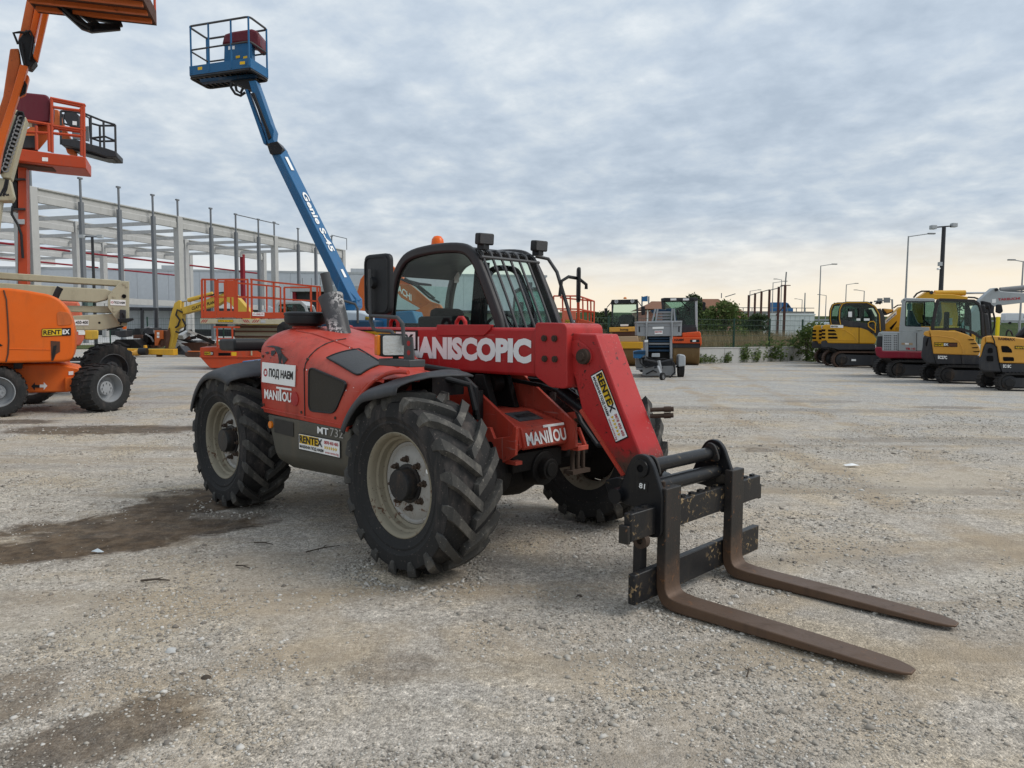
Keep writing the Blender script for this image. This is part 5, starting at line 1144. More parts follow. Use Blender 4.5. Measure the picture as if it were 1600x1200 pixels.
def build_scissor():
    fr = Frame(-10.5, 27.0, .30); zo, k = (300, 420), 7.27
    t = thing_at(fr, 'scissor_lift', 'orange scissor lift with railed platform on a cream deck, behind the telehandler hood', 'scissor lift')
    A = lambda l, y: pl3(fr, l, y, zo, k)
    dk = poly(fr, t, 'deck', 'cream', [(92, 566), (1130, 576), (1480, 582), (1480, 634), (92, 622)], 0, 2.0, zo, k, .01)
    st = MB()
    for x in (100, 122, 145, 600, 622, 645, 680, 705, 730):
        s = 16 if x < 660 else -0
        d = 26 if x < 200 or x > 660 else -26
        st.prism(fr.survey([(x, 610), (x+12, 610), (x+12+d, 576), (x+d, 576)], 0, zo, k), -.004, .01)
    st.build('hazard_stripes', M['striped'], dk)
    sg = quadplate('warning_sign', *on_face(fr, (294, 606), (468, 608), 30, -.005, zo, k), .004, M['ink'], dk); quadplate('sign_face', *on_face(fr, (300, 602), (462, 604), 22, -.011, zo, k), .002, M['yellow_s'], sg)
    lettering('0878 450 400', *on_face(fr, (312, 597), (450, 599), 12, -.0135, zo, k), M['ink'], sg, .01)
    quadplate('data_plate', *on_face(fr, (780, 612), (836, 612), 28, -.005, zo, k), .004, M['lightgrey'], dk)
    for a, b, z0, z1 in ((108, 268, 482, 560), (285, 490, 480, 555), (498, 660, 486, 562), (665, 1115, 495, 566), (1115, 1470, 498, 570)):
        poly(fr, t, 'toe_board', 'red_orange', [(a, z0), (b, z0), (b, z1), (a, z1)], .02, .05, zo, k, .005)
    def rails(lines, y, w): 
        for l in lines: MB().band(fr.survey(l, y, zo, k), w, y-.025, y+.025).build('guard_rail', M['red_orange'], t)
    rails([[(108, 120), (272, 124)], [(285, 124), (490, 120)], [(500, 122), (640, 122)], [(660, 118), (915, 152), (1350, 195), (1455, 206)], [(1045, 212), (1345, 212)]], .04, .06)
    rails([[(150, 318), (268, 316)], [(295, 320), (390, 322)], [(510, 318), (640, 318)], [(675, 318), (920, 330), (1045, 345), (1350, 362), (1450, 372)]], .04, .05)
    rails([[(112, 122), (116, 560)], [(146, 124), (150, 560)], [(265, 124), (268, 560)], [(290, 124), (296, 556)], [(380, 130), (384, 480)], [(482, 124), (488, 556)], [(508, 124), (512, 560)], [(632, 122), (634, 560)], [(676, 122), (680, 560)], [(928, 155), (932, 566)], [(1048, 212), (1052, 500)], [(1350, 198), (1354, 500)], [(1422, 204), (1426, 500)], [(1452, 206), (1458, 500)]], .04, .075)
    rails([[(520, 162), (800, 186), (1000, 206)], [(525, 322), (860, 335), (1000, 345)], [(848, 200), (850, 490)], [(1005, 206), (1008, 490)], [(370, 150), (372, 480)], [(300, 150), (470, 152)], [(440, 325), (444, 480)]], 1.8, .06)
    poly(fr, t, 'gate_panel', 'red_orange', [(392, 132), (476, 132), (478, 322), (395, 322)], .01, .04, zo, k, .004)
    sg = quadplate('rental_sign', *on_face(fr, (686, 534), (822, 538), 40, .005, zo, k), .004, M['white'], t); lettering('C-100ELTS', *on_face(fr, (696, 524), (812, 528), 20, -.001, zo, k), M['inkred'], sg, .02)
    poly(fr, t, 'scissor_stack', 'cream', [(490, 632), (1300, 636), (1300, 880), (480, 880)], .5, 1.5, zo, k, .02)
    for z in (650, 700, 760, 820): poly(fr, t, 'scissor_arm', 'rust_brown', [(480, z), (1300, z+6), (1300, z+22), (480, z+20)], .38, .5, zo, k, .006)
    poly(fr, t, 'base', 'red_orange', [(90, 895), (270, 890), (1250, 885), (1250, 1130), (210, 1128), (170, 1090), (95, 1005)], .1, 2.0, zo, k, .02)
    poly(fr, t, 'base_lip', 'red_orange', [(86, 990), (1250, 985), (1250, 1005), (86, 1008)], .06, .12, zo, k, .005)
    poly(fr, t, 'tray_slot', 'dark', [(300, 955), (438, 955), (438, 995), (300, 995)], .09, .12, zo, k, 0)
    q = on_face(fr, (140, 982), (244, 982), 42, .095, zo, k); rentex(t, *q, full=False)
    quadplate('warning_sign', *on_face(fr, (448, 996), (505, 996), 50, .095, zo, k), .004, M['yellow_s'], t)
    poly(fr, t, 'tie_down', 'cream', [(668, 900), (685, 900), (685, 985), (668, 985)], .05, .1, zo, k, .004)
    ld = MB()
    for l in ([(245, 662), (545, 664)], [(285, 665), (290, 910)], [(458, 665), (462, 910)], [(290, 795), (460, 795)], [(290, 875), (460, 875)]): ld.band(fr.survey(l, -.05, zo, k), .06, -.08, -.02)
    ld.build('ladder', M['red_orange'], t)
    for x in (-3.9+.55, -3.9+2.9):
        for y, s in ((.30, 0), (1.8, math.pi)):
            wheel(t, (x + 3.9 + fr.one(330, 570, 0)[0]-.1, y, .28), .30, .24, s, 'red_orange')
build_scissor()
# ================================================================== blue boom lift behind the telehandler
def build_blue_lift():
    fr = Frame(-3.6, 16.2, 0)
    t = thing_at(fr, 'boom_lift', 'blue telescopic boom lift, its basket raised high above the telehandler', 'boom lift')
    o = fr.o; zo, k = (280, 10), 4.8
    def W(px, py, D): p = at(zo[0]+px/k, zo[1]+py/k, D); return (p.x-o.x, p.y-o.y)
    A, B, C, D_ = W(70, 155, 16.9), W(525, 78, 16.35), W(660, 170, 17.05), W(212, 245, 17.6)
    zt, zm, zf = 8.30, 7.78, 7.26
    C4 = [A, B, C, D_]
    def lp(t_, i): a, b = C4[i], C4[(i+1) % 4]; return (a[0]+(b[0]-a[0])*t_, a[1]+(b[1]-a[1])*t_)
    loop = rounded(C4, .10, 3)
    b = MB(); b.tube([(x, y, zt) for x, y in loop], .024, 8, True); b.build('top_rail', M['greymetal'], t)
    b = MB(); b.tube([(x, y, zm) for x, y in loop], .020, 8, True); b.build('mid_rail', M['greymetal'], t)
    for (i, f) in ((0, .03), (0, .33), (0, .70), (0, .985), (1, .95), (3, .05), (2, .55)):
        x, y = lp(f, i); MB().tube([(x, y, zf), (x, y, zt)], .022, 8).build('rail_post', M['blue'], t)
    fl = MB(); fl.prism(C4, zf-.05, zf-.03, 'z'); fl.build('floor', M['charcoal'], t)
    gr = MB()
    for i in range(12):
        f = (i+.5)/12; p, q = lp(f, 0), lp(1-f, 2); gr.bar((p[0], p[1], zf-.07), (q[0], q[1], zf-.07), .03)
    gr.tube([(x, y, zf-.08) for x, y in loop], .03, 6, True); gr.build('floor_grating', M['black'], t)
    for i in range(4):
        a, c = C4[i], C4[(i+1) % 4]; MB().bar((a[0], a[1], zf+.07), (c[0], c[1], zf+.07), .015, .20).build('toe_board', M['blue'], t)
    pf = lambda n, m, pts, y0, y1, bv=.01: poly(fr, t, n, m, pts, y0, y1, zo, k, bv)
    cb = pf('control_box', 'blue', [(338, 292), (545, 268), (548, 445), (400, 455), (335, 430)], .75, .95)
    for (x, y, w, h) in ((368, 326, 48, 26), (425, 390, 30, 18), (480, 392, 30, 16)): quadplate('notice', *on_face(fr, (x, y), (x+w, y-5), h, .745, zo, k), .003, M['white' if h > 20 else 'yellow_s'], cb)
    for (px, py, w) in ((140, 478, 32), (455, 437, 38)):
        q = on_face(fr, (px, py), (px+w, py-4), 22, .32 if px < 300 else .14, zo, k); quadplate('warning_sign', *q, .004, M['yellow_s'], t)
    cv = pf('control_cover', 'maroon', [(315, 288), (335, 205), (400, 185), (540, 164), (585, 180), (603, 225), (600, 300), (570, 310), (530, 265), (350, 282)], .70, 1.25, .06)
    pf('basket_arm', 'blue_dark', [(150, 545), (560, 502), (580, 515), (560, 526), (160, 572)], .45, .6)
    pf('basket_pivot', 'charcoal', [(370, 545), (560, 540), (585, 560), (570, 620), (500, 615), (400, 570)], .55, .8)
    tubes(t, 'hydraulic_hose', 'plastic', [pl3(fr, l, .4, zo, k) for l in ([(390, 570), (390, 610), (420, 655), (460, 670), (495, 645)], [(420, 580), (430, 630), (460, 650), (480, 610)])], .03)
    pf('jib', 'blue', [(520, 560), (575, 555), (610, 650), (690, 880), (712, 930), (705, 990), (725, 1035), (700, 1060), (665, 1030)], .35, .65)
    pf('jib_strut', 'blue', [(490, 622), (515, 620), (655, 1010), (650, 1035), (632, 1030)], .40, .55)
    pf('jib_hoses', 'plastic', [(535, 650), (562, 645), (690, 980), (668, 1000), (640, 905)], .31, .36)
    pf('boom_head', 'black', [(655, 1030), (735, 1010), (775, 1060), (760, 1110), (680, 1105)], .3, .7)
    # main boom, turned so that its narrow lower face shows on the left
    bx = lambda x, y: ((x - 0)/1, y)
    bo = MB()
    def at2(px, py, D): p = at(px, py, D); return Vector((p.x-o.x, p.y-o.y, p.z))
    T0, T1 = at2(434, 234, 16.7), at2(552, 474, 16.2)
    d = (T1-T0).normalized(); sidev = d.cross(Vector((0, 1, 0))).normalized(); nrm = d.cross(sidev).normalized()
    ang = .55; u = (sidev*math.cos(ang) + nrm*math.sin(ang)); v = d.cross(u).normalized()
    R = []
    for f, s in ((0, .85), (.02, 1.0), (1.0, 1.12)):
        c = T0 + (T1-T0)*f; R.append([c - u*.115*s - v*.135*s, c + u*.115*s - v*.135*s, c + u*.115*s + v*.135*s, c - u*.115*s + v*.135*s])
    bo = MB().rings(R).build('boom', M['blue'], t, bevel=.015)
    # letters on the lit side face
    face = None; best = -9
    toc = (Vector((0, 0, CAM_H)) - (T0+T1)/2 - o).normalized()
    for n_, w_ in ((u, v), (-u, v), (v, u), (-v, u)):
        sc = n_.dot(toc) + (.25 if n_.x > 0 else 0)
        if sc > best: best, face, wv = sc, n_, w_
    hw = .115*1.06 if abs(face.dot(u)) > .5 else .135*1.06
    up = wv if face.dot((d).cross(wv)) > 0 else -wv
    org = T0 + (T1-T0)*.30 + face*(hw+.012) - up*.075
    lettering('Genie S-45', org, d*1.5, up*.15, M['white'], bo, .03)
    org = T0 + (T1-T0)*.07 + face*(hw+.010) - up*.04; quadplate('notice', org, d*.34, up*.08, .003, M['white'], bo)
    org = T0 + (T1-T0)*.80 + face*(hw+.014) - up*.035; quadplate('notice', org, d*.2, up*.07, .003, M['white'], bo)
    z1, k1 = (480, 440), 6.665
    pb = lambda n, m, pts, y0, y1, bv=.02: poly(fr, t, n, m, pts, y0, y1, z1, k1, bv)
    pb('boom_foot', 'blue', [(330, -20), (480, 130), (515, 170), (520, 260), (470, 310), (400, 300), (300, 150)], -.1, .5)
    hd = pb('engine_cover', 'bluewhite', [(370, 300), (560, 302), (660, 335), (692, 370), (700, 480), (700, 700), (360, 700)], -.4, 1.4, .06)
    rentex(t, *on_face(fr, (604, 415), (688, 420), 52, -.405, z1, k1), full=False)
    pb('turret', 'blue', [(700, 330), (1100, 300), (1140, 420), (1140, 700), (700, 700)], -.3, 1.3)
    pb('turret_arm', 'blue', [(120, 330), (380, 300), (380, 470), (140, 470)], .2, .8)
    MB().box(-2.2, 1.6, -.6, 1.7, .35, .85).build('chassis', M['blue'], t, bevel=.03)
    for x in (-1.8, 1.2):
        for y, s in ((-.7, 0), (1.8, math.pi)): wheel(t, (x, y, .44), .44, .34, s, 'lightgrey')
build_blue_lift()
def build_second_stack():
    fr = Frame(-4.2, 15.0, 0); zo, k = (300, 360), 4.0
    t = thing_at(fr, 'site_dumper', 'dark grey exhaust stack of a machine parked right behind the telehandler', 'machine')
    q = pl3(fr, [(850, 300), (895, 470)], .3, zo, k); MB().lathe([(.10, 0), (.10, 1.2), (.085, 1.2), (.085, 0)], (0, 0, 0), 'z', 20, True).build('exhaust_stack', M['greymetal'], t).matrix_local = Matrix.Translation((q[1][0]+.03, .3, q[1][2]-.5)) @ Matrix.Rotation(-.20, 4, 'Y')
    x = q[1][0]; MB().box(x-.5, x+.9, 0, 1.2, .5, q[1][2]-.3).build('engine_housing', M['blue_dark'], t, bevel=.04)
    for a in (x-.2, x+.6):
        for y, s in ((-.1, 0), (1.3, math.pi)): wheel(t, (a, y, .35), .35, .25, s)
    MB().tube(pl3(fr, [(950, 440), (1020, 460), (1035, 490), (1036, 580)], .0, zo, k), .025, 8).build('grab_rail', M['greymetal'], t)
build_second_stack()
def build_orange_excavator():
    fr = Frame(-3.6, 23.5, 0); zo, k = (540, 360), 3.81
    t = thing_at(fr, 'excavator', 'orange excavator with folded boom seen through the telehandler cab', 'excavator')
    p = lambda n, m, pts, y0, y1, bv=.02: poly(fr, t, n, m, pts, y0, y1, zo, k, bv)
    p('dipper_arm', 'arm_orange', [(60, 530), (55, 420), (88, 290), (150, 210), (215, 190), (215, 260), (150, 300), (125, 360), (122, 560), (80, 580)], 0, .5)
    bo = p('boom', 'arm_orange', [(150, 215), (215, 165), (290, 220), (360, 300), (400, 335), (500, 420), (560, 440), (640, 560), (560, 600), (470, 480), (330, 400), (250, 300), (190, 265)], .05, .55)
    lettering('HITACHI', *on_face(fr, (258, 322), (392, 422), 40, .04, zo, k), M['white'], bo, .02)
    p('lower_arm', 'arm_orange', [(330, 530), (500, 430), (545, 440), (560, 500), (400, 560)], .0, .3)
    tubes(t, 'hydraulic_hose', 'plastic', [pl3(fr, l, -.02, zo, k) for l in ([(330, 290), (420, 330), (500, 400), (560, 430)], [(350, 285), (450, 340), (530, 405)])], .04)
    p('arm_cylinder', 'charcoal', [(350, 285), (440, 310), (510, 318), (510, 330), (430, 325), (345, 300)], .1, .3)
    p('body', 'arm_orange', [(480, 560), (780, 560), (780, 800), (480, 800)], -.2, 1.8, .05)
    x0 = fr.one(670, 560)[0]; tracks(t, x0-1.6, x0+1.6, -.3, .5, .8, 'rusty_track'); tracks(t, x0-1.6, x0+1.6, 1.5, .5, .8, 'rusty_track')
build_orange_excavator()
def build_blue_tractor():
    # pale vehicle with a cab seen through the windscreen of the telehandler
    fr = Frame(0.6, 22.5, 0); zo, k = (540, 360), 3.81
    t = thing_at(fr, 'compact_loader', 'grey cab of a loader seen through the telehandler windscreen', 'loader')
    ol = fr.survey([(985, 590), (1000, 470), (1010, 360), (1040, 345), (1150, 345), (1190, 370), (1200, 470), (1205, 590)], 0, zo, k)
    cab_box(t, ol, 0, 1.2, .07, 'greymetal', 'tint', ol[2:6])
    p = fr.survey([(960, 590), (1230, 590), (1230, 760), (960, 760)], -.1, zo, k); MB().prism(p, -.1, 1.3).build('body', M['lightgrey'], t, bevel=.04)
    q = fr.survey([(1095, 340)], .6, zo, k)[0]; MB().cyl((q[0], .6, q[1]), (q[0], .6, q[1]+.16), .09, n=12).build('beacon', M['charcoal'], t)
    for x in (p[0][0]+.25, p[1][0]-.25):
        for y, s in ((-.15, 0), (1.35, math.pi)): wheel(t, (x, y, .40), .40, .3, s)
build_blue_tractor()
def build_red_scissor():
    fr = Frame(2.5, 25.5, 0); zo, k = (860, 340), 4.0
    t = thing_at(fr, 'scissor_lift', 'small red scissor lift with a tall cage, right of the telehandler cab', 'scissor lift')
    L = [pl3(fr, l, 0, zo, k) for l in ([(20, 490), (175, 490)], [(20, 570), (178, 572)], [(124, 490), (126, 635)], [(168, 490), (172, 660)], [(178, 490), (180, 640)], [(75, 490), (80, 640)], [(20, 490), (22, 640)])]
    L += [pl3(fr, l, 1.0, zo, k) for l in ([(60, 500), (272, 522)], [(60, 582), (272, 590)], [(202, 500), (204, 640)], [(232, 510), (234, 645)], [(252, 516), (254, 650)], [(274, 522), (272, 662)])]
    L += [[pl3(fr, [(176, a)], 0, zo, k)[0], pl3(fr, [(273, b)], 1.0, zo, k)[0]] for a, b in ((490, 523), (572, 590))]
    tubes(t, 'guard_rail', 'red_orange', L, .03, 6)
    p = lambda n, m, pts, y0, y1: poly(fr, t, n, m, pts, y0, y1, zo, k, .015)
    p('platform', 'red_orange', [(10, 632), (185, 632), (272, 655), (272, 672), (10, 672)], 0, 1.0)
    p('cage_box', 'coral', [(75, 585), (160, 585), (160, 660), (75, 660)], -.05, .2)
    rentex(t, *on_face(fr, (92, 660), (158, 660), 22, -.055, zo, k), full=False)
    p('base', 'red_orange', [(0, 672), (268, 672), (268, 860), (0, 860)], .1, 1.1)
    for x in (fr.one(860+20/4, 540)[0], fr.one(860+60, 540)[0]):
        for y, s in ((.05, 0), (1.15, math.pi)): wheel(t, (x, y, .2), .2, .16, s, 'red_orange')
build_red_scissor()
def build_rollers():
    zo, k = (930, 440), 7.06
    fr = Frame(4.5, 31.0, -.12); t = thing_at(fr, 'road_roller', 'yellow tandem road roller with a black cab roof, left of the grey pump trailer', 'road roller')
    p = lambda n, m, pts, y0, y1, bv=.02: poly(fr, t, n, m, pts, y0, y1, zo, k, bv)
    rf = p('cab_roof', 'plastic', [(180, 200), (470, 194), (474, 240), (178, 244)], .6, 2.0)
    for x, y in ((232, 220), (410, 214)): q = fr.survey([(x, y)], .58, zo, k)[0]; MB().lathe([(.05, -.02), (.075, -.03), (.085, 0), (.04, 0), (0, 0)], (q[0], .59, q[1]), 'y', 14).build('work_light', M['lightgrey'], rf)
    q = fr.survey([(330, 190)], .9, zo, k)[0]; MB().lathe([(.07, 0), (.07, .05), (.03, .08), (0, .08)], (q[0], 1.0, q[1]), 'z', 12).build('beacon', M['amber'], rf)
    for x in (182, 466):
        p('cab_post', 'charcoal', [(x-2, 240), (x+10, 240), (x+10, 495), (x-2, 495)], .6, .7); p('cab_post', 'charcoal', [(x-2+(12 if x < 300 else -14), 240), (x+10+(12 if x < 300 else -14), 240), (x+10, 470), (x-2, 470)], 1.8, 1.9)
    MB().prism(fr.survey([(192, 242), (464, 240), (464, 492), (192, 494)], .65, zo, k), .645, .652).build('front_pane', M['tint'], t, smooth=0)
    p('dashboard', 'dark', [(170, 440), (260, 450), (262, 390), (300, 362), (400, 362), (430, 380), (440, 470), (470, 470), (470, 500), (170, 500)], .7, 1.4)
    q = on_face(fr, (278, 492), (366, 490), 20, .59, zo, k); quadplate('plate', *q, .004, M['white'], t)
    p('hood', 'volvo_yellow', [(155, 505), (470, 496), (470, 548), (155, 556)], .35, 1.9); lettering('bomag', *on_face(fr, (276, 548), (366, 546), 30, .345, zo, k), M['ink'], t, .03)
    p('frame', 'rust_brown', [(160, 556), (470, 548), (470, 600), (250, 600)], .4, 1.8)
    q = fr.survey([(350, 750), (545, 900)], .3, zo, k); q0 = fr.survey([(200, 740), (545, 740)], .3, zo, k); R = .62
    MB().lathe([(0, 0), (R-.05, 0), (R, .02), (R, 1.45), (R-.05, 1.47), (0, 1.47)], (q0[1][0]-1.6, .95, .62), 'x', 40).build('drum', M['drum'], t, smooth=40)
    p('drum_frame', 'yellow', [(200, 662), (540, 666), (540, 738), (200, 738)], .22, .34); p('drum_scraper', 'tan', [(200, 604), (470, 602), (480, 664), (200, 664)], .3, .9)
    MB().lathe([(0, 0), (R-.05, 0), (R, .02), (R, 1.45), (R-.05, 1.47), (0, 1.47)], (q0[1][0]-1.6, 3.4, .62), 'x', 32).build('drum', M['drum'], t, smooth=40)
    p('rear_frame', 'volvo_yellow', [(180, 556), (470, 550), (470, 740), (180, 740)], 2.1, 3.9)
    for pts in ([(100, 295), (136, 290), (134, 378), (104, 380)], [(506, 275), (550, 272), (552, 366), (512, 372)]): p('side_mirror', 'plastic', pts, .5, .56)
    tubes(t, 'mirror_arm', 'plastic', [pl3(fr, [(130, 285), (185, 220)], .55, zo, k), pl3(fr, [(510, 270), (470, 215)], .55, zo, k)], .02)
    # orange tandem roller
    fr = Frame(7.3, 32.0, -.2); t = thing_at(fr, 'road_roller', 'orange tandem road roller with a glazed cab, right of the grey pump trailer', 'road roller')
    p = lambda n, m, pts, y0, y1, bv=.02: poly(fr, t, n, m, pts, y0, y1, zo, k, bv)
    rf = p('cab_roof', 'charcoal', [(725, 186), (760, 178), (1130, 176), (1132, 208), (728, 216)], .9, 2.4)
    for a, b in ((830, 895), (968, 1035)): quadplate('roof_light', *on_face(fr, (a, 208), (b, 207), 22, .88, zo, k), .01, M['white'], rf)
    for a in (795, 1060): q = fr.survey([(a, 198)], .88, zo, k)[0]; MB().box(q[0]-.08, q[0]+.08, .84, .9, q[1]-.06, q[1]+.06).build('work_light', M['plastic'], rf)
    for pts in ([(728, 214), (756, 214), (770, 500), (750, 500)], [(1100, 210), (1128, 210), (1130, 560), (1108, 560)], [(750, 478), (1112, 476), (1112, 500), (750, 500)]): p('cab_post', 'lightgrey' if pts[0][0] == 1100 else 'charcoal', pts, .95, 1.05)
    for x in (760, 1090): p('cab_post', 'charcoal', [(x, 214), (x+14, 214), (x+14, 500), (x, 500)], 2.2, 2.3)
    for nm, y in (('front_pane', 1.0), ('rear_pane', 2.25)): MB().prism(fr.survey([(752, 214), (1110, 212), (1110, 480), (752, 480)], y, zo, k), y, y+.006).build(nm, M['tint_dark' if y < 2 else 'tint'], t, smooth=0)
    p('seat', 'dark', [(860, 400), (980, 400), (1010, 480), (1080, 490), (1080, 530), (840, 530)], 1.5, 1.9)
    tubes(t, 'wiper', 'plastic', [pl3(fr, [(945, 215), (1045, 310)], .97, zo, k), pl3(fr, [(1043, 270), (1043, 365)], .96, zo, k), pl3(fr, [(1045, 310), (1010, 325)], .96, zo, k)], .025)
    p('cab_base', 'charcoal', [(940, 496), (1118, 496), (1125, 562), (940, 562)], .9, 2.3); p('rear_body', 'roller_orange', [(860, 562), (1120, 562), (1130, 700), (860, 700)], 1.9, 3.9, .04)
    p('hood', 'roller_orange', [(962, 566), (1150, 550), (1165, 570), (1168, 612), (962, 612)], .35, 1.0, .03); fb = p('front_yoke', 'roller_orange', [(850, 614), (1172, 612), (1176, 680), (1160, 720), (1160, 682), (850, 680)], .2, .5, .02)
    lettering('HAMM', *on_face(fr, (872, 656), (975, 654), 24, .19, zo, k), M['ink'], fb, .04); quadplate('lamp_panel', *on_face(fr, (1048, 672), (1150, 670), 32, .192, zo, k), .004, M['ink'], fb); quadplate('lamp', *on_face(fr, (1074, 664), (1112, 663), 20, .185, zo, k), .004, M['white'], fb)
    p('scraper', 'charcoal', [(850, 682), (1160, 682), (1160, 730), (850, 730)], .3, .6)
    q = fr.survey([(850, 735), (1160, 930)], .4, zo, k); x0, x1 = q[0][0], q[1][0]
    for y in (.95, 3.4): MB().lathe([(0, 0), (.57, 0), (.62, .02), (.62, x1-x0-.1), (.57, x1-x0-.08), (0, x1-x0-.08)], (x0+.04, y, .62), 'x', 44).build('drum', M['drum'], t, smooth=40)
    for pts in ([(1188, 225), (1220, 230), (1215, 320), (1185, 318)],): p('side_mirror', 'plastic', pts, .8, .86)
    tubes(t, 'mirror_arm', 'plastic', [pl3(fr, [(1190, 230), (1130, 195)], .85, zo, k)], .02)
    # towed concrete pump
    fr = Frame(4.9, 23.6, -.12); t = thing_at(fr, 'towed_pump', 'grey towed concrete pump with a hopper, conveyor ladder and jockey wheel', 'pump trailer')
    p = lambda n, m, pts, y0, y1, bv=.012: poly(fr, t, n, m, pts, y0, y1, zo, k, bv)
    hp = p('hopper', 'galv', [(458, 446), (958, 438), (952, 596), (880, 600), (560, 604), (462, 596)], .2, 1.6)
    for x in (556, 838): p('hopper_rib', 'galv', [(x, 440), (x+20, 440), (x+16, 640), (x+4, 640)], .13, .2)
    p('hopper_lip', 'galv', [(456, 440), (960, 432), (960, 452), (456, 460)], .15, 1.65); p('hopper_fold', 'galv', [(470, 486), (950, 480), (950, 490), (470, 496)], .18, .2)
    for x in (480, 918): p('reflector_slot', 'ink', [(x, 494), (x+14, 494), (x+14, 556), (x, 556)], .185, .2)
    quadplate('plate', *on_face(fr, (632, 524), (756, 520), 24, .178, zo, k), .004, M['white'], hp);
    sg = quadplate('sticker', *on_face(fr, (655, 580), (744, 578), 38, .178, zo, k), .004, M['white'], hp); lettering('RENTEX', *on_face(fr, (660, 564), (740, 562), 16, .172, zo, k), M['inkred'], sg, .04)
    for a, b in (((630, 440), (664, 300)), ((668, 440), (690, 300)), ((840, 440), (850, 300)), ((880, 440), (868, 300))):
        q = pl3(fr, [a, b], .5, zo, k); MB().bar(q[0], q[1], .05, .06).build('conveyor_rail', M['galv'], t)
    for z in (330, 362, 394, 425): p('conveyor_slat', 'steel', [(672, z), (845, z), (845, z+22), (672, z+22)], .55, .62)
    p('conveyor_motor', 'blue_dark', [(612, 320), (700, 300), (780, 312), (780, 345), (640, 350)], .7, 1.1); p('conveyor_motor', 'blue_dark', [(785, 296), (880, 296), (905, 440), (880, 440), (860, 345), (785, 340)], .7, 1.0); p('lamp', 'plastic', [(895, 305), (915, 305), (930, 365), (910, 370)], .6, .7)
    for z in (615, 645, 675, 705, 750): p('mixer_slat', 'blue_dark' if z != 675 else 'steel', [(585, z), (835, z), (840, z+22), (590, z+22)], .3+.03*((z//15) % 3), .5)
    p('mixer_body', 'grease', [(570, 604), (840, 604), (845, 850), (560, 850)], .5, 1.4); p('mixer_side', 'galv', [(822, 600), (850, 600), (850, 850), (826, 850)], .25, 1.3); p('mixer_side', 'galv', [(548, 650), (585, 640), (585, 850), (550, 850)], .25, 1.3)
    p('coupling', 'white', [(545, 645), (582, 642), (582, 668), (545, 672)], .15, .3)
    p('control_plate', 'lightgrey', [(626, 792), (712, 790), (714, 832), (622, 832)], .15, .2); p('tool_box', 'blue', [(424, 772), (470, 760), (556, 760), (556, 800), (500, 848), (426, 846)], .1, .6); p('tool_box_lid', 'blue_dark', [(424, 772), (556, 764), (556, 800), (424, 800)], .08, .1)
    p('chassis', 'charcoal', [(490, 835), (830, 835), (890, 930), (890, 1000), (500, 1000)], .6, 2.2); p('base_plate', 'steel', [(525, 935), (890, 930), (890, 1035), (560, 1042), (520, 1035)], .25, .3); p('mudguard', 'steel', [(446, 850), (520, 850), (524, 950), (450, 950)], .5, .9); p('side_step', 'galv', [(455, 955), (525, 955), (525, 975), (455, 975)], .4, .8)
    tubes(t, 'hose', 'plastic', [pl3(fr, l, .2, zo, k) for l in ([(490, 840), (500, 900), (560, 945), (640, 930)], [(560, 830), (640, 860), (760, 850), (830, 870), (880, 950)], [(580, 880), (660, 900), (760, 895)], [(840, 870), (870, 900), (880, 1000), (810, 1075)], [(560, 1020), (640, 980), (680, 1000)])], .025)
    jk = tubes(t, 'drawbar', 'galv', [pl3(fr, [(700, 870), (715, 940), (720, 1050)], -.4, zo, k)], .05, 8); tubes(t, 'drawbar_frame', 'charcoal', [pl3(fr, [(540, 860), (700, 890)], .0, zo, k), pl3(fr, [(860, 860), (715, 890)], .0, zo, k), pl3(fr, [(650, 950), (690, 935), (745, 950)], -.35, zo, k)], .04)
    q = fr.survey([(742, 1080)], -.9, zo, k)[0]; wheel(t, (q[0], -.9, .12), .12, .09, .9, 'steel'); MB().bar((q[0]-.05, -.85, .2), (q[0]-.12, -.6, .42), .06).build('jockey_stem', M['galv'], t)
    q = fr.survey([(958, 985)], .35, zo, k)[0]; wheel(t, (q[0], .75, .30), .30, .19, math.pi/2, 'steel'); wheel(t, (q[0]-2.0, .75, .30), .30, .19, math.pi/2, 'steel')
    fd = p('fender', 'lightgrey', [(920, 830), (935, 808), (985, 808), (997, 830), (997, 930), (920, 940)], .40, 1.15, .03); p('axle', 'charcoal', [(890, 930), (960, 930), (960, 950), (890, 950)], .7, .9)
build_rollers()

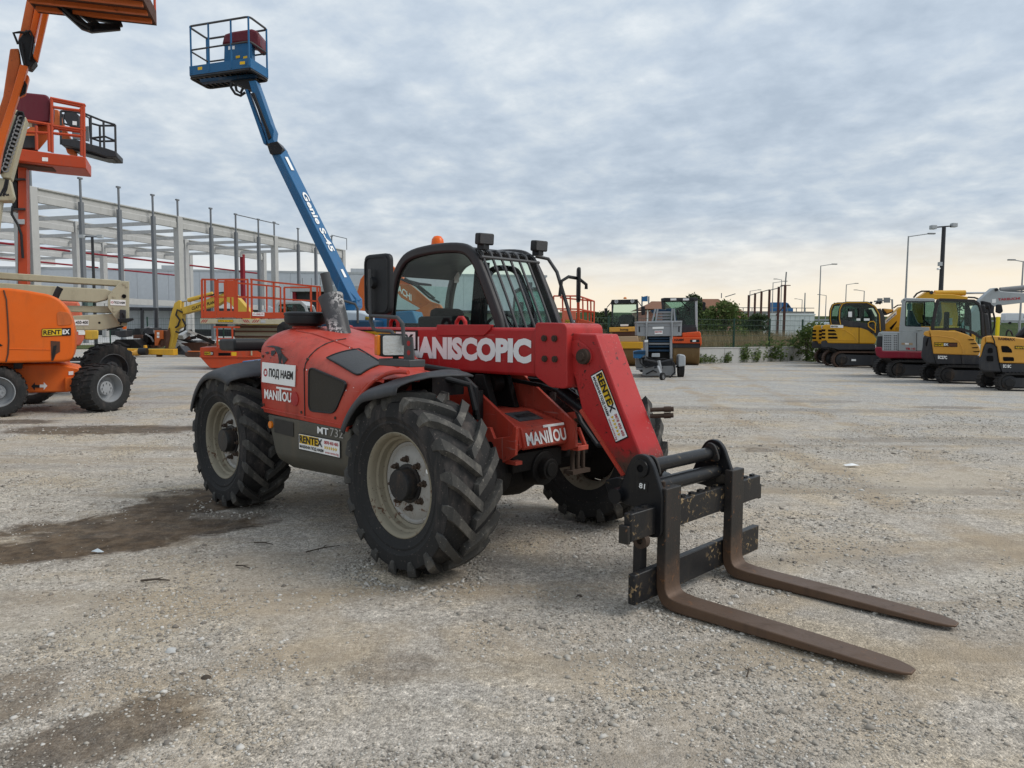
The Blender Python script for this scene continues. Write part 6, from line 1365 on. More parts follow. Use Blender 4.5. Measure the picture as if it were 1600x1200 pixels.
# ================================================================== mini excavators on the right
YAW = math.radians(-10)
def build_volvo(kind):
    zo, k = (1420, 440), 6.857
    if kind == 27:
        fr = Frame(13.0, 22.0, YAW); t = thing_at(fr, 'mini_excavator', 'ochre and charcoal mini excavator with a closed cab marked EC27C', 'excavator')
        x0 = fr.one(1420+330/k, 585)[0]; tracks(t, x0, x0+2.3, 0, .30, .52); tracks(t, x0, x0+2.3, 1.25, .30, .52)
        p = lambda n, m, pts, y0, y1, bv=.02: poly(fr, t, n, m, pts, y0, y1, zo, k, bv)
        p('swing_base', 'grease', [(300, 870), (800, 870), (800, 950), (420, 960)], .35, 1.2)
        cw = p('counterweight', 'charcoal', [(150, 585), (170, 578), (238, 592), (272, 770), (297, 885), (190, 880), (135, 822), (128, 790), (142, 700)], .12, 1.45, .05)
        p('hood_rear', 'volvo_yellow', [(150, 570), (160, 535), (222, 520), (222, 575), (238, 595), (190, 590)], .13, 1.44, .03)
        hd = p('hood', 'volvo_yellow', [(222, 520), (330, 520), (520, 532), (640, 570), (710, 622), (760, 700), (770, 745), (750, 792), (262, 775), (238, 592)], .10, 1.45, .03)
        hd.modifiers['bevel'].segments = 3
        sk = p('side_skirt', 'charcoal', [(262, 775), (750, 792), (775, 800), (770, 892), (295, 885)], .11, 1.45, .02)
        for (x, y, x2) in ((630, 620, 698), (655, 662, 725), (672, 705, 742), (686, 747, 758)): p('vent_slot', 'dark', [(x, y), (x2, y-4), (x2, y+6), (x+20, y+8)], .088, .11, 0)
        tubes(t, 'hood_crease', 'volvo_yellow', [pl3(fr, [(235, 582), (330, 585), (470, 605), (540, 640), (575, 720), (580, 778)], .10, zo, k)], .012)
        p('panel_joint', 'dark', [(555, 785), (560, 785), (572, 885), (566, 885)], .104, .12, 0); p('grab_slot', 'dark', [(182, 660), (205, 600), (212, 605), (195, 690), (185, 695)], .105, .13, 0)
        st = quadplate('sticker', *on_face(fr, (272, 696), (520, 700), 46, .094, zo, k), .003, M['ink'], t); quadplate('yellow_field', *on_face(fr, (278, 690), (370, 692), 34, .090, zo, k), .001, M['yellow_s'], st); quadplate('red_field', *on_face(fr, (428, 692), (514, 693), 30, .090, zo, k), .001, M['rust_brown'], st)
        lettering('RENT', *on_face(fr, (284, 684), (366, 686), 22, .087, zo, k), M['ink'], st, .04); lettering('EX', *on_face(fr, (376, 686), (424, 687), 24, .087, zo, k), M['white'], st, .05)
        lettering('EC27C', *on_face(fr, (312, 828), (410, 832), 36, .104, zo, k), M['white'], sk, .05)
        ol = rounded(fr.survey([(242, 515), (272, 330), (300, 205), (325, 192), (700, 205), (745, 235), (785, 310), (800, 590), (768, 600), (690, 545), (540, 505)], .12, zo, k), .06, 3)
        rp = fr.survey([(300, 212), (330, 194), (700, 206), (750, 240)], .12, zo, k)
        cb = cab_box(t, ol, .12, 1.15, .075, 'cab', 'tint', rp)
        p('rear_pillar', 'cab', [(228, 515), (290, 200), (320, 186), (330, 205), (270, 470), (262, 512)], .10, .22); p('front_pillar', 'cab', [(742, 235), (768, 245), (795, 330), (805, 585), (782, 580), (770, 330)], .1, .2)
        p('window_bar', 'dark', [(536, 215), (543, 215), (540, 500), (533, 500)], .15, .17, 0); p('inner_column', 'dark', [(575, 235), (625, 240), (625, 480), (575, 470)], .7, .9)
        for (x, y) in ((400, 330), ): p('notice', 'bluewhite', [(x-30, 390), (x+22, 392), (x+22, 465), (x-30, 462)], .5, .51, 0)
        p('windscreen_frame', 'greymetal', [(800, 340), (850, 345), (885, 570), (830, 575)], .3, .36); tubes(t, 'hose', 'plastic', [pl3(fr, [(905, 330), (920, 400), (918, 480), (890, 560)], .4, zo, k), pl3(fr, [(850, 250), (868, 330), (885, 560)], .2, zo, k)], .025)
        for pts in ([(765, 250), (820, 245), (830, 320), (815, 345), (775, 335)], [(940, 245), (1000, 240), (1015, 320), (985, 345), (935, 330)]): p('mirror', 'plastic', pts, .12, .2, .03)
        p('boom_lights', 'plastic', [(785, 205), (880, 222), (900, 260), (880, 300), (850, 290), (800, 270)], .4, .6); p('boom', 'charcoal', [(820, 260), (870, 230), (920, 260), (915, 340), (880, 340), (900, 620), (840, 620)], .75, .98)
    else:
        fr = Frame(13.25, 19.3, YAW); t = thing_at(fr, 'mini_excavator', 'small ochre mini excavator marked EC18C, cut off by the right edge', 'excavator')
        x0 = fr.one(1420+975/k, 600)[0]; tracks(t, x0, x0+1.9, 0, .28, .46); tracks(t, x0, x0+1.9, 1.05, .28, .46)
        p = lambda n, m, pts, y0, y1, bv=.02: poly(fr, t, n, m, pts, y0, y1, zo, k, bv)
        p('swing_base', 'grease', [(900, 960), (1300, 960), (1300, 1040), (950, 1040)], .3, 1.0)
        cw = p('counterweight', 'charcoal', [(820, 655), (905, 655), (945, 700), (970, 875), (1000, 975), (790, 968), (752, 930), (748, 850), (770, 800)], .08, 1.25, .05)
        p('hood_rear', 'volvo_yellow', [(775, 640), (790, 600), (825, 585), (825, 652), (800, 700), (775, 800), (755, 815), (770, 720)], .1, 1.22, .03)
        hd = p('hood', 'volvo_yellow', [(825, 583), (900, 580), (1100, 592), (1360, 620), (1360, 880), (970, 872), (945, 700), (905, 655), (825, 650)], .06, 1.25, .03)
        sk = p('side_skirt', 'charcoal', [(970, 875), (1360, 882), (1360, 985), (1000, 975)], .07, 1.25, .02)
        for pts in ([(990, 688), (1060, 690), (1100, 725), (1112, 762), (1000, 758)], [(1008, 806), (1125, 810), (1130, 852), (1015, 852)], [(858, 712), (898, 712), (902, 765), (850, 765)], [(840, 795), (905, 795), (908, 855), (840, 850)]):
            q = rounded(fr.survey(pts, .05, zo, k), .03, 3); MB().prism(q, .052, .075).build('vent_opening', M['dark'], hd if pts[0][0] > 950 else cw)
        st = quadplate('sticker', *on_face(fr, (1135, 722), (1300, 726), 34, .054, zo, k), .003, M['ink'], t); lettering('RENTEX', *on_face(fr, (1145, 716), (1290, 718), 20, .049, zo, k), M['yellow_s'], st, .03)
        lettering('EC18C', *on_face(fr, (1010, 922), (1096, 925), 34, .064, zo, k), M['white'], sk, .03); lettering('RAMMAX', *on_face(fr, (958, 626), (1140, 636), 30, .05, zo, k), M['rust_brown'], hd, .03)
        tubes(t, 'hose', 'plastic', [pl3(fr, [(890, 575), (915, 630), (925, 690)], .03, zo, k)], .014)
        p('seat', 'dark', [(1150, 590), (1260, 540), (1290, 560), (1290, 620), (1150, 610)], .4, .9)
        # dozer arm raised behind
        p('boom', 'charcoal', [(1090, 585), (1228, 462), (1300, 420), (1300, 500), (1240, 520), (1160, 600)], .5, .72)
        tubes(t, 'hose_loop', 'plastic', [pl3(fr, [(960, 580), (968, 535), (990, 518), (1020, 530), (1042, 580)], .6, zo, k)], .03)
    return t
round_tail(build_volvo(27), .40); round_tail(build_volvo(18), .44)
def build_tb():
    zo, k = (1200, 320), 4.0
    fr = Frame(12.7, 24.6, YAW); t = thing_at(fr, 'mini_excavator', 'light grey mini excavator with a dark red base band marked TB 145', 'excavator')
    x0 = fr.one(1200+765/k, 585)[0]; tracks(t, x0, x0+2.6, 0, .38, .56); tracks(t, x0, x0+2.6, 1.45, .38, .56)
    p = lambda n, m, pts, y0, y1, bv=.02: poly(fr, t, n, m, pts, y0, y1, zo, k, bv)
    p('swing_base', 'grease', [(760, 955), (1000, 960), (1000, 1010), (800, 1010)], .4, 1.5)
    bd = p('body', 'tak_grey', [(688, 800), (715, 792), (975, 796), (1010, 800), (1010, 915), (722, 915), (714, 910), (716, 820)], .10, 1.8, .03)
    p('rear_grille', 'charcoal', [(680, 822), (714, 820), (712, 905), (672, 900), (674, 860)], .14, 1.75, .03); p('rear_top', 'tak_grey', [(680, 822), (690, 798), (716, 792), (716, 822)], .13, 1.75, .02)
    rb = p('red_band', 'tak_red', [(668, 900), (672, 888), (714, 888), (714, 912), (1010, 916), (1010, 964), (700, 958), (676, 940)], .08, 1.82, .04)
    lv = MB()
    for r in range(7):
        for c in range(7):
            if c == 4: continue
            x, y = 724 + c*12, 815 + r*14; lv.prism(fr.survey([(x, y), (x+8, y), (x+10, y+6), (x+4, y+6)], .1, zo, k), .092, .104)
    lv.build('louvres', M['dark'], bd); p('louvre_panel', 'lightgrey', [(718, 806), (808, 808), (806, 912), (714, 910)], .096, .11, .006)
    for x in (812, 928): p('panel_joint', 'dark', [(x, 800), (x+3, 800), (x+3, 914), (x, 914)], .096, .11, 0)
    lettering('TB', *on_face(fr, (860, 906), (888, 906), 13, .093, zo, k), M['inkred'], bd, .06); lettering('145', *on_face(fr, (894, 906), (922, 906), 13, .093, zo, k), M['inkred'], bd, .02)
    st = quadplate('sticker', *on_face(fr, (834, 874), (904, 876), 12, .095, zo, k), .002, M['tan'], bd); quadplate('white_field', *on_face(fr, (856, 873), (880, 874), 10, .091, zo, k), .002, M['white'], st)
    ol = fr.survey([(822, 790), (840, 590), (1050, 590), (1060, 790)], .1, zo, k); cb = MB(); 
    MB().prism(fr.survey([(818, 796), (838, 600), (850, 588), (862, 598), (858, 760), (1010, 765), (1010, 800)], .1, zo, k), .10, .20).build('cab_rear', M['tak_grey'], t, bevel=.015)
    p('cab_roof', 'tak_grey', [(838, 604), (845, 586), (860, 582), (1040, 586), (1048, 604)], .10, 1.25, .02); p('cab_far_wall', 'tak_grey', [(840, 600), (860, 600), (858, 790), (820, 790)], 1.15, 1.22)
    wn = rounded(fr.survey([(860, 605), (1042, 605), (1045, 760), (856, 758)], .12, zo, k), .05, 3); MB().prism(wn, .125, .132).build('side_pane', M['tint_dark'], t, smooth=0); MB().band(wn, .02, .10, .14, True).build('window_seal', M['plastic'], t)
    wn2 = fr.survey([(864, 605), (1042, 605), (1045, 760), (862, 758)], 1.16, zo, k); MB().prism(wn2, 1.17, 1.176).build('side_pane', M['tint_dark'], t, smooth=0)
    p('seat', 'blue_dark', [(870, 660), (890, 660), (925, 735), (950, 745), (950, 770), (870, 770)], .5, .9, .03); p('notice', 'bluewhite', [(866, 616), (896, 616), (896, 656), (866, 656)], .136, .14, 0); tubes(t, 'levers', 'dark', [pl3(fr, [(962, 690), (970, 720), (1000, 745)], .4, zo, k), pl3(fr, [(940, 740), (1010, 750)], .4, zo, k), pl3(fr, [(975, 600), (975, 760)], 1.1, zo, k)], .03)
    MB().tube(pl3(fr, [(930, 800), (932, 782), (965, 780)], .08, zo, k), .014, 6).build('grab_rail', M['tak_grey'], t)
    # raised grey boom
    bo = p('boom', 'tak_grey', [(1320, 600), (1380, 545), (1410, 520), (1435, 518), (1455, 540), (1660, 555), (1660, 605), (1460, 628), (1400, 640), (1330, 780), (1230, 830), (1180, 830)], .75, 1.05, .02)
    q = pl3(fr, [(1450, 532), (1700, 508)], .9, zo, k); MB().cyl(q[0], q[1], .085, n=14).build('arm_cylinder', M['steel'], bo); q = pl3(fr, [(1460, 545), (1700, 540)], .9, zo, k); MB().cyl(q[0], q[1], .03, n=10).build('cylinder_pipe', M['steel'], bo)
    q = pl3(fr, [(1430, 530)], .7, zo, k)[0]; MB().cyl((q[0], .70, q[2]), (q[0], 1.1, q[2]), .05, n=12).build('boom_pin', M['plastic'], bo)
    lettering('TAKEUCHI', *on_face(fr, (1438, 600), (1576, 592), 15, .74, zo, k), M['inkred'], bo, .03)
    quadplate('notice', *on_face(fr, (1400, 614), (1424, 612), 24, .745, zo, k), .004, M['white'], bo)
    return t
round_tail(build_tb(), .36)
def build_yellow(kind):
    zo, k = (1260, 450), 8.0
    def make(fr, dx, label, full):
        t = thing_at(fr, 'mini_excavator', label, 'excavator', None)
        S = lambda pts: [(a+dx[0], b+dx[1]) for a, b in pts]
        p = lambda n, m, pts, y0, y1, bv=.03: poly(fr, t, n, m, S(pts), y0, y1, zo, k, bv)
        x0 = fr.one(1260+(345+dx[0])/k, 566)[0]; tracks(t, x0, x0+3.0, 0, .42, .66, 'rusty_track'); tracks(t, x0, x0+3.0, 1.65, .42, .66, 'rusty_track')
        p('swing_base', 'grease', [(350, 760), (860, 760), (860, 830), (420, 830)], .4, 1.7)
        hd = p('hood', 'yellow', [(185, 660), (200, 470), (240, 456), (480, 462), (660, 482), (760, 520), (850, 590), (880, 640), (860, 700), (262, 690), (250, 655)], .12, 2.0, .05); hd.modifiers['bevel'].segments = 3
        p('rear_skirt', 'charcoal', [(182, 668), (250, 655), (262, 690), (862, 700), (870, 775), (400, 775), (290, 745), (180, 740)], .13, 1.98, .03)
        for y in (515, 560, 605):
            p('vent_slot', 'dark', [(272, y+4), (345 + (y-515)*.5, y+4), (372 + (y-515)*.2, y+28), (272, y+28)], .10, .14, 0); p('vent_slot', 'dark', [(190, y), (238, y+2), (236, y+26), (190, y+24)], .10, .14, 0)
        p('panel_joint', 'dark', [(655, 482), (662, 483), (662, 690), (655, 690)], .108, .13, 0)
        tubes(t, 'hood_crease', 'yellow', [pl3(fr, S([(360, 510), (480, 525), (580, 590), (640, 660)]), .115, zo, k), pl3(fr, S([(262, 648), (640, 655)]), .115, zo, k)], .015)
        sg = quadplate('sticker', *on_face(fr, S([(300, 496)])[0], S([(460, 498)])[0], 34, .10, zo, k), .004, M['white'], t); lettering('RENTEX', *on_face(fr, S([(306, 490)])[0], S([(396, 492)])[0], 20, .094, zo, k), M['ink'], sg, .04)
        ol = rounded(fr.survey(S([(432, 470), (415, 380), (420, 270), (450, 205), (500, 190), (760, 190), (850, 235), (905, 330), (915, 580), (880, 590), (820, 520), (680, 480)]), .12, zo, k), .08, 3)
        rp = fr.survey(S([(425, 270), (452, 206), (505, 188), (760, 188), (845, 232)]), .12, zo, k)
        cb = cab_box(t, ol, .12, 1.3, .12, 'charcoal', 'tint_dark', rp)
        MB().band(fr.survey(S([(428, 460), (412, 380), (418, 268), (448, 200), (500, 182), (760, 182), (855, 230), (912, 330), (925, 540)]), .10, zo, k), .035, .09, .16).build('cab_trim', M['yellow'], t)
        p('cab_lower', 'charcoal', [(432, 475), (418, 390), (640, 425), (760, 440), (880, 470), (905, 590), (860, 570), (700, 480)], .11, .16, .01); p('window_bar', 'dark', [(640, 255), (655, 255), (655, 375), (640, 375)], .13, .15, 0); p('window_bar', 'dark', [(520, 255), (530, 250), (528, 370), (516, 370)], .13, .15, 0); p('inner_column', 'dark', [(655, 250), (725, 250), (725, 370), (655, 370)], .7, .9)
        for pts in ([(524, 295), (570, 295), (570, 362), (524, 362)], [(626, 380), (674, 380), (674, 408), (626, 408)], [(720, 380), (790, 380), (790, 408), (720, 408)]): p('notice', 'white', pts, .10, .108, 0)
        MB().tube(pl3(fr, S([(860, 560), (862, 440), (840, 418), (795, 420), (772, 440), (775, 480), (855, 540)]), .08, zo, k), .022, 8).build('grab_rail', M['yellow'], t)
        p('windscreen', 'greymetal', [(880, 260), (930, 255), (985, 370), (990, 520), (940, 540), (905, 380)], .35, .42, .01)
        MB().lathe([(.06, 0), (.06, .08), (.02, .12), (0, .12)], (*[fr.survey(S([(585, 460)]), .6, zo, k)[0][0]], .6, fr.survey(S([(585, 465)]), .6, zo, k)[0][1]), 'z', 12).build('lift_eye', M['volvo_yellow'], t)
        for pts in ([(870, 200), (885, 165), (900, 165), (905, 200)], [(905, 190), (920, 160), (945, 165), (930, 205)], [(447, 190), (448, 175), (470, 175), (470, 190)]): p('lamp', 'plastic', pts, .3, .45, .01)
        q = fr.survey(S([(594, 902)]), -.01, zo, k)[0]; MB().box(q[0]-.09, q[0]+.09, .015, .03, q[1]-.04, q[1]+.04).build('notice', M['white'], t)
        if full:
            bo = p('boom', 'yellow', [(985, 430), (1120, 290), (1180, 235), (1240, 235), (1240, 330), (1180, 545), (1000, 545), (960, 520)], .9, 1.3, .03)
            sg = quadplate('phone_sign', *on_face(fr, S([(985, 450)])[0], S([(1125, 330)])[0], 44, .89, zo, k), .004, M['white'], bo); lettering('0878-450-400', *on_face(fr, S([(1000, 432)])[0], S([(1115, 334)])[0], 22, .884, zo, k), M['ink'], sg, .03)
            p('boom_recess', 'dark', [(1040, 500), (1130, 410), (1130, 430), (1060, 530)], .89, .93, .005); p('arm_cylinder', 'charcoal', [(955, 255), (1090, 265), (1090, 300), (1000, 340), (970, 340)], .7, .9, .02); p('boom_link', 'volvo_yellow', [(960, 265), (1080, 265), (1080, 290), (1010, 320)], .65, .7, .02)
            tubes(t, 'hydraulic_hose', 'plastic', [pl3(fr, S([(1090, 250), (1140, 215), (1185, 212)]), .9, zo, k)], .03)
        return t
    def make2(*a): round_tail(make(*a), .27)
    make2(Frame(13.9, 31.4, YAW), (0, 0), 'golden yellow excavator, nearer of the two matching ones by the concrete wall', True)
    make2(Frame(14.6, 34.3, YAW), (-115, 8), 'golden yellow excavator, farther of the two matching ones and partly hidden behind its twin', False)
build_yellow(0)
def build_big_arm():
    zo, k = (1200, 320), 4.0
    fr = Frame(15.5, 29.5, YAW); t = thing_at(fr, 'excavator', 'yellow excavator parked behind the grey one, its flat raised arm above the cab roofs', 'excavator')
    p = lambda n, m, pts, y0, y1, bv=.02: poly(fr, t, n, m, pts, y0, y1, zo, k, bv)
    p('arm', 'yellow', [(940, 580), (1000, 540), (1030, 536), (1040, 556), (1160, 560), (1250, 575), (1250, 590), (950, 590)], 0, .35); q = pl3(fr, [(1040, 552), (1232, 551)], .2, zo, k); MB().cyl(q[0], q[1], .11, n=12).build('arm_cylinder', M['yellow'], t); q = pl3(fr, [(1232, 552), (1370, 551)], .2, zo, k); MB().cyl(q[0], q[1], .04, n=8).build('cylinder_rod', M['chrome'], t)
    q = pl3(fr, [(1022, 548)], -.02, zo, k)[0]; MB().cyl((q[0], -.03, q[2]), (q[0], .38, q[2]), .07, n=12).build('arm_pin', M['charcoal'], t)
    tubes(t, 'hydraulic_hose', 'plastic', [pl3(fr, l, .0, zo, k) for l in ([(910, 580), (930, 555), (960, 540), (1010, 540)], [(1250, 578), (1290, 580), (1320, 590)])], .035)
    p('boom', 'yellow', [(1100, 590), (1170, 590), (1190, 700), (1170, 860), (1060, 860), (1110, 700)], .4, .75); p('boom', 'yellow', [(920, 600), (975, 600), (970, 760), (920, 760)], .4, .75); p('body', 'yellow', [(900, 760), (1300, 760), (1300, 900), (900, 900)], .2, 2.2, .05)
    x0 = fr.one(1440, 560)[0]; tracks(t, x0-1.4, x0+1.7, -.1, .42, .7, 'rusty_track'); tracks(t, x0-1.4, x0+1.7, 1.9, .42, .7, 'rusty_track')
build_big_arm()
# ================================================================== buildings
def build_frame_building():
    o = Vector((-39.3, 60.3, 0)); a = Vector((14, 45, 0)).normalized(); n = Vector((-a.y, a.x, 0))       # along the facade, into the building
    yaw = math.atan2(a.y, a.x); t = thing('concrete_frame', 'unfinished hall of bare concrete columns and roof beams behind the lifts', 'building site', o, yaw)
    BAY, DEP, H = 16.3, 13.5, 12.9
    colm = None
    def put(mesh_o, loc): c = mesh_o.copy(); COL.objects.link(c); c.parent = t; c.location = loc; return c
    col = MB().box(-.33, .33, -.33, .33, 0, H).build('column', M['concrete'], t, bevel=.03)
    beam = MB().prism([(-.20, 0), (.20, 0), (.20, .55), (.14, .62), (.14, 1.0), (.30, 1.10), (.30, 1.2), (-.30, 1.2), (-.30, 1.10), (-.14, 1.0), (-.14, .62), (-.20, .55)], .44, BAY-.44, 'x').build('roof_beam', M['concrete'], t); beam.location = (0, 0, H-1.2)
    purl = MB().box(-.09, .09, .3, DEP-.3, 0, .36).build('purlin', M['concrete'], t); purl.location = (0, 0, H-.9)
    first = True
    for j in range(5):
        for i in range(-2, 4):
            if i == 3 and j > 3: continue
            x, y = i*BAY, j*DEP
            if not (i == 0 and j == 0): put(col, (x, y, 0))
            if i < 3:
                if not (i == 0 and j == 0): put(beam, (x, y, H-1.2))
                if j < 4:
                    for q in range(3):
                        if not (i == 0 and j == 0 and q == 0): put(purl, (x+q*BAY/3, y, H-.75))
    put(col, (-1.05, 0, 0)).scale = (1, 1, 1.01)
    # tall thin steel posts along the facade
    post = MB().box(-.16, .16, -.16, .16, 0, H-.6); post.box(-.07, .07, -.07, .07, H-.6, H+1.35); post.box(-.2, .2, -.1, .1, H+1.35, H+1.5)
    po = post.build('steel_post', M['greymetal'], t); po.data.materials[0] = M['galvpost']; po.location = (BAY*.25, -.7, 0)
    for q in (2, 3, 5, 6, 7, 9, 10, 11): put(po, (BAY*.25*q, -.7, 0))
    short = MB().box(-.07, .07, -.07, .07, H, H+1.6); short.box(-.2, .2, -.1, .1, H+1.6, H+1.75); sh = short.build('steel_stub', M['galvpost'], t); put(sh, (-.9, 0, 0)); put(sh, (BAY, 0, 0)); put(sh, (BAY*2, 0, 0))
    tr = MB().tube([(BAY*1.5, -.7, H+1.4), (BAY*2.0, -.7, H+1.4)], .06, 6); tr.tube([(BAY*2.75, -.7, H+1.6), (BAY*3, -.7, H+1.6), (BAY*3, -.7, H)], .06, 6); tr.build('edge_rail', M['galvpost'], t)
    pr = MB().tube([(0, .55, 0), (BAY-.8, .55, 0)], .11, 8).build('sprinkler_pipe', M['redpipe'], t); pr.location = (.4, DEP, H-3.2)
    for i, j, z in ((1, 1, 3.2), (0, 2, 3.2), (1, 2, 3.4), (2, 1, 3.2), (2, 2, 3.4), (-1, 1, 3.4), (-1, 2, 3.2)): put(pr, (i*BAY+.4, j*DEP, H-z))
    for (i, j) in ((2.7, 1.0),): MB().box(i*BAY-.25, i*BAY+.25, j*DEP-.25, j*DEP+.25, 0, H-.8).build('red_column', M['redpipe'], t)
    sl = MB().box(0, BAY-.9, DEP-.3, DEP+.3, 0, .7).build('floor_beam', M['concrete'], t); sl.location = (.45, 0, 4.2)
    for i, j in ((1, 0), (2, 0), (0, 1), (1, 1)): put(sl, (i*BAY+.45, j*DEP, 4.2))
    fl = MB().box(-2.2*BAY, 3.1*BAY, -1.0, 5.2*DEP, -.2, .12).build('floor_slab', M['concrete'], t)
M['galvpost'] = paint('galvanised_post', (.17, .18, .195), .5, .1, .15)
build_frame_building()
def build_warehouse():
    o = Vector((-88, 120, 0)); t = thing('warehouse', 'long pale grey clad warehouse behind the concrete frame', 'warehouse', o, math.radians(8))
    Lx, H = 95, 11.0
    pn = MB().box(.02, 4.98, 0, .25, 1.2, H).build('wall_panel', M['wall_panel'], t); n = int(Lx/5)
    for i in range(1, n): c = pn.copy(); COL.objects.link(c); c.location = (i*5, 0, 0)
    MB().box(0, n*5, .1, 40, 0, H-.3).build('inner_wall', M['wall_panel'], t); MB().box(-.2, n*5+.2, -.05, 40.2, H, H+.35).build('parapet', M['lightgrey'], t)
    MB().box(0, n*5, -.02, .1, 0, 1.2).build('plinth', M['darkhall'], t)
    MB().box(20, n*5, -2.5, 0, 4.3, 4.8).build('canopy', M['charcoal'], t)
    w = MB().box(0, 2.4, -.08, .02, 0, 1.5).build('window', M['darkhall'], t); w.location = (30, 0, 1.6)
    for i in range(1, 9): c = w.copy(); COL.objects.link(c); c.location = (30 + i*7, 0, 1.6)
    for x in (28, 60): MB().box(x, x+3, 3, 6, H, H+1.2).build('roof_unit', M['lightgrey'], t)
    o = Vector((-25, 92, 0)); t = thing('dark_hall', 'low dark open shed with a flat roof, right of the blue boom', 'shed', o, math.radians(-4))
    MB().box(-3, 6.5, 0, 12, 6.1, 6.9).build('roof', M['lightgrey'], t, bevel=.05); MB().box(-2.8, 6.3, 1.0, 11.8, 0, 6.1).build('wall', M['darkhall'], t)
    for x in (-2.6, .5, 3.5, 6.2): MB().box(x-.2, x+.2, .2, .6, 0, 6.1).build('post', M['redpipe'], t)
    for i in range(6): MB().tube([(-2.5+i*1.2, 3, 6.9), (-2.5+i*1.2, 3, 8.0)], .05, 6).build('roof_rod', M['steel'], t)
build_warehouse()
# ------------------------------------------------------------------ mesh fences
def mesh_fence(name, label, P0, P1, z0, h, step=2.5, dens=.11, cat='fence'):
    P0, P1 = Vector((P0[0], P0[1], 0)), Vector((P1[0], P1[1], 0)); d = P1-P0; L = d.length; t = thing(name, label, cat, P0, math.atan2(d.y, d.x))
    n = max(1, round(L/step)); first = None
    for i in range(n+1):
        if first is None: first = MB().box(-.035, .035, -.035, .035, z0, z0+h+.05).build('fence_post', M['greenpost'], t); first.location = (0, 0, 0)
        else: c = first.copy(); COL.objects.link(c); c.location = (i*L/n, 0, 0)
    pn = None
    for i in range(n):
        if pn is None:
            b = MB(); w = L/n
            for q in range(int(w/dens)): x = .05+q*dens; b.box(x-.003, x+.003, -.043, -.037, z0+.03, z0+h)
            for q in range(6): z = z0+.06+q*(h-.1)/5; b.box(.03, w-.03, -.040, -.030, z-.008, z+.008)
            pn = b.build('mesh_panel', M['wire'], t, smooth=0)
        else: c = pn.copy(); COL.objects.link(c); c.location = (i*L/n, 0, 0)
    return t
WA, WB = Vector((2.0, 29.97, 0)), Vector((31.0, 48.2, 0))
def build_wall():
    d = (WB-WA); yaw = math.atan2(d.y, d.x); L = d.length
    t = thing('concrete_wall', 'low pale concrete wall along the far side of the yard under the mesh fence', 'wall', WA, yaw)
    n = 14; w = L/n; b0 = None
    for i in range(n):
        if b0 is None: b0 = MB().box(.012, w-.012, .02, .28, -.1, .70).build('wall_block', M['wallconc'], t, bevel=.012)
        else: c = b0.copy(); COL.objects.link(c); c.location = (i*w, 0, 0)
    MB().box(.0, L, -.0, .30, .702, .745).build('coping', M['wallconc'], t, bevel=.01); MB().box(0, L, .05, .25, -.1, .69).build('joint_core', M['tan'], t)
    e = d.normalized(); nn = Vector((-e.y, e.x, 0))*.15
    mesh_fence('mesh_fence', 'dark green wire mesh fence standing on the concrete wall', (WA+nn), (WB+nn), .74, 1.38, 2.55, .10)
build_wall()
mesh_fence('site_fence', 'green wire mesh fence in front of the building site on the left', (-33, 50.5), (-9, 49.0), 0, 2.2, 2.6, .16)
# ------------------------------------------------------------------ far ground: verge, embankment, road, bridge
def grass_mat(name, c1, c2, c3):
    m = bpy.data.materials.new(name); m.use_nodes = True; nt = m.node_tree; nt.nodes.clear(); g = G(nt)
    pos = g.node('ShaderNodeNewGeometry').outputs['Position']
    c = g.mix(g.noise(pos, .35, 6, .65), c1, c2); c = g.mix(g.math('MULTIPLY', g.step(g.noise(pos, 1.4, 6, .7), .5, .7), .7), c, c3)
    b = g.node('ShaderNodeBsdfPrincipled'); g.put(b.inputs['Base Color'], c); b.inputs['Roughness'].default_value = .95; b.inputs['Specular IOR Level'].default_value = .1
    bp = g.node('ShaderNodeBump'); bp.inputs['Strength'].default_value = 1; bp.inputs['Distance'].default_value = .3; g.put(bp.inputs['Height'], g.noise(pos, 3, 6, .7)); g.l.new(bp.outputs[0], b.inputs['Normal'])
    o = g.node('ShaderNodeOutputMaterial'); g.l.new(b.outputs[0], o.inputs[0]); return m
M['grass'] = grass_mat('verge_grass', (.075, .10, .035), (.12, .135, .05), (.20, .17, .085))
M['bank'] = grass_mat('bank_grass', (.035, .058, .022), (.06, .082, .032), (.105, .105, .05))
e = (WB-WA).normalized(); nn = Vector((-e.y, e.x, 0))
def sheet(name, pts, z, mat): return tag(MB().add([(p[0], p[1], z) for p in pts], [tuple(range(len(pts)))]).build(name, M[mat], smooth=0), kind='structure')
q = [WA+nn*.3, WB+nn*.3, WB+nn*120+e*300, WA+nn*120-e*10]
sheet('verge', q, .05, 'grass'); sheet('site_verge', [(-60, 51), (-6, 49.5), (-4, 62), (-58, 60)], .03, 'grass')
def bank(name, x0, x1, y0, zt, wtop, slope, mat='bank', yaw=0, n=60):
    b = MB(); V = []
    prof = [(-slope, -.2), (-slope*.8, zt*.2), (-slope*.4, zt*.62), (-slope*.1, zt*.95), (0, zt), (wtop, zt), (wtop+slope, -.2)]
    for i in range(n+1):
        x = x0 + (x1-x0)*i/n
        for (dy, z) in prof: V.append((x, y0+dy + mnoise.noise((x*.07, dy*.2, 3))*1.0, z + (mnoise.noise((x*.11, dy*.3, 8))*.35 if 0 < z < zt*.99 else 0)))
    m = len(prof); b.add(V, [(i*m+j, i*m+j+1, (i+1)*m+j+1, (i+1)*m+j) for i in range(n) for j in range(m-1)])
    return tag(b.build(name, M[mat], smooth=60), kind='structure')
bank('road_embankment', -140, 46, 165, 5.4, 14, 14); bank('road_embankment', 66, 420, 165, 3.3, 14, 14); bank('far_embankment', 66, 460, 200, 5.6, 14, 12)
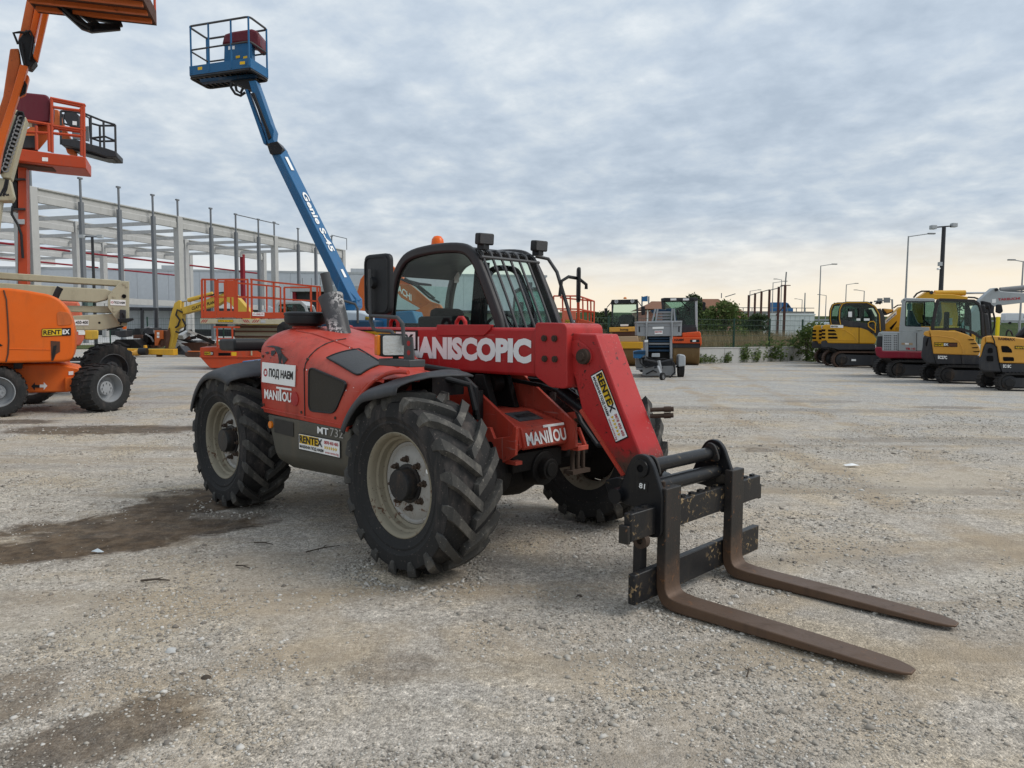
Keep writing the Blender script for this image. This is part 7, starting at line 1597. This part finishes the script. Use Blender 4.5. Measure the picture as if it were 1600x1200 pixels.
MB_ = MB().box(-140, 66, 167, 177, 5.43, 5.47).build('embankment_road', M['asphalt'], None); tag(MB_, kind='structure')
def build_bridge():
    t = thing('road_bridge', 'concrete motorway bridge deck with a railing behind the white site cabin', 'bridge', (46, 165, 0))
    MB().box(-1, 21, 0, 14, 4.3, 5.40).build('deck', M['bridge'], t); MB().box(-2, 22, -.3, -.02, 4.9, 5.9).build('parapet', M['bridge'], t)
    rl = None
    for x in range(0, 22, 2): MB().box(x-.08, x+.08, -.2, -.1, 5.9, 6.7).build('rail_post', M['steel'], t)
    MB().box(-2, 22, -.2, -.1, 6.6, 6.75).build('hand_rail', M['steel'], t)
    for x in (3, 16): MB().box(x, x+1.2, 1, 13, -.2, 4.3).build('pier', M['bridge'], t)
build_bridge()
tag(MB().box(66.2, 420, 167, 177, 3.32, 3.36).build('verge_road', M['asphalt'], None), kind='structure')
gr = thing('guard_rail', 'grey steel crash barrier along the top of the far embankment', 'barrier', (66, 164.5, 0))
MB().box(0, 160, -.05, .05, 3.85, 4.2).build('rail', M['galv'], gr); 
gp = MB().box(-.08, .08, .05, .15, 3.0, 4.15).build('post', M['galv'], gr)
for i in range(1, 40): c = gp.copy(); COL.objects.link(c); c.location = (i*4, 0, 0)
# ------------------------------------------------------------------ plants
def leaf_mat(name, c1, c2, c3):
    m = bpy.data.materials.new(name); m.use_nodes = True; nt = m.node_tree; nt.nodes.clear(); g = G(nt)
    ri = g.node('ShaderNodeNewGeometry').outputs['Random Per Island']; c = g.ramp(ri, [(0, c1), (.5, c2), (1, c3)])
    b = g.node('ShaderNodeBsdfPrincipled'); g.put(b.inputs['Base Color'], c); b.inputs['Roughness'].default_value = .7; b.inputs['Specular IOR Level'].default_value = .2
    tl = g.node('ShaderNodeBsdfTranslucent'); g.put(tl.inputs[0], c); mx = g.node('ShaderNodeMixShader'); mx.inputs[0].default_value = .3; g.l.new(b.outputs[0], mx.inputs[1]); g.l.new(tl.outputs[0], mx.inputs[2])
    o = g.node('ShaderNodeOutputMaterial'); g.l.new(mx.outputs[0], o.inputs[0]); return m
M['leaf'] = leaf_mat('leaf_green', (.05, .088, .024), (.095, .14, .04), (.155, .19, .06)); M['leaf_dark'] = leaf_mat('leaf_dark', (.025, .045, .018), (.04, .066, .024), (.065, .09, .032)); M['weed'] = leaf_mat('weed_green', (.06, .10, .03), (.10, .15, .04), (.16, .19, .06)); M['straw'] = leaf_mat('dry_grass', (.20, .155, .085), (.28, .22, .12), (.36, .30, .18))
M['bark'] = paint('bark', (.07, .055, .042), .9, .3, .3)
def leaves(b, rr, cx, cy, cz, rx, rz, n, s):
    for _ in range(n):
        while True:
            x, y, z = rr.uniform(-1, 1), rr.uniform(-1, 1), rr.uniform(-1, 1); l = math.sqrt(x*x+y*y+z*z)
            if .25 < l < 1: break
        f = .55 + .45*rr.random(); p = Vector((cx + x/l*rx*f, cy + y/l*rx*f, cz + z/l*rz*f)); u = Vector((rr.gauss(0, 1), rr.gauss(0, 1), rr.gauss(0, .7))).normalized(); w = u.orthogonal().normalized()
        w.rotate(Matrix.Rotation(rr.uniform(0, 6.28), 3, u)); q = s*rr.uniform(.6, 1.3); b.add([p-u*q, p+w*q*.45, p+u*q, p-w*q*.45], [(0, 1, 2, 3)])
def tree(name, label, cat, px, pyb, D, h, w, seed, leaf='leaf', clumps=26, per=70, s=.13, group=None, trunk=.25):
    rr = random.Random(seed); p = at(px, pyb, D); t = thing(name, label, cat, (p.x, p.y, 0), 0, group)
    b = MB(); b.tube([(0, 0, -.1), (rr.gauss(0, .05), 0, h*trunk), (rr.gauss(0, .1), rr.gauss(0, .1), h*.6), (0, 0, h*.85)], [h*.028, h*.022, h*.014, h*.005], 8); L = MB()
    for i in range(clumps):
        z = h*(trunk*.6 + (1-trunk*.6)*((i+.5)/clumps)**.85*.95); prof = math.sin(min(1, (z/h*.96+.06))*math.pi)**.6; a = rr.uniform(0, 6.28); r = w/2*prof*rr.uniform(.25, .95); cx, cy = r*math.cos(a), r*math.sin(a); k = rr.uniform(.18, .30)*w*.75
        b.tube([(0, 0, z*.65), (cx*.5, cy*.5, z*.88), (cx, cy, z)], [h*.012, h*.007, h*.003], 5); leaves(L, rr, cx, cy, z, k, k*.75, int(per*rr.uniform(.5, 1.3)), s)
    b.build('trunk', M['bark'], t); L.build('crown', M[leaf], t, smooth=0, fix=False); return t
tree('bush', 'broad green bush behind the wire fence, right of the orange roller', 'bush', 1130, 545, 47, 3.35, 3.4, 1, 'leaf', 40, 90, .13, trunk=.1)
tree('tree', 'dark green tree rising behind the orange roller cab', 'tree', 1086, 545, 54, 3.7, 3.6, 2, 'leaf_dark', 40, 90, .14, trunk=.12)
tree('bush', 'dark low bush between the green bush and the white site cabin', 'bush', 1178, 545, 52, 2.7, 2.6, 3, 'leaf_dark', 34, 80, .13, trunk=.08)
tree('bush', 'dark bush left of the yellow roller cab', 'bush', 944, 545, 42, 2.6, 2.2, 4, 'leaf_dark', 26, 80, .12, trunk=.1)
tree('shrub', 'loose tall shrub poking up above the orange roller roof', 'shrub', 1078, 545, 60, 4.6, 2.8, 8, 'leaf_dark', 26, 60, .14, trunk=.2)
tree('creeper', 'tangled green climber on the wall beside the golden yellow excavators', 'climber', 1262, 555, 37.6, 1.9, 2.2, 5, 'leaf', 26, 60, .10, trunk=.05)
tree('bare_tree', 'thin leafless tree far behind the raised yellow arm', 'tree', 1492, 545, 80, 5.6, 4, 6, 'bark', 26, 40, .16, trunk=.3)
def weed(px, py, D, h, n, seed, leaf='weed', label=None, group=None):
    rr = random.Random(seed); p = at(px, py, D); b = MB(); S = MB()
    for i in range(n):
        x, y, a, ln = rr.gauss(0, .22*h+.16), rr.gauss(0, .08), rr.uniform(0, 6.28), h*rr.uniform(.5, 1.1); tip = Vector((x+math.cos(a)*h*.22, y+math.sin(a)*h*.15, ln)); base = Vector((x, y, .0)); S.tube([Vector((0, 0, -.05)), base, (base+tip)/2 + Vector((0, 0, .02)), tip], [.008, .008, .006, .003], 4)
        for j in range(9):
            q = base.lerp(tip, .2+.8*j/9); d = Vector((rr.gauss(0, 1), rr.gauss(0, 1), rr.uniform(.0, .9))).normalized()*(h*.12+.06); w = d.orthogonal().normalized()*(h*.03+.018); b.add([q, q+d*.5+w, q+d, q+d*.5-w], [(0, 1, 2, 3)])
    t = thing('weed', label, 'weed', (p.x, p.y, 0), 0, group); S.build('stem', M[leaf], t); b.build('leaves', M[leaf], t, smooth=0, fix=False)
for i, (px, h, n, lab) in enumerate(((1105, .45, 14, 'weed at the left end of the visible wall, beside the orange roller drum'), (1124, .35, 12, 'short weed at the wall foot below the left dark fence post'), (1146, .5, 14, 'leafy weed at the wall foot, third from the orange roller'), (1172, .85, 20, 'tall spreading weed at the wall foot, middle of the row'), (1192, .6, 20, 'dense weed at the wall foot left of the tall thin one'), (1213, 1.15, 12, 'tall thin weed at the wall foot reaching the fence'), (1232, .45, 10, 'yellowish weed at the wall foot right of the tall thin one'), (1246, .3, 6, 'small sparse weed at the wall foot nearest the golden yellow excavators'))):
    f = (px-800)/1137; s = (f*WA.y-WA.x)/(e.x-f*e.y); c = WA+e*s-nn*.3; weed(px, 0, c.y, h*1.05, n*3, 20+i, 'weed', lab, 'weeds along the concrete wall')
def grass_tufts(name, label, quad, n, h, leaf, seed):
    rr = random.Random(seed); b = MB(); A, B, C, D_ = [Vector((q[0], q[1], 0)) for q in quad]
    for i in range(n):
        u, v = rr.random(), rr.random(); p = (A*(1-u)+B*u)*(1-v) + (D_*(1-u)+C*u)*v; ln = h*rr.uniform(.4, 1.1); a = rr.uniform(0, 6.28); d = Vector((math.cos(a), math.sin(a), 0)); b.add([p-d*.02, p+d*.02, p+d.cross(Vector((0, 0, 1)))*ln*.25+Vector((0, 0, ln))], [(0, 1, 2)])
    tag(b.build(name, M[leaf], smooth=0, fix=False), label, 'grass', kind='stuff')
grass_tufts('dry_grass', 'tall dry straw coloured grass behind the wire fence', [WA+e*2+nn*.8, WA+e*24+nn*.8, WA+e*26+nn*9, WA+e*2+nn*9], 16000, 1.55, 'straw', 3)
grass_tufts('green_grass', 'patch of green grass behind the scrap corner', [(-22, 50), (-9, 49.6), (-9, 56), (-22, 56)], 6000, .5, 'weed', 4)
# ------------------------------------------------------------------ cabin, house, posts
def build_cabin():
    p = ground_at(1203, 546); D = p.y; fr = Frame(p.x, D, math.radians(-6)); t = thing_at(fr, 'site_cabin', 'white container site cabin behind the mesh fence', 'cabin')
    x1 = fr.one(1271, 545)[0]; z = fr.one(1215, 490)[1]; sx = 1.1
    MB().box(0, x1, 0, 2.6, .15, z-.15).build('wall', M['container'], t, bevel=.02); MB().box(-.06, x1+.06, -.06, 2.66, z-.15, z).build('roof_rim', M['container'], t, bevel=.02)
    n = 9
    for i in range(n+1): MB().box(x1*i/n-.012, x1*i/n+.012, -.012, .002, .2, z-.2).build('wall_seam', M['lightgrey'], t)
    MB().box(-.03, .01, .8, 1.6, .9, z-.5).build('window_frame', M['white'], t); MB().box(-.045, -.03, .9, 1.5, 1.0, z-.6).build('window', M['tint_dark'], t)
    MB().box(-.06, x1+.06, -.06, 2.66, 0, .15).build('base_frame', M['steel'], t)
build_cabin()
def build_house():
    fr = Frame(13, 72, 0); t = thing_at(fr, 'house', 'low pinkish house with brown tiled roofs behind the rollers', 'house'); S = lambda pts, y: fr.survey(pts, y)
    q = S([(1008, 486), (1045, 486), (1045, 545), (1008, 545)], 0); MB().prism([(a, max(b, -.1)) for a, b in q], 0, 8).build('wall', M['pink'], t)
    def roof(pts, y0, y1, rise):
        q = S(pts, y0); b = MB(); (xa, za), (xb, zb), (xr0, zr), (xr1, _) = q
        b.add([(xa, y0, za), (xb, y0, zb), (xr1, (y0+y1)/2, zr), (xr0, (y0+y1)/2, zr), (xa, y1, za), (xb, y1, zb)], [(0, 1, 2, 3), (5, 4, 3, 2), (0, 3, 4), (1, 5, 2), (0, 4, 5, 1)])
        o = b.build('roof', M['rooftile'], t, smooth=0); n = 9; r = MB()
        for i in range(n*3):
            f = (i+.5)/(n*3); p, q2 = Vector((xa+(xb-xa)*f, y0, za)), Vector((xr0+(xr1-xr0)*f, (y0+y1)/2, zr)); r.bar(p+Vector((0, -.02, .06)), q2+Vector((0, 0, .06)), .12, .08)
        r.build('tile_rows', M['rooftile'], o, kind='stuff')
    roof([(1004, 484), (1050, 482), (1030, 470), (1050, 468)], -.6, 7, 1); roof([(1088, 488), (1148, 486), (1100, 466), (1139, 466)], .5, 8, 1); roof([(1135, 488), (1161, 487), (1138, 473), (1157, 473)], .2, 7, 1)
    q = S([(1085, 487), (1158, 487), (1158, 545), (1085, 545)], .8); MB().prism([(a, max(b, -.1)) for a, b in q], .8, 7).build('wall', M['pink'], t)
    for x in (1012, 1022): q = S([(x, 484)], -.4)[0]; MB().box(q[0]-.06, q[0]+.06, -.45, -.33, 0, q[1]).build('porch_post', M['white'], t)
    tubes(t, 'antenna', 'steel', [[(fr.one(1140, 0, 4)[0], 4, fr.one(1140, 466, 4)[1]), (fr.one(1140, 0, 4)[0], 4, fr.one(1140, 458, 4)[1])], pl3(fr, [(1133, 464), (1149, 459)], 4, (0, 0), 1)], .05)
build_house()
def build_signs():
    fr = Frame(16.5, 85, 0); t = thing_at(fr, 'road_sign', 'blue road sign on two poles above the house roof', 'sign'); q = fr.survey([(1003, 464), (1012, 462), (1012, 471), (1003, 471)], 0); MB().prism(q, 0, .06).build('panel', M['signblue'], t)
    for x in (1003.6, 1014): a = fr.one(x, 463)[0]; MB().cyl((a, .1, -.1), (a, .1, fr.one(x, 463)[1]), .09, n=8).build('pole', M['galv'], t)
    fr = Frame(70, 130, 0); t = thing_at(fr, 'gantry_sign', 'pair of grey backed motorway signs on a gantry behind the excavators', 'sign')
    for a in ((1371, 466, 1379, 474), (1381, 465, 1391, 473)): q = fr.survey([(a[0], a[1]), (a[2], a[1]), (a[2], a[3]), (a[0], a[3])], 0); MB().prism(q, 0, .1).build('panel', M['steel'], t)
    tubes(t, 'gantry', 'galv', [pl3(fr, [(1366, 471), (1394, 468), (1395, 520)], .2, (0, 0), 1)], .16)
build_signs()
ps = [(1170, 461, 505), (1180, 458, 500), (1190, 455, 495), (1202.5, 452.5, 493), (1217, 448, 489), (1227, 445.5, 489)]
for i, (px, pt, pb) in enumerate(ps):
    D = 62 + (5-i)*.0; p = at(px, pt, 66 - 2*i); lab = ['short rusty post at the left end of the row by the cabin', 'rusty post second from the left behind the bushes', 'rusty post third from the left behind the bushes', 'rusty post fourth from the left over the white cabin', 'rusty post fifth from the left, over the middle of the white cabin', 'rusty braced post with a thin mast and crossbar above the white cabin'][i]
    t = thing('steel_post', lab, 'post', (p.x, p.y, 0), 0, 'rusty steel posts behind the cabin'); MB().box(-.075, .075, -.075, .075, -.1, p.z).build('post', M['brownpost'], t)
    if i < 5:
        p2 = at(ps[i+1][0], ps[i+1][1], 66-2*(i+1)); MB().bar((0, 0, p.z-.05), (p2.x-p.x, p2.y-p.y, p.z+.02), .06).build('cross_wire', M['steel'], t)
    else:
        MB().cyl((0, 0, p.z), (.05, 0, p.z+1.0), .05, n=6).build('mast', M['steel'], t); MB().bar((-.35, 0, p.z-.02), (.4, 0, p.z-.02), .06).build('cross_bar', M['brownpost'], t); MB().bar((0, 0, p.z-1.55), (-.6, .1, p.z-2.3), .08).build('brace', M['brownpost'], t)
# ------------------------------------------------------------------ lamps
def lamp(px, pt, D, arm, lab, r=.09, lean=0.0):
    p = at(px, pt, D); t = thing('street_lamp', lab, 'street lamp', (p.x, p.y, 0), 0, 'street lamps along the road')
    b = MB().tube([(0, 0, -.2), (0, 0, p.z*.5), (0, 0, p.z)], [r*1.3, r, r*.7], 8); 
    b.build('pole', M['galv'], t)
    if arm:
        q = at(px+arm, pt-abs(arm)*.12, D); MB().tube([(0, 0, p.z-.05), (q.x-p.x, 0, q.z)], r*.55, 6).build('arm', M['galv'], t); s = 1 if arm > 0 else -1
        MB().box(min(q.x-p.x, q.x-p.x+s*.7), max(q.x-p.x, q.x-p.x+s*.7), -.13, .13, q.z-.04, q.z+.09).build('lamp_head', M['steel'], t, bevel=.03)
lamp(1282.5, 415, 95, 17, 'street lamp with arm to the right, left of the golden yellow excavators')
lamp(1419.5, 369, 70, 30, 'tall street lamp with a long arm above the grey excavator')
lamp(1599, 408, 72, -13, 'street lamp at the right edge of the picture')
lamp(1322.5, 444.5, 140, 13, 'distant street lamp behind the golden yellow excavator cab', .11)
lamp(1350.5, 454.5, 150, -11, 'far street lamp with its arm to the left, right of the golden yellow cab', .12)
lamp(1291, 461.5, 170, -9, 'faint far street lamp right of the tall one over the cabin', .12)
lamp(1253.5, 468, 190, -8, 'faint far street lamp over the white cabin', .12)
lamp(1208, 441.5, 130, 16, 'street lamp between the rusty posts over the cabin', .10)
lamp(1172, 454.5, 150, 12, 'low street lamp beside the shortest rusty post', .10)
lamp(1221.5, 437, 140, -7, 'street lamp head just left of the braced rusty post', .10)
lamp(1258, 457.5, 110, 0, 'plain grey pole over the white cabin', .12)
def floodlight():
    D = 48; p = at(1475, 355, D); t = thing('floodlight_mast', 'dark mast with two floodlights and a camera above the excavators', 'floodlight', (p.x, p.y, 0))
    MB().tube([(-.0, 0, -.2), (0, 0, p.z)], [.17, .12], 10).build('pole', M['charcoal'], t); MB().bar((-.68, 0, p.z-.02), (.75, 0, p.z+.1), .08).build('cross_arm', M['charcoal'], t)
    for x, z in ((-.72, -.02), (.62, .12)): MB().box(x-.17, x+.17, -.2, .15, p.z+z-.12, p.z+z+.14).build('floodlight', M['lightgrey'], t, bevel=.03)
    MB().box(-.24, -.06, -.15, .1, p.z-2.5, p.z-2.25).build('junction_box', M['lightgrey'], t); MB().cyl((-.42, -.25, p.z-2.72), (-.22, -.1, p.z-2.68), .07, n=10).build('camera', M['white'], t)
floodlight()
def site_light():
    D = 56; p = at(144, 370, D); t = thing('floodlight_mast', 'thin dark site floodlight mast in front of the concrete columns', 'floodlight', (p.x, p.y, 0)); MB().tube([(0, 0, -.2), (0, 0, p.z)], [.13, .10], 8).build('pole', M['charcoal'], t); MB().bar((-.75, 0, p.z-.0), (.8, 0, p.z), .08).build('cross_arm', M['charcoal'], t)
    for x in (-.75, .65): MB().box(x-.2, x+.2, -.2, .1, p.z-.1, p.z+.14).build('floodlight', M['lightgrey'], t)
site_light()
# ------------------------------------------------------------------ vehicles far away
def van(name, label, x, y, z, L, H, yaw, mat='vanwhite'):
    t = thing(name, label, 'van', (x, y, z), yaw); body = [(0, .35), (0, H*.95), (.15, H), (L*.66, H), (L*.76, H*.93), (L*.90, H*.55), (L*.99, H*.48), (L, .35)]
    MB().prism(body, 0, 1.9).build('body', M[mat], t, bevel=.06)
    MB().prism([(L*.70, H*.55), (L*.71, H*.86), (L*.76, H*.87), (L*.86, H*.55)], -.01, .02).build('side_window', M['ink'], t); MB().add([(L*.905, .12, H*.565), (L*.905, 1.78, H*.565), (L*.782, 1.70, H*.905), (L*.782, .2, H*.905)], [(0, 1, 2, 3)]).build('windscreen', M['ink'], t)
    for wx in (L*.2, L*.8): MB().lathe([(0, -.02), (.2, -.02), (.33, 0), (.33, .2), (0, .2)], (wx, 0, .33), 'y', 18).build('wheel', M['rubber'], t, smooth=40)
p = at(1570, 505, 168.5); van('panel_van', 'white panel van driving on the far embankment at the right edge', p.x, p.y, 3.37, 5.6, 2.55, math.radians(-8))
p = at(1202, 487, 170); van('delivery_truck', 'small blue truck on the bridge behind the rusty posts', p.x, 168.5, 5.47, 5.0, 2.6, 0, 'signblue')
p = at(1272, 512, 62); van('parked_car', 'pale car half hidden between the cabin and the excavators', p.x, p.y, .6, 3.6, 1.7, 0, 'bluewhite')
def pickup():
    fr = Frame(-13.0, 44, 0); zo, k = (200, 400), 5.0; t = thing_at(fr, 'truck', 'light grey truck cab seen through the scissor lift railings', 'truck'); ol = fr.survey([(1160, 460), (1165, 385), (1180, 365), (1350, 362), (1385, 395), (1400, 440), (1400, 470)], 0, zo, k); cab_box(t, ol, 0, 1.8, .16, 'lightgrey', 'tint_dark', ol[1:5]); q = fr.survey([(1150, 445), (1420, 445), (1420, 640), (1150, 640)], 0, zo, k); MB().prism([(a, max(.5, b)) for a, b in q], 0, 1.8).build('body', M['lightgrey'], t, bevel=.05)
    for x in (q[0][0]+.5, q[1][0]-.5): wheel(t, (x, 0, .45), .45, .3, 0)
    p2 = fr.survey([(1030, 450), (1100, 390), (1160, 420), (1160, 470)], .5, zo, k); MB().prism(p2, .4, .6).build('windscreen', M['bluewhite'], t); MB().prism([(p2[0][0], .8), (q[0][0], .8), (q[0][0], 1.5), (p2[0][0], 1.5)], .3, 1.6).build('bonnet', M['lightgrey'], t)
pickup()
# yellow guide pole between the excavators
p = at(1558, 525, 27); t = thing('marker_pole', 'bright yellow upright pole behind the small ochre excavators', 'pole', (p.x, p.y, 0)); MB().box(-.05, .05, -.05, .05, 0, at(1558, 495, 27).z).build('pole', M['yellowpole'], t, bevel=.01); MB().box(-.2, .2, -.2, .2, 0, .06).build('foot', M['yellowpole'], t)
# ------------------------------------------------------------------ small litter on the gravel
def litter():
    rr = random.Random(9)
    def scrap(px, py, s, lab, name='paper_scrap', mat='white', cat='litter'):
        p = ground_at(px, py); n = 9; V = [(s*(1+.4*rr.random())*math.cos(2*math.pi*i/n)*1.3, s*(.5+.4*rr.random())*math.sin(2*math.pi*i/n), .012+.03*rr.random()*s*10) for i in range(n)] + [(0, 0, .03+.25*s)]
        o = MB().add(V, [(i, (i+1) % n, n) for i in range(n)]).build(name, M[mat], None, smooth=0, fix=False); o.location = (p.x, p.y, gz(p.x, p.y)); o.modifiers.new('thickness', 'SOLIDIFY').thickness = .002; tag(o, lab, cat)
    scrap(1331, 730, .06, 'crumpled white plastic scrap on the gravel right of the carriage'); scrap(153, 866, .026, 'tiny white scrap at the edge of the big damp stain', mat='bluewhite')
    def twig(px, py, L, a, lab, r=.005):
        p = ground_at(px, py); d = Vector((math.cos(a), math.sin(a), 0))*L; b = MB().tube([(-d.x/2, -d.y/2, .012), (d.y*.05, -d.x*.05, .022), (d.x/2, d.y/2, .010)], [r, r*.9, r*.5], 6); b.tube([(0, 0, .02), (d.x*.2-d.y*.18, d.y*.2+d.x*.18, .02)], [r*.7, r*.3], 5); o = b.build('twig', M['bark']); o.location = (p.x, p.y, gz(p.x, p.y)); tag(o, lab, 'twig', 'twigs on the gravel')
    twig(243, 912, .17, .1, 'dark flat twig on the gravel below the big damp stain', .007); twig(505, 860, .26, .7, 'long thin twig on the gravel in front of the side skirt'); twig(412, 852, .15, -.2, 'short twig right of the big damp stain'); twig(390, 827, .2, .3, 'curved twig at the right tip of the big damp stain'); twig(1168, 1050, .10, 1.2, 'tiny pale stick in front of the fork tips', .004); twig(380, 890, .12, -.4, 'small twig in the middle of the gravel'); 
    def stone(px, py, s, lab, m):
        p = ground_at(px, py); b = MB(); R = []
        for h in (0, .45, .85): R.append([(s*(1.1-h*.6)*math.cos(a)*(1+.25*rr.random()), s*.8*(1.1-h*.6)*math.sin(a)*(1+.25*rr.random()), s*h*.8) for a in [i*math.pi/4 for i in range(8)]])
        b.rings(R); o = b.build('stone', m, None, smooth=60); o.location = (p.x, p.y, gz(p.x, p.y)-.004); tag(o, lab, 'stone')
    stone(322, 1060, .022, 'dark lump of soil on the gravel near the lower left', M['bark']); stone(268, 1018, .028, 'pale stone in the left foreground', M['wallconc']); stone(905, 933, .02, 'dark clod on the gravel left of the carriage', M['bark'])
litter()
# ------------------------------------------------------------------ distant tree line on the horizon
def far_trees():
    rr = random.Random(2); b = MB()
    for i in range(900):
        x = rr.uniform(-420, 520); y = rr.uniform(330, 360); h = rr.uniform(3, 7)
        for j in range(3): leaves(b, rr, x+rr.uniform(-3, 3), y, h*.5+j*h*.2, 2.4, h*.3, 5, 1.3)
    tag(b.build('distant_woods', M['leaf_dark'], smooth=0, fix=False), 'dark line of distant trees along the horizon', 'trees', kind='stuff')
far_trees()
